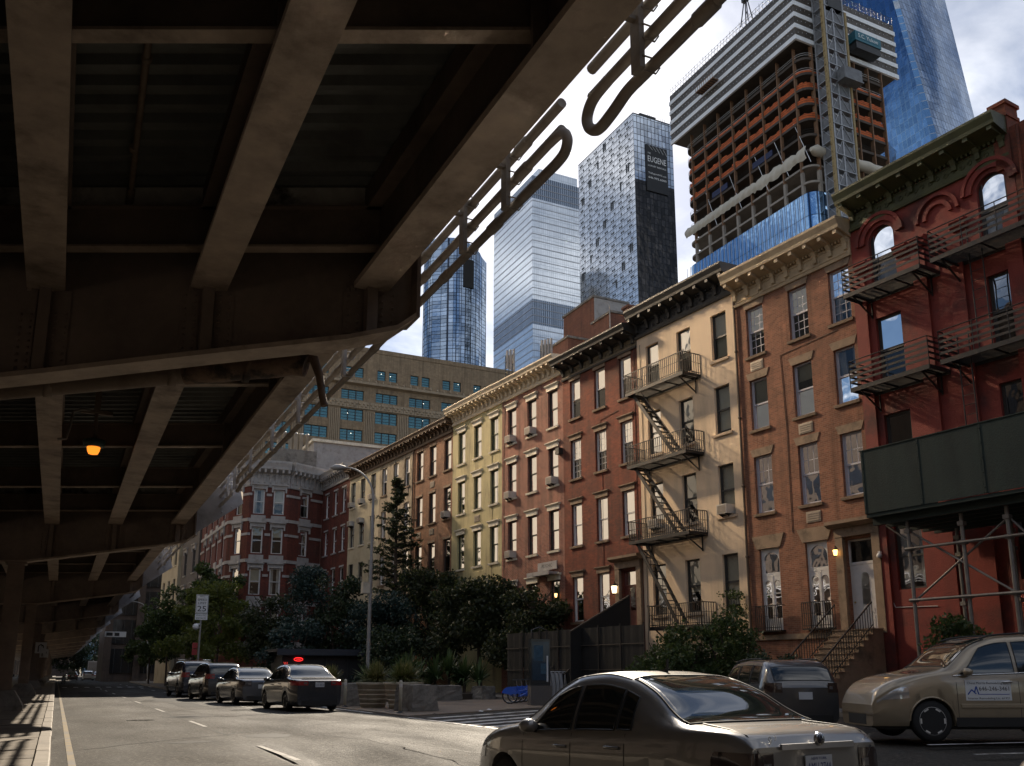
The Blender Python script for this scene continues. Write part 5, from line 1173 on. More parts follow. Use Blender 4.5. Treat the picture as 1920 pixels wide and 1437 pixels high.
for x0_, y0_, x1_, y1_ in ((.3, .3, .3, 55.5), (.3, .3, 38.5, .3)):
    L_ = hypot(x1_ - x0_, y1_ - y0_); k = int(L_ / 1.4)
    for zz_ in (185.6, 186.6): b_.tube([(x0_, y0_, zz_), (x1_, y1_, zz_)], .06, 4)
    for i in range(k + 1):
        p = (x0_ + (x1_ - x0_) * i / k, y0_ + (y1_ - y0_) * i / k); b_.tube([(p[0], p[1], 184.2), (p[0], p[1], 186.7 + .5 * (i % 3 == 0))], .06, 4)
        if i < k: q = (x0_ + (x1_ - x0_) * (i + 1) / k, y0_ + (y1_ - y0_) * (i + 1) / k); b_.tube([(p[0], p[1], 184.3), (q[0], q[1], 186.6)], .045, 4)
b_.build('roof_edge_scaffold', fr_blk, ct, kind='stuff')
def rrect(x0, x1, y0, y1, r, n=5):
    p = []
    for cx, cy, a0 in ((x1 - r, y1 - r, 0), (x0 + r, y1 - r, pi / 2), (x0 + r, y0 + r, pi), (x1 - r, y0 + r, 1.5 * pi)):
        p += [(cx + r * cos(a0 + pi / 2 * i / n), cy + r * sin(a0 + pi / 2 * i / n)) for i in range(n + 1)]
    return p
foot = rrect(2.7, 34.0, 0.6, 53.0, 3.2)
core_p = rrect(8, 28.5, 8, 46, 1)
b_ = MB(); b_.prism(core_p, 60, 167); b_.build('core', scon_d, ct)
def loop_wall(poly, z0, z1, off, m, sel=None, y=None):
    b = MB(); n = len(poly); cx = sum(p[0] for p in poly) / n; cy = sum(p[1] for p in poly) / n
    for i in range(n):
        a, c = poly[i], poly[(i + 1) % n]
        if sel and not sel((a[0] + c[0]) / 2, (a[1] + c[1]) / 2): continue
        N_ = max(1, int(hypot(c[0] - a[0], c[1] - a[1]) / 2.0))
        for k in range(N_):
            p = [a[j] + (c[j] - a[j]) * k / N_ for j in (0, 1)]; q = [a[j] + (c[j] - a[j]) * (k + 1) / N_ for j in (0, 1)]
            d0, d1 = (random.uniform(-.35, .15) * (z1 - z0) * (1 if z1 - z0 < 3 else 0) for _ in (0, 1))
            b.quad((p[0], p[1], z0), (q[0], q[1], z0), (q[0], q[1], z1 + d1), (p[0], p[1], z1 + d0))
    return b
FZ = [163.3 - 4.55 * k for k in range(24)]          # floor levels down to about z = 58
for k, z in enumerate(FZ):
    b_ = MB(); b_.prism(foot, z - (.75 if k < 7 else .6), z); b_.build('floor_slab', scon_d if k < 7 else scon, ct)
    if k in (1, 2, 3, 4):
        loop_wall(rrect(2.9, 33.8, .8, 52.8, 3.1), z + .05, z + (1.75 if k > 1 else .9), 0, orn_).build('orange_net', orn_, ct)
    if k < 7:
        b_ = MB()
        for zz_ in (.6, 1.2): b_.tube([(x, y, z + zz_) for x, y in foot], .05, 4, closed=True)
        b_.build('guard_rail', wst if k in (0, 1) else fr_blk, ct)
for i in range(8):
    for mt, z0_, z1_ in ((rst, 130, 167), (scon, 60, 130)):
        b_ = MB(); y = 4.0 + 6.4 * i; w = .17 if mt is rst else .4; b_.box(2.62 if mt is scon else 2.45, 3.4, y - w, y + w, z0_, z1_); b_.build('column', mt, ct)
for i in range(6):
    for mt, z0_, z1_ in ((rst, 130, 167), (scon, 60, 130)):
        b_ = MB(); x = 6.0 + 5.2 * i; w = .17 if mt is rst else .4; b_.box(x - w, x + w, .52 if mt is scon else .35, 1.5, z0_, z1_); b_.build('column', mt, ct)
# tarpaulin skirt: sagging along the left side, taut roll on the right
b_ = MB(); N_ = 130; NR = 6; rows_ = []
for i in range(N_ + 1):
    y = 1.5 + 51.5 * i / N_; u = y / 5.2; fr = u - int(u); swag = (4 * fr * (1 - fr)) ** .7
    top = 136.6 - (.9 * (1 - swag) if y < 22 else .2 * swag); bot = 133.6 - (.8 * swag if y < 22 else .15 * swag) - .08 * sin(i * .9)
    rows_.append([(2.35 - .55 * sin(pi * r / NR) - .12 * sin(i * 1.1 + r) , y, bot + (top - bot) * r / NR) for r in range(NR + 1)])
vs_ = [p for r in rows_ for p in r]; w_ = NR + 1
b_.add(vs_, [(i * w_ + j, i * w_ + j + 1, (i + 1) * w_ + j + 1, (i + 1) * w_ + j) for i in range(N_) for j in range(NR)], 0, True)
b_.build('tarpaulin', tarp, ct)
b_ = MB(); b_.tube([(2.6 + 1.7 * i, .1, 134.8 + .12 * sin(i * 1.7)) for i in range(19)], [(.5 if i in (0, 18) else 1.45 + .10 * sin(i * 2.3)) for i in range(19)], 12); b_.build('tarpaulin_roll', tarp, ct)
gl_ = mirrorglass('new_curtain_wall', (.34, .55, .80), .05, .9, (1.6, 6.5), (.06, .1, .16), .03, .12, .12)
loop_wall(rrect(2.3, 34.4, .2, 53.4, 3.4), 60, 123.5, 0, gl_, lambda x, y: x < 6 or y < 4).build('glass_wall', gl_, ct)
gp = MB()
for i in range(32): y = 3.5 + 1.6 * i; gp.box(2.2, 2.32, y, y + .1, 95, 123.4)
gp.build('glass_fins', steel_gr, ct, kind='stuff')
blue_t = mk('tarp_blue', (.012, .02, .07), .7, var=.2, bmp=.1)
for y0_, y1_, z in ((14, 22, FZ[5] + .1), (33, 40, FZ[5] + .1)): b_ = MB(); b_.box(2.5, 2.7, y0_, y1_, z, z + 1.8); b_.build('blue_tarp', blue_t, ct)
for y in (6, 14, 22, 33, 44): b_ = MB(); b_.tube([(3, y, 146), (2.2, y - 6, 131)], .09, 4); b_.build('brace_cable', wst, ct)
netm = mk('debris_net_dark', (.03, .025, .025), .9, bmp=0)
b_ = MB()
for i in range(9):
    a = i / 8; b_.tube([(34 + 3.5 * a, 2, 147 - 4 * a + 2 * a * a), (33.9 + 2.2 * a, 2.5, 140 + .2 * i)], .05, 3); b_.tube([(34, 2, 147 - .9 * i), (35.8, 2.2, 145.6 - .75 * i), (37.4, 2.4, 145.3 - .25 * i)], .05, 3)
b_.build('debris_net', netm, ct)
# builders' hoist up the right side
hs = thing('construction_hoist', 'grey lattice builders hoist tower standing against the unfinished tower', 'hoist', (CXo + 6.6, CYo - 4.4, 0))
hm = mk('hoist_galvanised', (.34, .35, .37), .5, .5, var=.25, scale=.8, fine=5, bmp=0)
hm2 = mk('hoist_panel_grey', (.16, .165, .175), .6, .3, var=.35, scale=.8, fine=6, bmp=0)
yl = mk('hoist_mast_ochre', (.30, .22, .10), .7, var=.3, scale=1, bmp=0)
HW, HD = 6.6, 3.9
b_ = MB()
for x, y in ((0, 0), (HW, 0), (0, HD), (HW * .42, 0)): 
    b_.box(x - .22, x + .22, y - .22, y + .22, 60, 189)
b_.build('mast', hm, hs)
for k in range(28):
    z = 66 + 4.4 * k
    b_ = MB(); b_.box(-.35, HW + .35, -.35, HD, z, z + .22); b_.build('landing', hm, hs)
    b_ = MB(); b_.box(.3, HW * .42 - .3, -.05, .03, z + .5, z + 3.3); b_.box(HW * .42 + .3, HW - .3, -.05, .03, z + .5, z + 3.3); b_.build('mesh_panel', hm2, hs)
    b_ = MB(); b_.box(-.05, .03, .3, HD - .3, z + .5, z + 3.3); b_.build('mesh_panel', hm2, hs)
    b_ = MB(); b_.beam((.3, -.15, z + .3), (HW * .42 - .3, -.15, z + 4.3), .12, .12); b_.beam((HW * .42 + .3, -.15, z + 4.3), (HW - .3, -.15, z + .3), .12, .12); b_.beam((-.15, .3, z + .3), (-.15, HD - .3, z + 4.3), .12, .12); b_.build('lattice_brace', hm, hs)
    if k < 24: b_ = MB(); b_.beam((.8, -.12, z + 2.9), (1.7, -.12, z + 2.5), .22, .12); b_.build('lamp', wst, hs)
b_ = MB(); b_.box(-1.2, -.5, -.3, .4, 60, 188)
for k in range(60): b_.box(-1.35, -1.2, -.2, .3, 61 + 2.1 * k, 61.6 + 2.1 * k)
b_.build('rack_mast', yl, hs)
b_ = MB(); b_.box(HW + .3, HW + .9, -.5, .1, 60, 176); b_.build('rack_mast', yl, hs)
b_ = MB(); b_.box(2.2, 8.6, -3.0, -.6, 153.5, 156.8); b_.box(2.0, 8.8, -3.2, -.4, 153.1, 153.5); b_.build('hoist_car', hm2, hs)
b_ = MB(); b_.box(1, 6, -.4, 2, 176, 180); b_.build('hoist_housing', fr_blk, hs)
tb = thing('work_platform', 'teal suspended work platform hung on the striped top box', 'work platform', (CXo + 23.5, CYo, 172))
tl = mk('teal_paint', (.02, .13, .18), .5, var=.15, bmp=0)
b_ = MB(); b_.box(-4.6, 5.2, -3.2, -.3, -1.2, 1.7); b_.build('box', tl, tb); b_ = MB(); b_.box(-4.2, 4.8, -3.0, -.3, -3.4, -1.2); b_.build('underframe', fr_blk, tb)
bb = MB(); bb.box(-3.9, 4.4, -3.26, -3.2, -.4, 1.2); bo = bb.build('sign_face', tl, tb); lettering('S.C. Yukon', 1.7, bw_, bo, (.2, -3.28, .4), (radians(90), 0, 0), 7.4)
wp = thing('work_platform', 'rusty hanging work cradle on the left face of the striped top box', 'work platform', (CXo - .1, CYo + 35, 175))
b_ = MB(); b_.box(-2.6, -.2, -4, 4, -.9, -.6)
for k in range(9): b_.box(-2.6, -2.5, -4 + k, -3.9 + k, -.6, .9)
b_.box(-2.6, -2.5, -4, 4, .8, .95); b_.build('cradle', rst, wp)
for k in range(8): b_ = MB(); b_.beam((-2.4, -3.6 + k, -.95), (-.3, -3.6 + k, -.95), .2, .2); b_.build('joist', fr_blk, wp)
cr = thing('derrick_crane', 'small derrick crane frame on the roof of the striped top box', 'crane', (CXo + 1, CYo + 19, 184.8))
b_ = MB()
for dx, dy in ((-1, -1.6), (1, -1.6), (-1, 1.6), (1, 1.6)): b_.tube([(dx, dy, 0), (dx * .25, dy * .3, 8)], .17, 5)
b_.tube([(-.6, -1, 4), (.6, 1, 4)], .12, 4); b_.build('frame', fr_blk, cr); b_ = MB(); b_.box(-.6, .6, -1, 1.2, 8, 9.2); b_.tube([(0, 0, 9.2), (0, -.6, 10.2)], .12, 5); b_.build('winch_head', fr_blk, cr)
b_ = MB(); b_.tube([(0, 0, 9), (0, -18, 8)], .05, 4); b_.build('cable', fr_blk, cr)
# --- tall tapered blue tower
bt = thing('tapered_tower', 'very tall tapering deep blue glass tower behind the unfinished one', 'skyscraper', (322, 237.3, 0))
bg1 = mirrorglass('blue_tower_glass', (.10, .21, .40), .07, .9, (2.3, 4.3), (.16, .26, .40), .02, .22, .11)
bg2 = mirrorglass('blue_tower_glass_street', (.26, .34, .46), .06, .88, (2.3, 4.3), (.05, .08, .13), .025, .22, .13, 3.0)
def tp(z):
    k = (z - 229.6) / 75.4
    return (322 - 2.7 * k - 322, -0 + 10.3 * k, 358.7 + 2.6 * k - 322, 52.0 - 2 * k)
z0, z1 = 0, 360; a, c = tp(z0), tp(z1); h = 1.6
b_ = MB(); b_.quad((a[0], a[1] + h, z0), (a[0], a[1] + a[3], z0), (c[0], c[1] + c[3], z1), (c[0], c[1] + h, z1)); b_.build('west_face', bg1, bt)
b_ = MB()
NS = 14
for i in range(NS):
    f0, f1 = i / NS, (i + 1) / NS; bow = lambda f: 3.0 * f * f
    P0 = lambda s, f, z: (s[0] + h + (s[2] - s[0] - h) * f, s[1] + bow(f), z)
    b_.add([P0(a, f0, z0), P0(a, f1, z0), P0(c, f1, z1), P0(c, f0, z1)], [(0, 1, 2, 3)], 0, True)
b_.build('street_face', bg2, bt)
b_ = MB(); b_.quad((a[0], a[1] + h, z0), (a[0] + h, a[1], z0), (c[0] + h, c[1], z1), (c[0], c[1] + h, z1)); b_.build('corner_chamfer', mirrorglass('blue_tower_edge', (.10, .22, .42), .1, .8, (9, 4.3), (.3, .35, .42), .03, .1, .2), bt)
b_ = MB(); b_.quad((a[2], a[1] + 3, z0), (a[2], a[1] + 50, z0), (c[2], c[1] + 48, z1), (c[2], c[1] + 3, z1)); b_.quad((a[0], a[1] + a[3], z0), (a[2], a[1] + 50, z0), (c[2], c[1] + 48, z1), (c[0], c[1] + c[3], z1)); b_.build('rear_faces', bg1, bt)
# --- glass tower across the avenue (outside the frame) that throws the low sun back on to the house fronts
gt = thing('glass_tower', 'tall bronze mirror glass tower across the avenue beyond the viaduct', 'skyscraper', (-30, 142, 0))
mg = mirrorglass('bronze_mirror_glass', (1.0, .88, .72), GLINT_ROUGH, 1.0, None, wav=0.0)
b_ = MB(); b_.box(-30, -.5, -60, 27, 0, 84); b_.build('stone_podium', mk('pale_limestone', (.42, .36, .285), .85, var=.1, scale=.2, fine=2, bmp=0), gt)
b_ = MB(); b_.box(-30, 0, -16, 28, 84, 132); b_.build('mirror_storeys', mg, gt)
b_ = MB()
for k in range(14): b_.box(.003, .12, -16, 28, 85 + 3.4 * k, 85.2 + 3.4 * k)
b_.build('floor_lines', fr_blk, gt, kind='stuff')
# --- far end of the street
db = thing('dark_block', 'dark brown block with lit amber windows behind the trees', 'building', (9, 149, 0))
dkb = mkbrick('brick_umber', (.075, .055, .045), (.06, .045, .038), (.06, .05, .045), bw=.8, bh=.3, amt=.3)
b_ = MB(); b_.box(-3, 16, .5, 20, 0, 42); b_.build('wall', dkb, db)
for x in (-3, 1.2, 8.8, 15): b_ = MB(); b_.box(x, x + 1.0, 0, .49, 0, 41); b_.build('pilaster', dkb, db)
dgl = mirrorglass('dark_block_glass', (.03, .03, .033), .1, .5, wav=.02)
aml = emit('amber_office_light', (1, .66, .22), 2.2)
for r in range(9):
    for xa, xb in ((-2, 1.15), (2.25, 5.4), (5.5, 8.75), (9.85, 14.95)):
        b_ = MB(); b_.box(xa + .02, xb - .02, .3, .42, 1.2 + 4.3 * r, 4.8 + 4.3 * r); w_ = b_.build('window', dgl, db)
        for q in range(3): g_ = MB(); x_ = xa + (xb - xa) * (q + .5) / 3; g_.box(x_ - .03, x_ + .03, .2, .3, 1.2 + 4.3 * r, 4.8 + 4.3 * r); g_.build('mullion', fr_blk, w_)
        if r in (3, 4) and xa > 2: 
            for q in range(2): g_ = MB(); z_ = 3.3 + 4.3 * r + .5 * q; g_.box(xa + .5 + .8 * q, xa + 1.3 + .9 * q, .26, .29, z_, z_ + .12); g_.build('lamp_strip', aml, w_)
fb = thing('far_building', 'distant blue grey slab building closing the street', 'building', (14.5, 424, 0), 0, 'buildings at the end of the street')
b_ = MB(); b_.box(-4.5, 4, 0, 30, 0, 30); b_.build('wall', mk('blue_grey_render', (.16, .24, .32), .8, var=.1, scale=.1, fine=1, bmp=0), fb)
for r in range(7): b_ = MB(); b_.box(-3.6, 3.2, -.05, -.01, 3 + 3.7 * r, 4.6 + 3.7 * r); b_.build('window_strip', teal_glass, fb)
fb2 = thing('far_building', 'distant red brown building right of the blue grey slab', 'building', (25, 330, 0), 0, 'buildings at the end of the street')
b_ = MB(); b_.box(-6, 14, 0, 30, 0, 24); b_.build('wall', br_dark, fb2)
for r in range(5):
    for c_ in range(5): b_ = MB(); b_.box(-4.6 + 3.8 * c_, -3 + 3.8 * c_, -.05, -.01, 3 + 4.2 * r, 5.4 + 4.2 * r); b_.build('window', dgl, fb2)

for (lab, x0, x1, y0, y1, z1) in (('added brown loft building shading the right of the far crossing', 24, 46, 176, 232, 30), ('added dark loft building shading the right side of the street farther along', 23, 46, 236, 322, 34)):  # lofts added to keep the sun off the far road
    lf = thing('far_building', lab, 'building', (x0, y0, 0), 0, 'buildings at the end of the street'); b_ = MB(); b_.box(0, x1 - x0, 0, y1 - y0, 0, z1); b_.build('wall', dkb, lf)
    for r in range(6):
        for c_ in range(5): b_ = MB(); b_.box(1.5 + 4 * c_, 3.4 + 4 * c_, -.05, -.01, 4 + 4.3 * r, 6.6 + 4.3 * r); b_.build('window', dgl, lf)

fb3 = thing('far_building', 'dark low building closing the street behind the far trees', 'building', (-12, 436, 0), 0, 'buildings at the end of the street')
b_ = MB(); b_.box(-30, 21, 0, 20, 0, 26); b_.build('wall', dkb, fb3)
for r in range(5):
    for c_ in range(10): b_ = MB(); b_.box(-28 + 4.8 * c_, -25.5 + 4.8 * c_, -.05, -.01, 3 + 4.4 * r, 5.6 + 4.4 * r); b_.build('window', dgl, fb3)
# the other side of the avenue, beyond the viaduct and behind the camera (outside the frame; seen in window reflections)
for k, (x0, x1, y0, y1, z1, lab) in enumerate(((-52, -27, -70, -22, 31, 'brown loft building across the avenue behind the camera'), (-52, -28, -21, 14, 26, 'lower brown loft building across the avenue'), (-52, -27, 15, 44, 34, 'tall brown loft building across the avenue'), (-52, -28, 45, 76, 28, 'brown corner loft building across the avenue'), (-24, 20, -110, -75, 36, 'dark loft building behind the camera'), (28, 70, -90, -50, 33, 'dark loft building behind the camera to the right'), (31, 60, -48, -6, 26, 'plain brown house block to the right of the camera'))):
    lf = thing('loft_building', lab, 'building', (x0, y0, 0), 0, 'buildings around the camera outside the view'); b_ = MB(); b_.box(0, x1 - x0, 0, y1 - y0, 0, z1); b_.build('wall', dkb, lf)
    b_ = MB()
    if x0 < -25 or x0 > 30:
        xx = (x1 - x0 + .01, x1 - x0 + .06) if x0 < 0 else (-.06, -.01)
        for r in range(int((z1 - 5) / 4)):
            for c_ in range(int((y1 - y0) / 3.6)): b_.box(*xx, 1 + 3.6 * c_, 3 + 3.6 * c_, 4 + 4 * r, 6.5 + 4 * r)
        b_.build('windows', dgl, lf, kind='stuff')
# ================================================================== planting
def leafmat(name, c1, c2, tr=0.35):
    m = bpy.data.materials.new(name); m.use_nodes = True; nt = m.node_tree; b = nt.nodes['Principled BSDF']
    p = pos(nt); c = mixcol(nt, c1, c2, noise(nt, p, 1.1, 4)); c = mixcol(nt, c, mul(c2, 1.5), noise(nt, p, 9, 2, .5, .55, .9))
    b.inputs['Roughness'].default_value = .5; b.inputs['Specular IOR Level'].default_value = .4; nt.links.new(c, b.inputs['Base Color'])
    t = nt.nodes.new('ShaderNodeBsdfTranslucent'); nt.links.new(c, t.inputs['Color']); mx = nt.nodes.new('ShaderNodeMixShader'); mx.inputs[0].default_value = tr
    nt.links.new(b.outputs[0], mx.inputs[1]); nt.links.new(t.outputs[0], mx.inputs[2]); nt.links.new(mx.outputs[0], nt.nodes['Material Output'].inputs[0])
    return m
LF = {'mid': leafmat('leaf_green', (.035, .06, .018), (.07, .10, .028)), 'dark': leafmat('leaf_dark', (.018, .034, .014), (.035, .055, .022), .2), 'blue': leafmat('leaf_blue_green', (.020, .042, .036), (.035, .065, .055), .2),
      'yel': leafmat('leaf_yellow_green', (.075, .10, .02), (.13, .15, .03), .45), 'con': leafmat('needle_green', (.020, .032, .013), (.045, .056, .02), .35), 'str': leafmat('strap_leaf', (.04, .075, .022), (.08, .12, .04), .25), 'gra': leafmat('grass_straw', (.13, .14, .04), (.24, .21, .09), .4)}
bark = mk('bark', (.07, .052, .04), .95, var=.3, scale=5, fine=18, bmp=.6)
def leaves(clumps, n, size, name, m, parent, flat=0.0, elong=1.0):
    """n leaf quads spread through clumps [(x,y,z,rx,ry,rz,weight)]"""
    C_ = np.array([c[:6] for c in clumps], float); w = np.array([c[6] if len(c) > 6 else c[3] * c[4] * c[5] for c in clumps], float); w /= w.sum()
    idx = rng.choice(len(C_), n, p=w); d = rng.normal(size=(n, 3)); d /= np.linalg.norm(d, axis=1)[:, None]
    r = rng.random(n) ** 0.45; c = C_[idx]; P = c[:, :3] + d * c[:, 3:6] * r[:, None]
    a = rng.normal(size=(n, 3)); a[:, 2] *= (1 - flat); a /= np.linalg.norm(a, axis=1)[:, None]
    b = np.cross(a, rng.normal(size=(n, 3))); b /= np.linalg.norm(b, axis=1)[:, None]
    s = size * rng.uniform(.6, 1.35, n)[:, None]
    A = a * s * elong; B = b * s * .55
    V = np.stack([P - A, P + B, P + A, P - B], 1).reshape(-1, 3)
    me = bpy.data.meshes.new(name); me.vertices.add(4 * n); me.vertices.foreach_set('co', V.ravel().astype(np.float32))
    me.loops.add(4 * n); me.loops.foreach_set('vertex_index', np.arange(4 * n, dtype=np.int32)); me.polygons.add(n)
    me.polygons.foreach_set('loop_start', np.arange(0, 4 * n, 4, dtype=np.int32)); me.polygons.foreach_set('loop_total', np.full(n, 4, np.int32))
    me.materials.append(m); me.update(calc_edges=True); return put(me, name, parent)
def rclumps(n, R, H0, H1, r0, r1, top=0.6, sq=1.0):
    out = []
    for k in range(n):
        f = random.random(); z = H0 + (H1 - H0) * f; rr = R * (1 - (1 - top) * f) * sqrt(random.random()); a = random.uniform(0, 2 * pi); r = random.uniform(r0, r1)
        out.append((rr * cos(a) * sq, rr * sin(a), z, r, r, r * .75))
    return out
def trunk(par, h, r, br, lean=0.0, z0=0.0):
    m = MB(); pts = [(lean * t * h + .05 * sin(3 * t * 2), .05 * cos(5 * t), z0 + h * t) for t in np.linspace(0, 1, 7)]
    m.tube(pts, [r * (1 - .6 * t) for t in np.linspace(0, 1, 7)], 8)
    for k in range(br):
        t = random.uniform(.35, .95); a = random.uniform(0, 2 * pi); l = random.uniform(.25, .5) * h; p = Vector((lean * t * h, 0, z0 + h * t))
        q = p + Vector((cos(a) * l * .7, sin(a) * l * .7, l * .6)); mid = (p + q) / 2 + Vector((0, 0, -.06 * l))
        m.tube([p, mid, q], [r * .4 * (1.1 - t * .5), r * .28, r * .1], 6)
    return m.build('trunk', bark, par)
def tree(lab, x, y, H_, R, z0c, mats, n, size, cl, top=.6, tr=.12, cat='tree', name='street_tree', group=None, lean=0.0, rc=(.5, .95), z=0.0, sq=1.0):
    t = thing(name, lab, cat, (x, y, z), random.uniform(0, 6), group)
    trunk(t, H_ * .82, tr, 9, lean)
    cs = rclumps(cl, R, z0c, H_ - rc[1] * .6, rc[0], rc[1], top, sq)
    leaves(cs, n, size, 'crown', LF[mats], t); return t
GT = 'small street trees on the kerbed island'
tree('leafy green street tree on the island nearest the viaduct', 8.8, 88, 9.0, 2.6, 2.8, 'mid', 5200, .15, 34, .6, .10, group=GT, z=.13)
tree('yellow green street tree with slim trunk on the island', 9.6, 77, 8.3, 2.4, 2.6, 'yel', 5600, .14, 34, .55, .09, group=GT, z=.13)
tree('yellow green street tree close behind the speed limit sign', 10.2, 68, 8.0, 2.2, 2.4, 'yel', 5600, .13, 32, .55, .09, group=GT, z=.13)
tree('tall dark green tree rising in front of the cream narrow house', 11.6, 80, 10.5, 3.0, 3.6, 'mid', 5200, .17, 34, .6, .14, group=GT, z=.13)
tree('sparse low street tree beside the pale lamp post', 8.9, 106, 8.6, 2.6, 2.4, 'mid', 3600, .18, 26, .6, .1, group=GT, z=.13)
tree('dark tree standing before the corner block, left of the dense shrubs', 12.7, 63, 6.6, 1.9, 1.0, 'con', 6500, .11, 40, .75, .11, z=.03)
SH = 'dense dark shrubs along the plaza'
def shrub(lab, x, y, H_, R, mats, n, size, cl, group=SH, top=.7, z=.03, sq=1.0, rc=(.5, .9), z0=.4, cat='shrub', name='dense_shrub'):
    t = thing(name, lab, cat, (x, y, z), random.uniform(-.4, .4), group); m = MB()
    for k in range(5): a = 1.26 * k; m.tube([(.1 * cos(a), .1 * sin(a), 0), (.35 * R * cos(a), .35 * R * sin(a), H_ * .45), (.6 * R * cos(a), .6 * R * sin(a), H_ * .75)], [.06, .04, .015], 6)
    m.build('stems', bark, t); leaves(rclumps(cl, R, z0, H_ - rc[1] * .6, rc[0], rc[1], top, sq), n, size, 'foliage', LF[mats], t); return t
shrub('dark blue green shrub left of the red neon sign', 13.2, 57.5, 4.9, 2.2, 'blue', 8000, .10, 44)
shrub('tall bright green shrub tree behind the dining shed', 16.2, 58.0, 7.6, 2.2, 'dark', 11000, .11, 60, top=.6, rc=(.5, 1.0))
shrub('fine leaved blue green tree left of the green shrub tree', 14.8, 60.5, 8.6, 1.5, 'blue', 6000, .10, 40, top=.6, z0=3.5)
shrub('rounded dark blue shrub below the street lamp', 18.0, 55.5, 6.4, 2.5, 'blue', 12000, .10, 60, top=.6, rc=(.6, 1.1))
shrub('low green shrub filling the gap beneath the lamp pole', 17.4, 51.5, 4.2, 2.0, 'dark', 7000, .10, 40)
# tall slender evergreen
t = thing('slender_evergreen', 'tall slender feathery evergreen rising past the brown house fronts', 'tree', (20.5, 60.0, 0.03))
trunk(t, 14.0, .17, 0)
cs = []; m = MB()
for k in range(170):
    f = (k / 170) ** 1.05; z = 2.6 + 12.0 * f; R = 3.3 * (1 - f) ** .85 + .22; a = random.uniform(0, 2 * pi); l = R * random.uniform(.55, 1.1)
    for q in (.35, .65, 1.0): cs.append((l * q * cos(a), l * q * sin(a), z + .25 * q, .30 * (1.2 - .5 * f), .30 * (1.2 - .5 * f), .13))
    m.tube([(0, 0, z - .1), (l * .5 * cos(a), l * .5 * sin(a), z + .05), (l * cos(a), l * sin(a), z + .28)], [.035, .025, .01], 5)
m.build('branches', bark, t); leaves(cs, 16000, .085, 'crown', LF['con'], t, .3, 1.4)
tree('spreading dark tree in front of the olive and orange houses', 22.0, 49.0, 7.2, 3.4, 2.0, 'con', 13000, .12, 60, .55, .16, rc=(.6, 1.1), name='spreading_tree')
tree('second spreading tree hiding the ground floor of the orange brick house', 22.6, 43.5, 6.2, 2.8, 1.8, 'con', 10000, .11, 50, .55, .14, rc=(.5, 1.0), name='spreading_tree')
tree('bushy tree low before the brown brick house', 21.3, 55.5, 8.2, 2.8, 2.2, 'con', 9000, .12, 46, .6, .14, rc=(.6, 1.0), name='spreading_tree')
GB = 'front garden bushes of the tan and russet houses'
shrub('loose green bush below the bottom balcony of the tan house', 19.9, 27.0, 3.1, 1.7, 'mid', 8000, .075, 44, GB, rc=(.35, .7))
shrub('wild bush with upright shoots right of the tan house balcony', 21.0, 25.3, 3.4, 1.5, 'mid', 7000, .07, 44, GB, rc=(.3, .6))
shrub('dark clipped shrub at the foot of the russet house stoop', 20.6, 22.8, 2.0, .9, 'dark', 4000, .06, 24, GB, rc=(.3, .5))
shrub('small bush behind the scaffold posts of the red house', 22.6, 17.6, 3.0, 1.0, 'mid', 4000, .07, 24, GB, rc=(.3, .55))
t = thing('climber', 'tall wispy climbing stems at the right edge of the tan house', 'climber', tuple(fp(27.4, .5, .1))); m = MB(); cs = []
for k in range(7):
    pts = [(0, 0, 0)]; x = y = 0
    for q in range(1, 8): x += random.uniform(-.18, .22); y += random.uniform(-.1, .1); pts.append((x, y, .62 * q)); cs.append((x, y, .62 * q, .28, .28, .25))
    m.tube(pts, .012, 4)
m.build('stems', bark, t); leaves(cs, 1500, .07, 'leaves', LF['mid'], t)
# far trees closing the street
for k, (x, y, H_, R, lab) in enumerate(((4, 262, 13, 6, 'far tree left of the traffic lights'), (9.5, 290, 15, 7, 'far tree behind the parked white cars'), (15, 300, 14, 7, 'far tree right of the box truck'), (20.5, 250, 12, 6, 'far tree beside the crossing'), (12.6, 150, 9.5, 3.2, 'thin far tree at the end of the island'), (14.5, 128, 11, 4, 'bushy far tree behind the pale lamp post'), (16.5, 106, 12, 4.5, 'full tree in front of the dark brown block'))):
    tree(lab, x, y, H_, R, 2.5, 'dark' if k < 4 else 'mid', 4200, .28 if k < 4 else .2, 30, .6, .2, name='far_tree', group='trees at the far end of the street', rc=(R * .22, R * .42))
# ---- strap-leaved plants and grasses
def yucca_mesh(n, L_, m, w=.05, name='strap_leaves'):
    b = MB()
    for k in range(n):
        a = random.uniform(0, 2 * pi); el = random.uniform(.15, 1.45); l = L_ * random.uniform(.7, 1.1); d = Vector((cos(a) * cos(el), sin(a) * cos(el), sin(el))); s = Vector((-sin(a), cos(a), 0)) * w
        p0 = Vector((0, 0, .1)); p1 = p0 + d * l * .55; p2 = p0 + d * l + Vector((0, 0, -.25 * l * (1.4 - el)))
        b.add([p0 - s * .6, p0 + s * .6, p1 + s, p1 - s, p2], [(0, 1, 2, 3), (3, 2, 4)])
    return b.mesh(name, m, False)
YM = [yucca_mesh(70, 1.15, LF['str']) for _ in range(3)]
GM = [yucca_mesh(190, .8, LF['gra'], .012, 'blades') for _ in range(2)] + [yucca_mesh(150, .7, LF['yel'], .018, 'blades')]
stm = MB(); stm.tube([(0, 0, 0), (.02, 0, .5), (0, .02, 1.0)], [.09, .08, .06], 7); stm_me = stm.mesh('stem', bark)
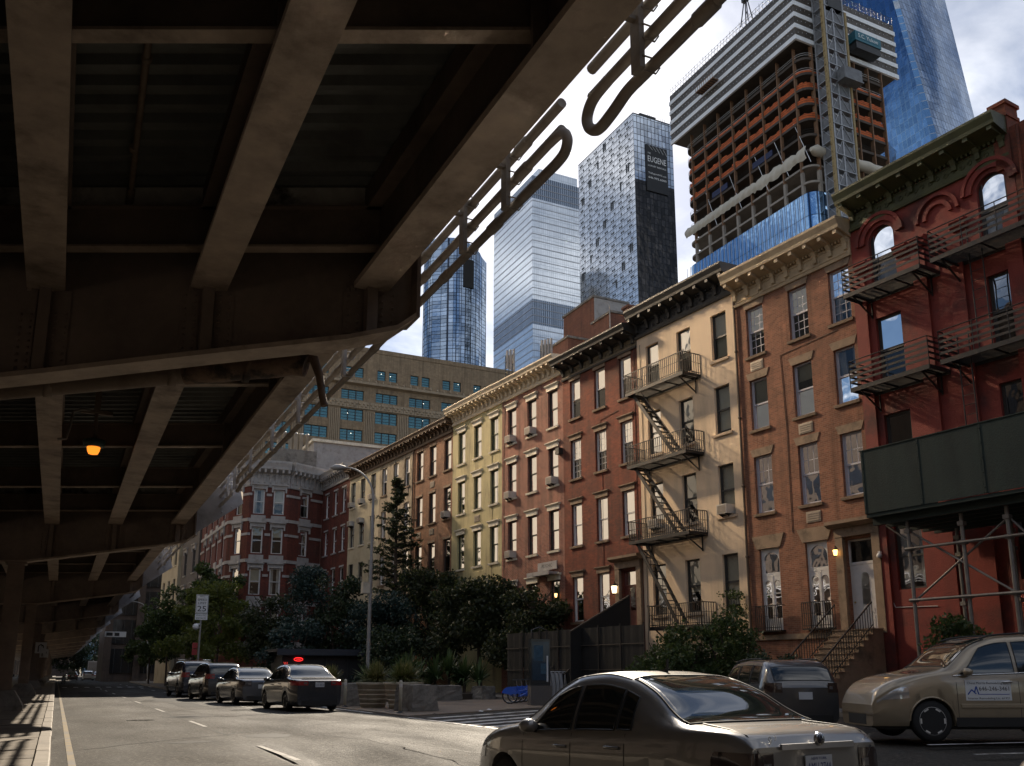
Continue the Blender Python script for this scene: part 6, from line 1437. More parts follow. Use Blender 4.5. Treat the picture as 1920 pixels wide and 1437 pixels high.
ylab = ['spiky plant at the left end of the planted bed', 'low spiky plant behind the left barrel planter', 'spiky plant behind the right barrel planter', 'tall spiky plant above the right barrel planter', 'dense spiky plant left of the long concrete block', 'spiky plant behind the long concrete block', 'middle spiky plant of the bed, behind the block', 'broad spiky plant right of the long concrete block', 'tallest spiky plant near the bike kiosk', 'spiky plant beside the small square block', 'drooping spiky plant at the right end of the bed', 'small spiky plant tucked before the dark fence']
yp = [(12.6, 40.0, .5), (13.2, 41.5, .4), (13.9, 39.5, .7), (14.6, 40.6, 1.15), (15.0, 42.5, .6), (15.6, 43.5, .8), (16.3, 43.8, .7), (17.0, 43.2, .8), (17.8, 43.4, 1.2), (18.4, 42.8, .8), (18.9, 42.2, .6), (16.0, 45.0, .9)]
for (x, y, s), lab in zip(yp, ylab):
    t = thing('yucca', lab, 'spiky plant', (x, y, .25), random.uniform(0, 6), 'spiky plants in the plaza bed')
    st = put(stm_me, 'stem', t, (0, 0, 0), 0, (1, 1, max(.3, s))); put(random.choice(YM), 'strap_leaves', t, (0, 0, s * .7), 0, (1.15, 1.15, 1.15))
    if s > .65: put(random.choice(YM), 'strap_leaves', t, (.35, .2, s * .35), 1.0, (.9, .9, .9))
m = MB(); m.prism([(12.0, 38.9), (19.4, 41.3), (19.2, 45.8), (12.2, 45.8)], .02, .30); bed = m.build('soil_bed', soil, kind='structure')
# barrel planters, blocks, posts
white_pl = mk('planter_cream', (.50, .45, .36), .7, var=.12, scale=3, dirt=(.22, .18, .13), dirt_amt=.6)
def planter(lab, x, y, r, h, grass, z=.03, n=2):
    t = thing('barrel_planter', lab, 'planter', (x, y, z), 0, 'round cream planters along the plaza edge')
    m = MB(); m.lathe([(r * .74, 0), (r, h * .9), (r * 1.07, h * .9), (r * 1.07, h), (r * .94, h), (r * .9, h - .08), (.01, h - .08)], n=20); m.build('tub', white_pl, t)
    for k in range(4): m = MB(); f = .15 + .2 * k; m.lathe([(r * (.745 + .26 * f) + .004, h * f * .9), (r * (.745 + .26 * f) + .012, h * f * .9 + .02), (r * (.745 + .26 * f) + .006, h * f * .9 + .04)], n=20); m.build('groove_band', white_pl, t)
    g_ = thing('ornamental_grass', 'tuft of ' + grass, 'grass tuft', (x, y, z + h - .1), 0, 'grasses growing in the planters')
    for k in range(n): put(GM[(k + int(x)) % 3], 'blades', g_, (random.uniform(-.3, .3) * r, random.uniform(-.3, .3) * r, 0), k * 1.3, (1.2, 1.2, 1.0))
planter('front cream barrel planter beside the rough concrete block', 11.15, 31.4, .66, .92, 'yellow green grass in the front barrel planter', n=4)
planter('cream barrel planter just behind the front one', 10.55, 33.0, .6, .9, 'bright grass spilling from the second barrel planter', n=4)
planter('pale planter behind the nearest dark sedan', 10.4, 38.2, .5, .85, 'straw coloured feathery grass behind the dark sedan', n=3)
planter('pale planter at the far end of the parked cars', 10.3, 47.5, .5, .85, 'feathery grass by the dark dining shed', n=3)
def block(lab, x, y, sx, sy, sz, rz, z=.03):
    t = MB(); nx = 5
    t.hexa([(-sx / 2, -sy / 2, 0), (sx / 2, -sy / 2, 0), (sx / 2, sy / 2, 0), (-sx / 2, sy / 2, 0)], [(-sx / 2 + .04, -sy / 2 + .03, sz), (sx / 2 - .03, -sy / 2 + .05, sz * .97), (sx / 2 - .05, sy / 2 - .03, sz), (-sx / 2 + .05, sy / 2 - .04, sz * .98)])
    me = t.mesh('concrete_block', conc2); bm = bmesh.new(); bm.from_mesh(me); bmesh.ops.subdivide_edges(bm, edges=bm.edges, cuts=6, use_grid_fill=True)
    for v in bm.verts: v.co += Vector((random.uniform(-1, 1), random.uniform(-1, 1), random.uniform(-1, 1))) * .018
    bm.to_mesh(me); bm.free(); o = put(me, 'concrete_block', None, (x, y, z), rz); tag(o, lab, 'concrete block', 'rough concrete blocks on the plaza')
block('rough square concrete block standing behind the front white post', 10.9, 29.4, 1.15, .95, .86, .35)
block('rough dark block between the barrel planters and the sedan', 10.2, 35.2, 1.3, .9, .85, .1)
block('long low concrete block before the spiky plants', 15.9, 39.9, 2.1, .8, .68, .25)
block('small square block at the right end of the plant bed', 18.5, 40.7, .9, .8, .62, .3)
post_m = mk('post_cream', (.52, .49, .40), .6, var=.1, dirt=(.25, .22, .17))
for lab, x, y in (('cream flexible post in front of the rough block', 9.85, 28.0), ('cream flexible post by the second barrel planter', 9.75, 33.9), ('cream flexible post beside the bike docks', 17.6, 29.0)):
    t = thing('flexible_post', lab, 'post', (x, y, .0), 0, 'flexible posts edging the plaza')
    m = MB(); m.lathe([(.14, 0), (.14, .03), (.075, .07), (.055, .1)], n=12); m.build('foot', fr_blk, t); m = MB(); m.lathe([(.055, .1), (.055, 1.0), (.045, 1.03), (.01, 1.04)], n=12); m.build('tube', post_m, t)
    m = MB(); m.lathe([(.0565, .82), (.0575, .83), (.0575, .92), (.0565, .93)], n=12); m.build('reflective_band', fr_white, t)
# black mesh fence before the dark red house
fence_m = mk('fence_mesh_black', (.010, .0095, .009), .85, var=.3, scale=2, bmp=.2); fence_p = mk('fence_post', (.05, .038, .028), .7, var=.2)
fe = thing('mesh_fence', 'long dark mesh covered fence in front of the dark red house', 'fence', tuple(fp(29, 4, .1)), FROT)
for k in range(7):
    m = MB(); a = 1.55 * k
    n = 8
    for i in range(n):
        xa, xb = a + .03 + 1.49 * i / n, a + .03 + 1.49 * (i + 1) / n; m.quad((xa, .012 * sin(i * 2.2 + k), .05), (xb, .012 * sin((i + 1) * 2.2 + k), .05), (xb, .012 * sin((i + 1) * 2.2 + k), 3.1), (xa, .012 * sin(i * 2.2 + k), 3.1 + .03 * sin(k)))
    m.build('mesh_panel', fence_m, fe); m = MB(); m.tube([(a, .05, 0), (a, .05, 3.2)], .03, 6); m.build('post', fence_p, fe)
    for z in (1.3, 2.35): m = MB(); m.tube([(a, .05, z), (a + 1.55, .05, z)], .018, 5); m.build('rail', fence_p, fe)
sf = thing('stair_screen', 'dark sloping screen beside the dark red house stairs', 'screen', tuple(fp(33.4, 1.2, 0)), FROT); m = MB(); m.hexa([(0, 0, .1), (0, 3.4, .1), (.06, 3.4, .1), (.06, 0, .1)], [(0, 0, 4.75), (0, 3.4, 3.0), (.06, 3.4, 3.0), (.06, 0, 4.75)]); m.build('screen_panel', fence_m, sf)
m = MB(); m.beam((.03, 0, 4.8), (.03, 3.4, 3.05), .09, .06); m.build('capping', fence_p, sf)
# low front railings of the russet house
rl = thing('area_railing', 'low black iron railing in front of the russet house garden', 'railing', tuple(fp(22.8, 4.2, .12)), FROT)
m = railing_mesh(5.2, 1.1, .13); m.build('railing', iron_b, rl); m = MB(); m.tube([(-2.2, .3, 1.1), (3.0, .3, 1.12)], .03, 6); m.build('pale_rail', tube_m, rl)
# dining shed with neon
ds = thing('dining_shed', 'dark outdoor dining shed with small red neon sign', 'shed', (11.6, 54.5, .03))
dark_w = mk('shed_dark_wood', (.022, .020, .022), .6, var=.3, scale=2)
m = MB(); m.box(.2, 8.0, .05, 3, 0, 2.45); m.build('wall', dark_w, ds); m = MB(); m.box(-.2, 8.3, -.5, 3.3, 2.45, 2.62); m.build('roof', dark_w, ds)
for k in range(6): m = MB(); m.box(.2 + 1.3 * k, .28 + 1.3 * k, -.03, .04, 0, 2.44); m.build('mullion', fr_blk, ds)
m = MB(); m.box(-.2, 8.3, -.52, -.5, 2.25, 2.62); m.build('fascia', mk('fascia_blue_black', (.03, .035, .05), .5), ds)
neon = emit('neon_red', (1, .03, .03), 1.2)
m = MB(); m.tube([(1.15 + .26 * cos(2 * pi * k / 18), -.1, 2.02 + .1 * sin(2 * pi * k / 18)) for k in range(18)], .017, 5, closed=True); nz = m.build('neon_ring', neon, ds); lettering('OPEN', .12, neon, nz, (1.15, -.1, 2.02), (radians(90), 0, 0), .32)
m = MB()
for k in range(3): m.tube([(.32 + .08 * k, -.1, 1.5 + .09 * k), (.36 + .07 * k, -.1, 1.72), (.3 + .1 * k, -.1, 1.86)], .014, 4)
m.build('neon_squiggle', emit('neon_dull_red', (.7, .05, .04), .7), ds)
# ================================================================== street furniture
galv = mk('galvanised_post', (.30, .30, .30), .5, .4, var=.2, scale=3)
sgw = mk('sign_white', (.66, .68, .70), .5, var=.06, scale=6, bmp=0); sgk = mk('sign_black', (.015, .015, .015), .5, var=.1, bmp=0); sgr = mk('sign_red', (.30, .03, .03), .5, var=.1, bmp=0)
sp = thing('speed_limit_sign', 'white speed limit 25 sign on a grey street post', 'road sign', (8.0, 61.3, .13))
m = MB(); m.tube([(0, 0, 0), (0, 0, 5.9)], .06, 8); m.lathe([(.15, 0), (.15, .12), (.08, .3)], n=8); m.build('post', galv, sp)
m = MB(); m.box(-.38, .38, -.10, -.075, 4.85, 6.05); pl = m.build('sign_plate', sgw, sp)
m = MB(); m.box(-.34, .34, -.108, -.10, 4.885, 4.905); m.box(-.34, .34, -.108, -.10, 5.995, 6.015); m.box(-.36, -.34, -.108, -.10, 4.885, 6.015); m.box(.34, .36, -.108, -.10, 4.885, 6.015); m.build('border', sgk, pl)
for txt, s, z, w in (('NYC', .14, 5.93, .3), ('SPEED', .2, 5.72, .56), ('LIMIT', .2, 5.5, .5), ('25', .5, 5.14, .54)): lettering(txt, s, sgk, pl, (0, -.112, z), (radians(90), 0, 0), w)
m = MB(); m.box(-.38, .38, -.10, -.075, 4.45, 4.82); p2 = m.build('lower_plate', sgw, sp)
for txt, z in (('PHOTO', 4.72), ('ENFORCED', 4.55)): lettering(txt, .14, sgk, p2, (0, -.104, z), (radians(90), 0, 0), .6)
m = MB(); m.lathe([(.02, -.2), (.17, -.12), (.2, 0), (.17, .12), (.08, .2)], (-.28, 0, 4.0), 10); m.box(-.28, 0, -.03, .03, 4.15, 4.22); m.build('camera_dome', sgw, sp)
for z in (2.65, 2.25): m = MB(); m.box(-.42, -.1, -.09, -.07, z, z + .36); s_ = m.build('parking_plate', sgr, sp)
def slamp(lab, x, y, z1, armx, army, arm_z, grp='street lamps'):
    t = thing('street_lamp', lab, 'street lamp', (x, y, .05), 0, grp)
    m = MB(); m.lathe([(.22, 0), (.22, .35), (.11, .5)], n=10); m.tube([(0, 0, .4), (0, 0, z1)], [.10, .065], 10); m.build('pole', galv, t)
    m = MB(); n = 10; m.tube([(armx * (1 - cos(pi / 2 * k / n)), army * (1 - cos(pi / 2 * k / n)), z1 + (arm_z - z1) * sin(pi / 2 * k / n)) for k in range(n + 1)], [.06 - .002 * k for k in range(n + 1)], 8); m.build('arm', galv, t)
    m = MB(); a = Vector((armx, army, 0)).normalized(); e = Vector((armx, army, arm_z)); m.tube([e, e + a * .25, e + a * .55, e + a * .75], [.07, .15, .15, .05], 8); m.build('lamp_head', galv, t)
    return t
sl = slamp('tall street lamp with a curved arm rising from the planted plaza', 13.4, 42.9, 9.7, -1.3, .6, 11.3)
m = MB(); m.box(-.42, -.08, -.2, .2, 5.0, 5.55); m.build('control_box', white_pl, sl)
sl2 = slamp('pale leaning street lamp pole on the island tip', 10.4, 124, 9.0, -2.0, 0, 10.2); sl2.rotation_euler = (0, radians(-5), 0)
for z in (3.2, 3.7): m = MB(); m.box(-.1, .3, -.16, -.13, z, z + .45); m.build('parking_plate', sgr, sl2)
def signal(lab, x, y, rx, lit, L_=5.0):
    t = thing('traffic_light', lab, 'traffic light', (x, y, .05), 0, 'traffic lights at the far crossing')
    m = MB(); m.tube([(0, 0, 0), (0, 0, 6.3)], .1, 8); m.tube([(0, 0, 6.0), (rx * .5, 0, 6.5), (rx, 0, 6.6)], [.08, .06, .04], 7); m.build('mast', galv, t)
    m = MB(); m.box(rx - .2, rx + .2, -.2, .2, 5.3, 6.5); h_ = m.build('signal_head', fr_blk, t)
    for k, (nm, c) in enumerate((('green', (0.05, 1, .45)), ('amber', (1, .5, .05)), ('red', (1, .05, .03)))):
        m = MB(); m.lathe([(.01, -.24), (.13, -.23), (.13, -.2)], (rx, 0, 5.5 + .4 * k), 10, axis='y'); m.build('lens_' + nm, emit('signal_' + nm, c, 6) if nm == lit else fr_blk, h_)
    return t
signal('traffic light showing green on a long arm over the far road', 14.6, 168, -5.2, 'green'); signal('traffic light showing red at the right kerb of the crossing', 18.5, 160, -.4, 'red')
for k, (bi, lab) in enumerate(((3, 'small white arrow sign on the third column'), (4, 'small white arrow sign on the fourth column'))):
    y = BENT_Y(bi) + SK * 1.42 - .4; t = thing('column_sign', lab, 'road sign', (-1.1, y, 2.6), 0, 'small signs fixed to the viaduct columns'); m = MB(); m.box(-.35, .35, -.02, .02, 0, .75); p_ = m.build('sign_plate', sgw, t)
    m = MB(); m.tube([(-.15, -.03, .1), (-.15, -.03, .5), (0, -.03, .6), (.15, -.03, .5)], .035, 5); m.tube([(.02, -.03, .5), (.16, -.03, .5), (.16, -.03, .36)], .03, 4); m.build('arrow', sgk, p_)
hs2 = thing('hanging_sign', 'small white street sign hung below the far viaduct edge', 'road sign', (5.6, 112, 5.2), 0); m = MB(); m.box(-1.1, 1.1, -.03, .03, 0, .6); m.build('sign_plate', sgw, hs2); m = MB()
for s in (-.8, .8): m.tube([(s, 0, .6), (s, 0, 1.4)], .03, 5)
m.build('hanger', fr_blk, hs2); m = MB(); m.box(-.95, -.3, -.04, -.03, .12, .48); m.box(-.1, .4, -.04, -.03, .12, .48); m.build('printed_mark', sgk, hs2)
# ---- bike share: kiosk, docks, bicycles
kc = mk('kiosk_black', (.02, .021, .024), .3, var=.1, coat=.3); ksn = mk('kiosk_panel_blue', (.012, .035, .065), .25, var=.3, scale=2.5, coat=.4)
kk = thing('bike_kiosk', 'dark bike share kiosk with a blue map panel', 'kiosk', (17.1, 32.3, .03), radians(-12))
m = MB(); m.box(-.42, .42, -.25, .25, 0, .75); m.build('base', mk('kiosk_base', (.10, .09, .085), .6, var=.2), kk); m = MB(); m.box(-.40, .40, -.16, .16, .75, 2.55); m.build('panel_housing', kc, kk); m = MB(); m.box(-.34, .34, -.175, -.16, .95, 2.45); mp_ = m.build('map_panel', ksn, kk)
m = MB(); m.box(-.28, .1, -.18, -.176, 1.7, 2.3); m.box(.0, .3, -.18, -.176, 1.2, 1.6); m.build('map_print', mk('map_print', (.03, .08, .13), .3, var=.5, scale=9), mp_)
m = MB(); m.tube([(-.3, 0, 2.55), (-.32, 0, 2.9), (0, 0, 3.02), (.32, 0, 2.9), (.3, 0, 2.55)], .03, 6); m.build('top_hoop', kc, kk); m = MB(); m.box(.24, .30, -.2, -.17, .9, 1.9); m.build('light_strip', sgw, kk)
blue_b = mk('bike_blue', (.03, .12, .62), .35, var=.1, coat=.5); tyre_m = mk('tyre_rubber', (.018, .018, .019), .8, var=.2); chrome = mk('bright_metal', (.6, .6, .6), .25, .9, var=.1); sad = mk('saddle_black', (.015, .015, .015), .5)
red_l = mk('red_reflector', (.4, .02, .02), .3)
def ring_pts(cx, cz, r, y=0, n=24): return [(cx + r * cos(2 * pi * k / n), y, cz + r * sin(2 * pi * k / n)) for k in range(n)]
def bicycle():
    t = thing('hire_bicycle', 'x', 'bicycle', (0, 0, 0), 0, 'blue hire bicycles in the dock row')
    for cx in (0, 1.08):
        m = MB(); m.tube(ring_pts(cx, .33, .31), .028, 7, closed=True); w = m.build('wheel', tyre_m, t); m = MB(); m.tube(ring_pts(cx, .33, .275), .012, 5, closed=True)
        for k in range(9): a = 2 * pi * k / 9; m.tube([(cx, 0, .33), (cx + .27 * cos(a), 0, .33 + .27 * sin(a))], .004, 3)
        m.lathe([(.05, -.05), (.05, .05)], (cx, 0, .33), 8, axis='y'); m.build('spokes', chrome, w)
    m = MB(); m.tube([(.0, .05, .33), (.42, .05, .30)], .02, 6); m.tube([(.42, 0, .30), (.30, 0, .72)], .028, 8); m.tube([(.42, 0, .30), (.72, 0, .42), (.93, 0, .78)], .045, 8); m.tube([(.36, 0, .50), (.72, 0, .56), (.92, 0, .74)], .03, 8); m.tube([(0, -.05, .33), (.33, -.03, .62)], .018, 6); m.tube([(1.08, .05, .33), (.95, .04, .74), (.92, 0, .84)], .025, 6); m.build('frame', blue_b, t)
    m = MB()
    for s in (-.055, .055):
        n = 12; pts = [(.35 * cos(.25 + 2.6 * k / n), .35 * sin(.25 + 2.6 * k / n)) for k in range(n + 1)]; inn = [(.05, -.02), (.2, .02)]
        m.add([(0.06, s, .36)] + [(px_, s, .33 + pz_) for px_, pz_ in pts], [(0, k, k + 1) for k in range(1, n + 1)])
    n = 12
    for k in range(n):
        a0, a1 = .25 + 2.6 * k / n, .25 + 2.6 * (k + 1) / n; m.quad((.355 * cos(a0), -.055, .33 + .355 * sin(a0)), (.355 * cos(a0), .055, .33 + .355 * sin(a0)), (.355 * cos(a1), .055, .33 + .355 * sin(a1)), (.355 * cos(a1), -.055, .33 + .355 * sin(a1)))
    m.build('wheel_guard', blue_b, t)
    m = MB(); m.tube([(.30, 0, .72), (.27, 0, .93)], .016, 6); m.build('seat_post', chrome, t); m = MB(); m.hexa([(.12, -.09, .93), (.40, -.03, .95), (.40, .03, .95), (.12, .09, .93)], [(.11, -.08, .99), (.41, -.02, .985), (.41, .02, .985), (.11, .08, .99)]); m.build('saddle', sad, t)
    m = MB(); m.tube([(.92, 0, .84), (.88, 0, 1.02)], .018, 6); m.tube([(.74, -.29, 1.03), (.86, -.2, 1.05), (.88, 0, 1.03), (.86, .2, 1.05), (.74, .29, 1.03)], .014, 6); m.build('handlebar', sad, t)
    m = MB(); m.box(.95, 1.25, -.15, .15, .80, .83); m.box(.95, .97, -.15, .15, .83, 1.05); m.box(1.22, 1.25, -.15, .15, .83, 1.0); m.build('basket', sad, t)
    m = MB(); m.lathe([(.09, -.02), (.09, .02)], (.42, .06, .30), 12, axis='y'); m.beam((.42, .1, .30), (.52, .1, .16), .02, .02); m.box(.48, .58, .1, .2, .14, .165); m.build('crank', chrome, t); m = MB(); m.box(-.37, -.33, -.03, .03, .42, .50); m.build('rear_light', red_l, t)
    return t
def dock():
    t = thing('bike_dock', 'x', 'bike dock', (0, 0, 0), 0, 'grey bike docks in a row')
    m = MB(); m.box(-.35, .35, -.3, .3, 0, .06); m.build('base_plate', conc2, t); m = MB(); m.extr([(-.13, .06), (.16, .06), (.2, .7), (.14, 1.2), (-.02, 1.28), (-.10, 1.16)], 'y', -.13, .13); m.build('dock_body', mk('dock_grey', (.33, .34, .36), .4, .2, var=.1), t); m = MB(); m.box(-.02, .12, -.10, .10, 1.285, 1.31); m.build('dock_top', sgw, t)
    return t
bk0, dk0 = bicycle(), dock()
dlab = ['nearest the kiosk', 'second from the kiosk', 'third from the kiosk', 'fourth from the kiosk', 'fifth from the kiosk', 'in the middle of the far half', 'third from the far end', 'second from the far end', 'at the far end of the row']
for k in range(9):
    p = Vector((17.9, 33.5, .03)) + Vector((4.4, 5.2, 0)) * (k / 8)
    d = dk0 if k == 0 else copy_tree(dk0); d.location = p; d.rotation_euler = (0, 0, radians(-38)); d['label'] = 'grey bike dock ' + dlab[k]
    if k in (0, 1, 2, 3, 4, 6, 7, 8):
        b_ = bk0 if k == 0 else copy_tree(bk0); b_.location = p + Vector((-1.09, .85, 0)); b_.rotation_euler = (0, 0, radians(-38 + random.uniform(-3, 3))); b_['label'] = 'blue hire bicycle in the dock ' + dlab[k]
for lab, x, y, s in (('white paper scrap on the plaza near the rough block', 12.6, 27.9, .16), ('flattened white cup lying on the plaza edge', 13.4, 29.0, .2), ('dark leaf litter scrap by the crosswalk', 10.4, 26.4, .12)):
    m = MB(); m.add([(-s, -.06, 0), (s * .3, -.09, .01), (s, .05, .035), (-.2 * s, .09, .012)], [(0, 1, 2, 3)]); o = m.build('litter', sgw if 'white' in lab else soil, None, (x, y, .036), 1.0); tag(o, lab, 'litter', 'litter on the plaza')
# ================================================================== vehicles
def carpaint(name, col, metal=.35, rough=.32):
    m, nt, b = new_mat(name); p = pos(nt)
    c = mixcol(nt, mul(col, .9), mul(col, 1.08), noise(nt, p, 1.2, 4)); c = mixcol(nt, c, (.16, .14, .115), noise(nt, p, 3, 6, .65, .55, 1.5))
    nt.links.new(c, b.inputs['Base Color']); b.inputs['Metallic'].default_value = metal; b.inputs['Roughness'].default_value = rough
    b.inputs['Coat Weight'].default_value = 1.0; b.inputs['Coat Roughness'].default_value = .04; bump(nt, b, noise(nt, p, 2.5, 2, .5, 0, 1), .04, .05)
    return m
cglass, nt, b = new_mat('car_glass'); b.inputs['Base Color'].default_value = (.012, .016, .016, 1); b.inputs['Roughness'].default_value = .03; b.inputs['IOR'].default_value = 1.6; b.inputs['Coat Weight'].default_value = .6; b.inputs['Coat Roughness'].default_value = .02
bump(nt, b, noise(nt, pos(nt), 1.3, 1, .5, 0, 1), .05, .1)
blk_pl = mk('black_plastic', (.018, .018, .018), .55, var=.15, bmp=.05)
tail_m, nt, b = new_mat('tail_light_red'); b.inputs['Base Color'].default_value = (.30, .012, .012, 1); b.inputs['Roughness'].default_value = .12; b.inputs['Coat Weight'].default_value = 1
tail_s, nt, b = new_mat('tail_light_smoked'); b.inputs['Base Color'].default_value = (.035, .022, .02, 1); b.inputs['Roughness'].default_value = .08; b.inputs['Coat Weight'].default_value = 1
tail_r, nt, b = new_mat('lamp_smoke_grey'); b.inputs['Base Color'].default_value = (.12, .11, .11, 1); b.inputs['Roughness'].default_value = .15; b.inputs['Coat Weight'].default_value = 1
lens_c, nt, b = new_mat('lamp_clear'); b.inputs['Base Color'].default_value = (.45, .45, .44, 1); b.inputs['Roughness'].default_value = .1; b.inputs['Metallic'].default_value = .5; b.inputs['Coat Weight'].default_value = 1
rim_m = mk('alloy_rim', (.62, .60, .57), .4, .1, var=.1, bmp=0)
plate_m = mk('plate_pale', (.50, .52, .55), .5, var=.08, bmp=0); plate_y = mk('plate_blue_print', (.02, .04, .16), .5, var=.1, bmp=0)
def interp(tab, x):
    """smooth (monotone cubic) interpolation through (x, value) pairs"""
    if x <= tab[0][0]: return tab[0][1]
    if x >= tab[-1][0]: return tab[-1][1]
    n = len(tab)
    for i in range(n - 1):
        if x <= tab[i + 1][0]:
            h = tab[i + 1][0] - tab[i][0]; d = (tab[i + 1][1] - tab[i][1]) / h
            def slope(k):
                if k <= 0 or k >= n - 1: return (tab[min(k + 1, n - 1)][1] - tab[max(k - 1, 0)][1]) / (tab[min(k + 1, n - 1)][0] - tab[max(k - 1, 0)][0])
                a = (tab[k][1] - tab[k - 1][1]) / (tab[k][0] - tab[k - 1][0]); b_ = (tab[k + 1][1] - tab[k][1]) / (tab[k + 1][0] - tab[k][0])
                return 0 if a * b_ <= 0 else 2 * a * b_ / (a + b_)
            m0, m1 = slope(i), slope(i + 1); t = (x - tab[i][0]) / h
            return (2 * t**3 - 3 * t**2 + 1) * tab[i][1] + (t**3 - 2 * t**2 + t) * h * m0 + (-2 * t**3 + 3 * t**2) * tab[i + 1][1] + (t**3 - t**2) * h * m1
class Car:
    """x runs from the rear bumper (0) to the nose (L); y left positive; z up"""
    def __init__(s, **k):
        s.__dict__.update(k); s.R = s.wr * 1.13
    def width(s, x):
        f = 1 - .16 * max(0, 1 - x / s.taper) ** 2.2 - .24 * max(0, 1 - (s.L - x) / (s.taper * 1.5)) ** 2.4
        return s.W / 2 * f
    def belt(s, x): return interp(s.beltp, x)
    def top(s, x): return interp(s.topp, x)
    def arch(s, x):
        z = s.gc
        for xw in (s.xr, s.xf):
            d = abs(x - xw)
            if d < s.R: z = max(z, s.wr + sqrt(s.R ** 2 - d * d))
        return z
    def section(s, x):
        w, bl, tp = s.width(x), s.belt(x), s.top(x); bl = min(bl, tp - .012)
        hgt = tp - bl; wb = w * .965; we = wb - s.tumble * hgt
        lo = [(0, s.gc), (w * .80, s.gc), (w * .93, s.gc + .02), (w * .975, s.gc + .10), (w * .99, s.gc + .24), (w * 1.0, bl * .55 + .12), (w * .998, bl - .20), (w * .99, bl - .07), (wb, bl)]
        r = min(.10, hgt * .45)
        side = [(wb - (wb - we) * f - .035 * sin(pi * f) * min(1, hgt * 3) * -1 * .6, bl + (tp - r - bl) * f) for f in (.12, .3, .5, .7, .88, 1.0)]
        up = [(we * .95, tp - r * .42), (we * .84, tp - r * .16), (we * .6, tp - r * .04), (we * .3, tp), (0, tp)]
        return lo + side + up
    def pt(s, x, i):
        y, z = s.section(x)[i]; a = s.arch(x); return y, max(z, a)
    def side(s, x, f):
        """point on the glasshouse side, f from belt 0 to roof edge 1"""
        sec = s.section(x); pts = [sec[8]] + sec[9:15]; k = f * 6; i = min(5, int(k)); t = k - i
        return Vector((x, pts[i][0] + (pts[i + 1][0] - pts[i][0]) * t, pts[i][1] + (pts[i + 1][1] - pts[i][1]) * t))
    def body(s, x, z):
        """point on the body side below the belt at height z"""
        sec = s.section(x)[2:9]
        for p, q in zip(sec[:-1], sec[1:]):
            if z <= q[1]:
                t = max(0, (z - p[1]) / max(1e-5, q[1] - p[1])); return Vector((x, p[0] + (q[0] - p[0]) * t, z))
        return Vector((x, sec[-1][0], sec[-1][1]))
    def topz(s, x, y):
        sec = s.section(x)[14:]; y = abs(y)
        for p, q in zip(sec[:-1], sec[1:]):
            if y >= q[0]: t = (p[0] - y) / max(1e-5, p[0] - q[0]); return p[1] + (q[1] - p[1]) * min(1, max(0, t))
        return sec[-1][1]
def grid_patch(rows, name, m, parent, smooth=True):
    b = MB(); nr, nc = len(rows), len(rows[0]); vs = [p for r in rows for p in r]
    b.add(vs, [(i * nc + j, i * nc + j + 1, (i + 1) * nc + j + 1, (i + 1) * nc + j) for i in range(nr - 1) for j in range(nc - 1)], 0, smooth)
    return b.build(name, m, parent)
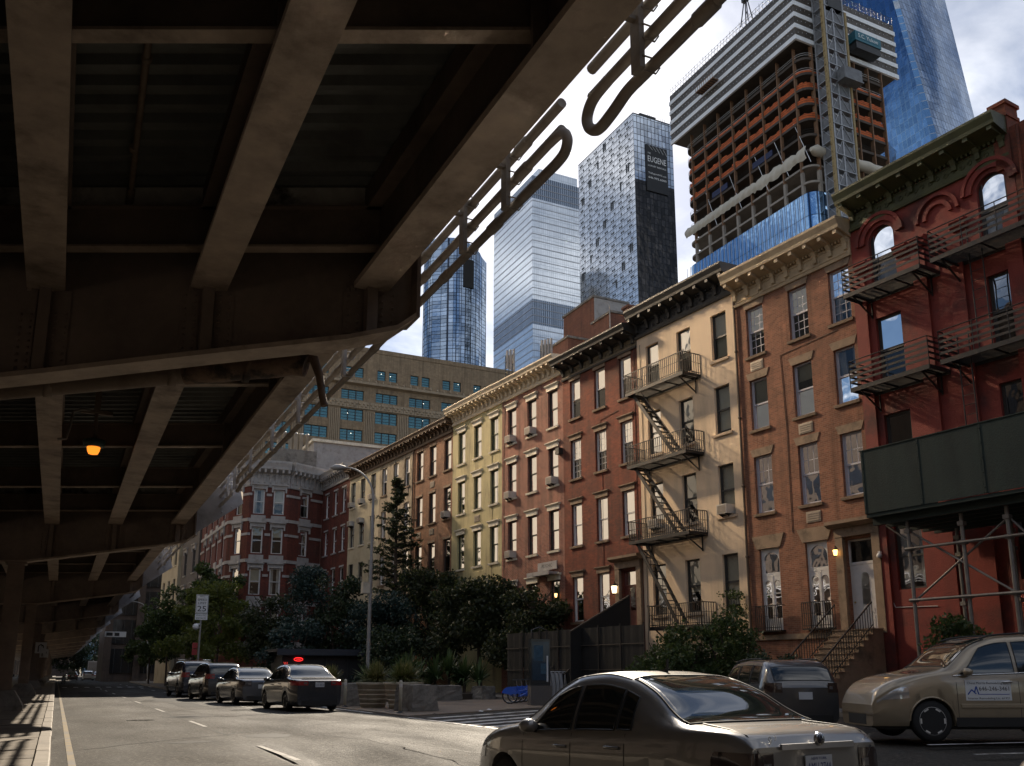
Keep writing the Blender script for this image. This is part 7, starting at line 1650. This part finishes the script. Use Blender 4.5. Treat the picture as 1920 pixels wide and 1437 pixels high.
def make_car(c, name, label, cat, loc, rotz, paint, group=None, lod=0, glass=None):
    t = thing(name, label, cat, loc, rotz, group)
    glass = glass or cglass
    xs = set(np.linspace(0, c.L, 64 if not lod else 34)); xs |= {.02, .06, .12, c.L - .02, c.L - .06, c.L - .12}
    for xw in (c.xr, c.xf):
        for k in range(13 if not lod else 9): xs.add(xw + c.R * .999 * cos(pi * k / (12 if not lod else 8)))
        xs |= {xw - c.R - .004, xw + c.R + .004}
    xs = sorted(x for x in xs if 0 <= x <= c.L); m = MB(); secs = []
    for x in xs:
        a = c.arch(x); half = [(y, max(z, a)) for y, z in c.section(x)]
        secs.append([(x, y, z) for y, z in half] + [(x, -y, z) for y, z in half[-2:0:-1]])
    n = len(secs[0]); vs = [p for s_ in secs for p in s_]
    m.add(vs, [(i * n + j, i * n + (j + 1) % n, (i + 1) * n + (j + 1) % n, (i + 1) * n + j) for i in range(len(secs) - 1) for j in range(n)], 0, True)
    m.add(secs[0], [tuple(range(n))]); m.add(secs[-1], [tuple(range(n - 1, -1, -1))])
    body = m.build('body', paint, t)
    md = body.modifiers.new('edges', 'EDGE_SPLIT'); md.split_angle = radians(48)
    m = MB(); m.box(.25, c.L - .25, -c.W * .36, c.W * .36, c.gc - .05, c.wr * 2 + .05); m.build('underbody', blk_pl, t)
    # windows
    for sg in (1, -1):
        for (xa, xb, f0, f1, sl0, sl1) in c.wins:
            rows = []; nx = 12 if not lod else 5
            for fi in range(5):
                u = fi / 4; f = f0 + (f1 - f0) * u; row = []
                for k in range(nx + 1):
                    x = (xa + sl0 * u) + ((xb + sl1 * u) - (xa + sl0 * u)) * k / nx; p = c.side(x, f); row.append((p.x, sg * (p.y + .005), p.z + .001))
                rows.append(row)
            grid_patch(rows, 'side_window', glass, t)
            if not lod:
                e = MB(); loop = rows[0] + [r[-1] for r in rows[1:-1]] + rows[-1][::-1] + [r[0] for r in rows[1:-1]][::-1]
                e.tube([(x, y + sg * .002, z) for x, y, z in loop], .009, 4, closed=True); e.build('window_seal', blk_pl, t)
    for nm, xa, xb, k_ in (('windshield', c.ws[0], c.ws[1], .93), ('rear_window', c.rw[0], c.rw[1], .90)):
        rows = []
        for i in range(13):
            x = xa + (xb - xa) * i / 12; row = []; w8 = c.section(x)[14][0] * k_ 
            for j in range(13):
                y = w8 * (-1 + 2 * j / 12); row.append((x, y, c.topz(x, y) + .006))
            rows.append(row)
        g_ = grid_patch(rows, nm, glass, t)
        if not lod: e = MB(); loop = rows[0] + [r[-1] for r in rows[1:-1]] + rows[-1][::-1] + [r[0] for r in rows[1:-1]][::-1]; e.tube(loop, .010, 4, closed=True); e.build('window_seal', blk_pl, g_)
    # wheels
    wm = MB(); wr, ww = c.wr, .21; wm.lathe([(wr * .66, -ww / 2), (wr * .9, -ww / 2), (wr * .985, -ww / 2 + .03), (wr, -ww / 4), (wr, ww / 4), (wr * .985, ww / 2 - .03), (wr * .9, ww / 2), (wr * .66, ww / 2)], (0, 0, 0), 28 if not lod else 16, axis='y'); wme = wm.mesh('wheel', tyre_m)
    rm = MB(); 
    if lod: rm.lathe([(.02, .095), (wr * .6, .085), (wr * .66, .1), (wr * .66, .06)], (0, 0, 0), 14, axis='y')
    else:
        rm.lathe([(wr * .56, .06), (wr * .62, .10), (wr * .67, .107), (wr * .67, .05)], (0, 0, 0), 28, axis='y'); rm.lathe([(.01, .095), (.07, .09), (.08, .03)], (0, 0, 0), 12, axis='y')
        for k in range(c.spokes): a = 2 * pi * k / c.spokes; rm.beam((.05 * cos(a), .075, .05 * sin(a)), (wr * .63 * cos(a), .09, wr * .63 * sin(a)), .095, .035, up=(0, 1, 0))
        rm.lathe([(.01, .0), (wr * .64, .0), (wr * .64, .02), (.01, .02)], (0, 0, 0), 20, mi=1, axis='y')
    rme = rm.mesh('rim', [rim_m, blk_pl])
    for xw in (c.xr, c.xf):
        for sg in (1, -1):
            w_ = put(wme, 'wheel', t, (xw, sg * (c.W / 2 - .13), wr)); put(rme, 'rim', w_, (0, 0, 0), 0 if sg > 0 else pi)
    # tail and head lights as patches wrapped round the corners
    for sg in (1, -1):
        rows = []
        z0, z1, yi, xl = c.tail
        for u in np.linspace(0, 1, 5):
            z = z0 + (z1 - z0) * u; row = []
            w0 = c.body(0, z).y
            for y in np.linspace(yi, w0 * .99, 5): row.append((-.008, sg * y, z))
            for x in np.linspace(.02, xl * (1 if u < .8 else .9), 7): p = c.body(x, z); row.append((p.x, sg * (p.y + .007), z))
            rows.append(row)
        tl_ = grid_patch(rows, 'tail_light', c.tailm, t)
        if not lod:
            b_ = MB(); w0 = c.body(0, z0).y; zz = (z0 + z1) / 2; b_.box(-.013, -.009, *sorted((sg * (yi + .03), sg * (yi + .03 + (w0 - yi) * .35))), zz - .035, zz + .03); b_.build('reversing_lamp', tail_r, tl_)
        z0, z1, yi, xl = c.head; rows = []
        for u in np.linspace(0, 1, 4):
            row = []
            for x in np.linspace(c.L - .07, c.L - xl, 8):
                zh = min(z1, min(c.belt(x), c.top(x) - .012) - .012); zl = min(z0 + .08 * max(0, (c.L - x - .2)), zh - .05); z = zl + (zh - zl) * u; row.append((x, sg * (c.body(x, z).y + .006), z))
            rows.append(row)
        grid_patch(rows, 'headlight', lens_c, t)
        x, f = c.mirror; p = c.side(x, f); b_ = MB(); y = sg * (p.y + .09)
        b_.lathe([(.01, -.075), (.055, -.06), (.078, 0), (.07, .06), (.02, .09)], (x, y, p.z + .05), 10, axis='x'); 
        for v in range(len(b_.v)): 
            q = b_.v[v]; b_.v[v] = (q[0], y + (q[1] - y) * 1.35, q[2])
        b_.build('door_mirror', paint, t); b_ = MB(); b_.beam((x + .02, sg * (p.y - .02), p.z), (x, y, p.z + .02), .06, .05); b_.build('mirror_stalk', blk_pl, t)
    # plate and lower bumper
    b_ = MB(); b_.box(-.02, -.009, -.155, .155, c.platez, c.platez + .16); pl = b_.build('number_plate', plate_m, t)
    if c.plate:
        for txt, s_, dz, w_ in ((c.plate[0], .032, .135, .18), (c.plate[1], .085, .07, .27)): lettering(txt, s_, plate_y, pl, (-.022, 0, c.platez + dz), (radians(90), 0, radians(-90)), w_)
    b_ = MB(); w0 = c.width(.0); b_.box(-.012, .02, -w0 * .8, w0 * .8, c.gc + .02, c.gc + .16); b_.build('bumper_lower', blk_pl, t)
    b_ = MB(); w0 = c.width(c.L); b_.box(c.L - .05, c.L + .006, -w0 * .55, w0 * .55, c.gc + .03, c.gc + .22); b_.build('front_grille', blk_pl, t)
    # seams and handles
    def ribbon(pts, w, nm, mt):
        b_ = MB(); P = [Vector(p) for p in pts]
        for i in range(len(P) - 1):
            d = (P[i + 1] - P[i]).normalized(); nrm = Vector((0, 1 if P[i].y > 0 else -1, 0)); s_ = d.cross(nrm).normalized() * w / 2
            b_.quad(P[i] - s_, P[i] + s_, P[i + 1] + s_, P[i + 1] - s_)
        return b_.build(nm, mt, t)
    if lod < 2:
        for sg in (1, -1):
            for x in c.seams:
                zs = np.linspace(max(c.gc + .06, c.arch(x) + .01), c.belt(x) - .005, 8); ribbon([(x, sg * (c.body(x, z).y + .003), z) for z in zs], .009, 'door_seam', blk_pl)
            for x in c.handles:
                z = c.belt(x) - .13; p = c.body(x, z); b_ = MB(); b_.tube([(x - .10, sg * (p.y + .004), z), (x - .07, sg * (p.y + .035), z), (x + .07, sg * (p.y + .035), z), (x + .10, sg * (p.y + .004), z)], .016, 6); b_.build('door_handle', c.handlem or paint, t)
            xs_ = np.linspace(c.xr + c.R + .03, c.xf - c.R - .03, 14); ribbon([(x, sg * (c.body(x, c.gc + .14).y + .004), c.gc + .14) for x in xs_], .05, 'sill_trim', c.trimm or paint)
    return t
def sedan_spec(L=4.63, W=1.76, H=1.45, **k):
    s = H / 1.45; f = L / 4.63
    d = dict(L=L, W=W, gc=.2, wr=.32, xr=.98 * f, xf=3.66 * f, taper=.62, tumble=.36, topp=[(0, .86 * s), (.10, .945 * s), (.28, .975 * s), (.70 * f, 1.005 * s), (1.35 * f, 1.31 * s), (1.75 * f, 1.41 * s), (2.25 * f, 1.45 * s), (2.75 * f, 1.42 * s), (3.05 * f, 1.31 * s), (3.62 * f, 1.0 * s), (4.2 * f, .86 * s), (4.52 * f, .70 * s), (L, .58 * s)],
             beltp=[(0, .85 * s), (.25, .94 * s), (.8 * f, .955 * s), (1.5 * f, .95 * s), (3.0 * f, .90 * s), (3.65 * f, .88 * s), (4.3 * f, .72 * s), (L, .54 * s)],
             wins=[(1.42 * f, 1.62 * f, .10, .88, .02, .0), (1.66 * f, 2.36 * f, .08, .9, .0, .02), (2.43 * f, 3.36 * f, .08, .9, .02, -.42)], ws=(2.82 * f, 3.58 * f), rw=(.74 * f, 1.70 * f), tail=(.70 * s, .90 * s, .42, .30), head=(.55 * s, .70 * s, .35, .45), tailm=tail_m,
             mirror=(3.2 * f, .10), platez=.62 * s, plate=None, seams=[1.5 * f, 2.40 * f, 3.42 * f], handles=[1.68 * f, 2.62 * f], handlem=None, trimm=None, spokes=7)
    d.update(k); return Car(**d)
def suv_spec(L=4.5, W=1.82, H=1.68, **k):
    s = H / 1.68; f = L / 4.5
    d = dict(L=L, W=W, gc=.24, wr=.36, xr=.88 * f, xf=3.55 * f, taper=.55, tumble=.24, topp=[(0, 1.0 * s), (.06, 1.16 * s), (.30, 1.50 * s), (.62, 1.62 * s), (1.5 * f, 1.68 * s), (2.3 * f, 1.65 * s), (2.75 * f, 1.53 * s), (3.35 * f, 1.13 * s), (4.0 * f, 1.0 * s), (4.30 * f, .88 * s), (4.42 * f, .76 * s), (L, .56 * s)],
             beltp=[(0, 1.0 * s), (.3, 1.09 * s), (1.0 * f, 1.07 * s), (2.5 * f, 1.02 * s), (3.4 * f, 1.0 * s), (4.1 * f, .84 * s), (L, .6 * s)],
             wins=[(.52, 1.14 * f, .08, .88, .14, -.02), (1.22 * f, 2.02 * f, .08, .9, .0, .0), (2.10 * f, 3.05 * f, .08, .9, .0, -.40)], ws=(2.52 * f, 3.28 * f), rw=(.075, .33), tail=(.90 * s, 1.12 * s, .52, .24), head=(.64 * s, .84 * s, .38, .62), tailm=tail_m,
             mirror=(2.95 * f, .08), platez=.74 * s, plate=None, seams=[1.18 * f, 2.06 * f, 3.12 * f], handles=[1.36 * f, 2.26 * f], handlem=None, trimm=None, spokes=6)
    d.update(k); return Car(**d)
beige = carpaint('paint_parchment', (.235, .225, .21)); champagne = carpaint('paint_champagne', (.33, .265, .18)); graphite = carpaint('paint_graphite', (.055, .058, .066), .5, .25); gunmetal = carpaint('paint_gunmetal', (.10, .105, .12), .5, .25); blackp = carpaint('paint_black', (.012, .012, .014), .1, .2); darkblue = carpaint('paint_dark_blue', (.03, .035, .055), .4, .25); silver = carpaint('paint_silver', (.075, .076, .08), .5, .3); whitep = carpaint('paint_white', (.62, .62, .62), 0, .35); greencar = carpaint('paint_pale_green', (.30, .36, .33), .3, .3)
# --- nearest sedan
th = radians(-4.0); fwd = Vector((sin(th), cos(th), 0)); rgt = Vector((cos(th), -sin(th), 0))
o = Vector((4.82, 5.80, -.30)) + rgt * .86
cs_ = sedan_spec(4.63, 1.76, 1.59, gc=.22, wr=.335, tailm=tail_s, plate=('NEW YORK', 'AMU 2744'), tail=(.72, .95, .50, .34), platez=.75, taper=.70,
    topp=[(0, .99), (.10, 1.085), (.28, 1.115), (.66, 1.14), (1.30, 1.44), (1.65, 1.545), (2.05, 1.59), (2.45, 1.565), (2.78, 1.46), (3.42, 1.07), (4.1, .94), (4.50, .76), (4.63, .62)],
    beltp=[(0, .98), (.25, 1.07), (.8, 1.065), (1.5, 1.03), (3.0, .96), (3.5, .94), (4.3, .79), (4.63, .58)], ws=(2.58, 3.38), rw=(.70, 1.62), mirror=(3.02, .08),
    wins=[(1.38, 1.60, .10, .88, .02, .0), (1.64, 2.30, .08, .9, .0, .02), (2.37, 3.18, .08, .9, .02, -.40)], seams=[1.46, 2.34, 3.26], handles=[1.64, 2.52])
sd_ = make_car(cs_, 'parked_sedan', 'beige grey sedan nearest the camera with a fin aerial on its roof', 'car', o, atan2(fwd.y, fwd.x), beige)
b_ = MB(); b_.box(-.03, -.006, -.42, .42, .965, 1.01); b_.build('boot_strip', mk('brushed_strip', (.45, .45, .46), .3, .8, var=.08, bmp=0), sd_)
b_ = MB(); b_.lathe([(.01, -.055), (.05, -.05), (.058, -.03), (.05, -.03)], (0, 0, 1.04), 18, axis='x'); bd_ = b_.build('badge', chrome, sd_); b_ = MB(); b_.lathe([(.005, -.062), (.038, -.058), (.042, -.05)], (0, 0, 1.04), 16, axis='x'); b_.build('badge_centre', darkblue, bd_)
lettering('9', .10, chrome, sd_, (-.012, .535, 1.035), (radians(90), 0, radians(-90))); lettering('3', .06, chrome, sd_, (-.012, .475, 1.055), (radians(90), 0, radians(-90)))
lettering('2.0T', .055, chrome, sd_, (-.012, -.62, 1.035), (radians(90), 0, radians(-90)))
b_ = MB(); b_.extr([(1.86, 0), (2.06, 0), (1.88, .035), (1.855, .13), (1.845, .13)], 'y', -.012, .012); 
zr = cs_.topz(1.95, 0); b_.v = [(x, y, z + zr - .008) for x, y, z in b_.v]; b_.build('roof_aerial', blk_pl, sd_)
for sg in (1, -1):
    b_ = MB(); pts = [(x, sg * cs_.section(x)[14][0] * .93, cs_.topz(x, cs_.section(x)[14][0] * .93) + .004) for x in np.linspace(1.65, 2.6, 12)]; b_.tube(pts, .008, 4); b_.build('roof_seam', blk_pl, sd_)
b_ = MB(); pts = [(.02, y, cs_.topz(.12, y) + .002) for y in np.linspace(-.70, .70, 3)]
for sg in (1, -1): b_.tube([(.70, sg * .60, cs_.topz(.70, .60) + .002), (.3, sg * .66, cs_.topz(.3, .66) + .002), (.1, sg * .67, cs_.topz(.1, .67) + .002), (-.004, sg * .66, .96), (-.006, sg * .52, .76)], .006, 4)
b_.build('boot_seam', blk_pl, sd_)
b_ = MB()                                                  # seats and wheel seen as dark shapes stay behind the tinted glass
# --- champagne SUV on the side street
cv = suv_spec(5.2, 1.98, 2.02, wr=.385, gc=.27, xr=1.12, xf=4.16, handlem=chrome, trimm=champagne, spokes=6, wins=[(.62, 1.45, .08, .86, .16, -.04), (1.58, 2.42, .08, .9, .0, .0), (2.50, 3.60, .08, .9, .0, -.52)], seams=[1.52, 2.46, 3.66], handles=[1.70, 2.68], mirror=(3.44, .08))
az_ = radians(26.2 - 90 - 2); fw2 = Vector((sin(az_), cos(az_), 0)); lf2 = Vector((-fw2.y, fw2.x, 0))
nose_l = Vector((13.95, 12.70, .0))                       # left front corner as seen
o = nose_l - fw2 * 5.15 - lf2 * .95
sv = make_car(cv, 'champagne_suv', 'champagne SUV with a remodeling magnet sign on its front door', 'car', o, atan2(fw2.y, fw2.x), champagne)
for sg in (1, -1):
    b_ = MB(); b_.tube([(x, sg * cv.section(x)[14][0] * .93, cv.topz(x, cv.section(x)[14][0] * .93) + .05) for x in np.linspace(.8, 3.0, 12)], .02, 6); b_.build('roof_rail', blk_pl, sv)
    b_ = MB(); xs_ = np.linspace(1.7, 3.6, 12); 
    for x, x2 in zip(xs_[:-1], xs_[1:]):
        p, q = cv.body(x, .66), cv.body(x2, .66); b_.hexa([(p.x, sg * p.y, .62), (q.x, sg * q.y, .62), (q.x, sg * (q.y + .02), .63), (p.x, sg * (p.y + .02), .63)], [(p.x, sg * p.y, .70), (q.x, sg * q.y, .70), (q.x, sg * (q.y + .02), .69), (p.x, sg * (p.y + .02), .69)])
    b_.build('door_moulding', champagne, sv)
    xs_ = np.linspace(cv.xr + cv.R + .01, cv.xf - cv.R - .01, 12); b_ = MB()
    for x, x2 in zip(xs_[:-1], xs_[1:]): p, q = cv.body(x, .4), cv.body(x2, .4); b_.hexa([(p.x, sg * (p.y - .06), .27), (q.x, sg * (q.y - .06), .27), (q.x, sg * (q.y + .012), .28), (p.x, sg * (p.y + .012), .28)], [(p.x, sg * (p.y - .05), .46), (q.x, sg * (q.y - .05), .46), (q.x, sg * (q.y + .012), .45), (p.x, sg * (p.y + .012), .45)])
    b_.build('black_sill', blk_pl, sv)
    b_ = MB(); b_.tube([(x, sg * (cv.side(x, .05).y + .012), cv.side(x, .05).z) for x in np.linspace(.8, 3.7, 16)], .014, 5); b_.build('chrome_line', chrome, sv)
    for xw in (cv.xr, cv.xf): b_ = MB(); b_.tube([(xw + cv.R * cos(a), sg * (cv.body(xw + cv.R * cos(a), max(.3, cv.wr + cv.R * sin(a))).y + .004), cv.wr + cv.R * sin(a)) for a in np.linspace(.02, pi - .02, 16)], .018, 5); b_.build('arch_lip', champagne, sv)
xs0, xs1, zs0, zs1 = 2.62, 3.50, .76, 1.12
P = [cv.body((xs0 + xs1) / 2, z) for z in (zs0, zs1)]; yy = max(cv.body(x, z).y for x in (xs0, 3.0, xs1) for z in (zs0, .95, zs1)) + .006
b_ = MB(); b_.box(xs0, xs1, yy - .004, yy, zs0, zs1 + .02); mgs = b_.build('magnet_sign', sgw, sv)
rt_ = (radians(90), 0, pi)
for txt, sz, dx, z, w_, mt in (('Chess Morris Remodeling LLC', .06, 3.06, 1.08, .80, sgk), ('646-246-3461', .11, 2.94, .975, .58, sgk), ('Interior Remodeling Lic. #1921', .055, 3.06, .80, .80, sgk)): lettering(txt, sz, mt, mgs, (dx, yy + .003, z), rt_, w_)
lg = mk('logo_blue', (.02, .07, .35), .5, var=.05, bmp=0); b_ = MB()
for (a, b2) in (((3.46, .87), (3.38, .96)), ((3.38, .96), (3.30, .88)), ((3.33, .91), (3.29, 1.02)), ((3.29, 1.02), (3.25, .87))): b_.beam((a[0], yy + .002, a[1]), (b2[0], yy + .002, b2[1]), .022, .002, up=(0, 1, 0))
b_.box(2.66, 3.26, yy, yy + .003, .87, .88); b_.build('logo', lg, mgs)
# --- dark estate with pale flank behind the sedan
ce = suv_spec(4.6, 1.78, 1.58, tailm=tail_s, wr=.33, gc=.2, tumble=.3, topp=[(0, .95), (.06, 1.08), (.35, 1.42), (.72, 1.56), (1.6, 1.58), (2.3, 1.56), (2.8, 1.48), (3.4, 1.08), (4.1, .95), (4.45, .78), (4.6, .6)])
es = make_car(ce, 'parked_estate', 'dark grey estate car with roof rails behind the beige sedan', 'car', (14.9, 15.6, 0), radians(68), silver)
for sg in (1, -1): b_ = MB(); b_.tube([(x, sg * ce.section(x)[14][0] * .92, ce.topz(x, ce.section(x)[14][0] * .92) + .045) for x in np.linspace(.8, 2.7, 10)], .018, 6); b_.build('roof_rail', blk_pl, es)
# --- four dark cars along the plaza
G4 = 'dark cars parked along the plaza'
c1 = make_car(sedan_spec(4.62, 1.80, 1.58, plate=('NEW YORK', 'CK 4818'), tail=(.86, 1.0, .40, .55), tailm=tail_m, platez=.80), 'parked_sedan', 'dark graphite sedan with bright red tail lights, nearest of the parked row', 'car', (8.0, 30.9, 0), radians(93.5), graphite, G4)
b_ = MB(); b_.box(-.02, .05, -.62, .62, 1.045, 1.075); b_.build('boot_lip', blackp, c1); b_ = MB(); b_.box(-.016, -.008, -.36, .36, .985, 1.005); b_.build('boot_strip', chrome, c1)
c2 = make_car(sedan_spec(4.75, 1.82, 1.52, tailm=tail_s), 'parked_sedan', 'gunmetal sedan with shark fin aerial, second of the parked row', 'car', (7.55, 38.3, 0), radians(94), gunmetal, G4)
b_ = MB(); b_.extr([(1.7, 0), (1.95, 0), (1.72, .10)], 'y', -.015, .015); b_.v = [(x, y, z + 1.43) for x, y, z in b_.v]; b_.build('roof_aerial', blk_pl, c2)
c3 = make_car(suv_spec(4.55, 1.84, 1.78, tail=(1.0, 1.22, .5, .3)), 'parked_suv', 'black crossover with red tail lights, third of the parked row', 'car', (7.25, 45.6, 0), radians(94), blackp, G4)
c4 = make_car(suv_spec(5.0, 1.9, 1.95, tumble=.2), 'parked_minivan', 'dark blue minivan with roof rails, last of the parked row', 'car', (7.0, 52.6, 0), radians(94), darkblue, G4)
for sg in (1, -1): b_ = MB(); b_.tube([(.7, sg * .68, 1.96), (2.6, sg * .68, 1.99)], .03, 6); b_.build('roof_rail', chrome, c4)
# --- black car at the lower right corner
cb_ = make_car(sedan_spec(4.6, 1.8, 1.42), 'parked_sedan', 'glossy black car cut off by the lower right corner', 'car', (10.25, 2.2, -.05), radians(157), blackp)
# --- traffic far down the street
FARC = [('white hatchback far down the street, left of the small white car', 4.9, 172, suv_spec(4.4, 1.8, 1.6), whitep), ('small white car far away beside the box truck', 7.0, 186, sedan_spec(4.4, 1.75, 1.5), whitep), ('dark car far down the street left of the white hatchback', 2.6, 176, sedan_spec(4.5, 1.78, 1.48), blackp), ('dark blue car far away right of the box truck', 8.9, 165, sedan_spec(4.5, 1.78, 1.48), darkblue), ('pale green car farthest right before the crossing', 11.0, 160, sedan_spec(4.6, 1.8, 1.55), greencar), ('silver car in shade under the far viaduct', -3.4, 64, sedan_spec(4.5, 1.78, 1.48), silver), ('dark car parked under the viaduct at the left edge', -4.3, 52, suv_spec(4.5, 1.8, 1.66), graphite), ('black car parked across the far right kerb', 14.2, 98, sedan_spec(4.6, 1.8, 1.5), blackp)]
for lab, x, y, sp_, pm in FARC: make_car(sp_, 'distant_car', lab, 'car', (x, y, 0.13 if x < 0 else .0), radians(90), pm, 'cars far down the street', lod=2)
tk = thing('box_truck', 'box truck with graffiti on its side far down the street', 'truck', (6.6, 196, 0), 0)
gfm = mk('graffiti_panel', (.16, .28, .40), .6, var=.6, scale=1.6, fine=3, dirt=(.5, .5, .5), dirt_amt=.9)
m = MB(); m.box(-1.2, 1.2, 0, 5.5, .9, 3.5); m.build('cargo_box', whitep, tk); m = MB(); m.box(-1.1, 1.1, -.03, -.005, 1.0, 3.3); m.build('rear_door', stone_grey, tk); m = MB(); m.box(1.205, 3.9, -.5, -.45, .8, 3.4); m.build('graffiti_side', gfm, tk); m = MB(); m.box(1.21, 3.9, -.44, 5, .8, 3.4); m.build('side_box', whitep, tk)
m = MB(); m.box(-1.05, 1.05, 5.6, 7.3, .6, 2.5); m.build('cab', whitep, tk)
for x in (-.9, .9):
    for y in (1.2, 6.3): m = MB(); m.lathe([(.3, -.14), (.45, -.12), (.45, .12), (.3, .14)], (x, y, .45), 14, axis='x'); m.build('wheel', tyre_m, tk)
mc = thing('motorcycle', 'dark motorcycle parked at the kerb beneath the viaduct edge', 'motorcycle', (.75, 118, 0), radians(80))
for x in (0, 1.4): m = MB(); m.tube(ring_pts(x, .33, .27), .07, 7, closed=True); m.build('wheel', tyre_m, mc)
m = MB(); m.tube([(0, 0, .33), (.45, 0, .55), (1.0, 0, .75), (1.2, 0, .95), (1.4, 0, .33)], [.05, .12, .14, .08, .04], 8); m.build('frame', blk_pl, mc); m = MB(); m.tube([(-.1, 0, .78), (.3, 0, .76), (.65, 0, .86), (1.0, 0, .92)], [.06, .13, .17, .08], 8); m.build('seat_tank', blackp, mc); m = MB(); m.tube([(1.1, -.35, 1.1), (1.2, 0, 1.02), (1.1, .35, 1.1)], .025, 6); m.build('handlebar', chrome, mc)
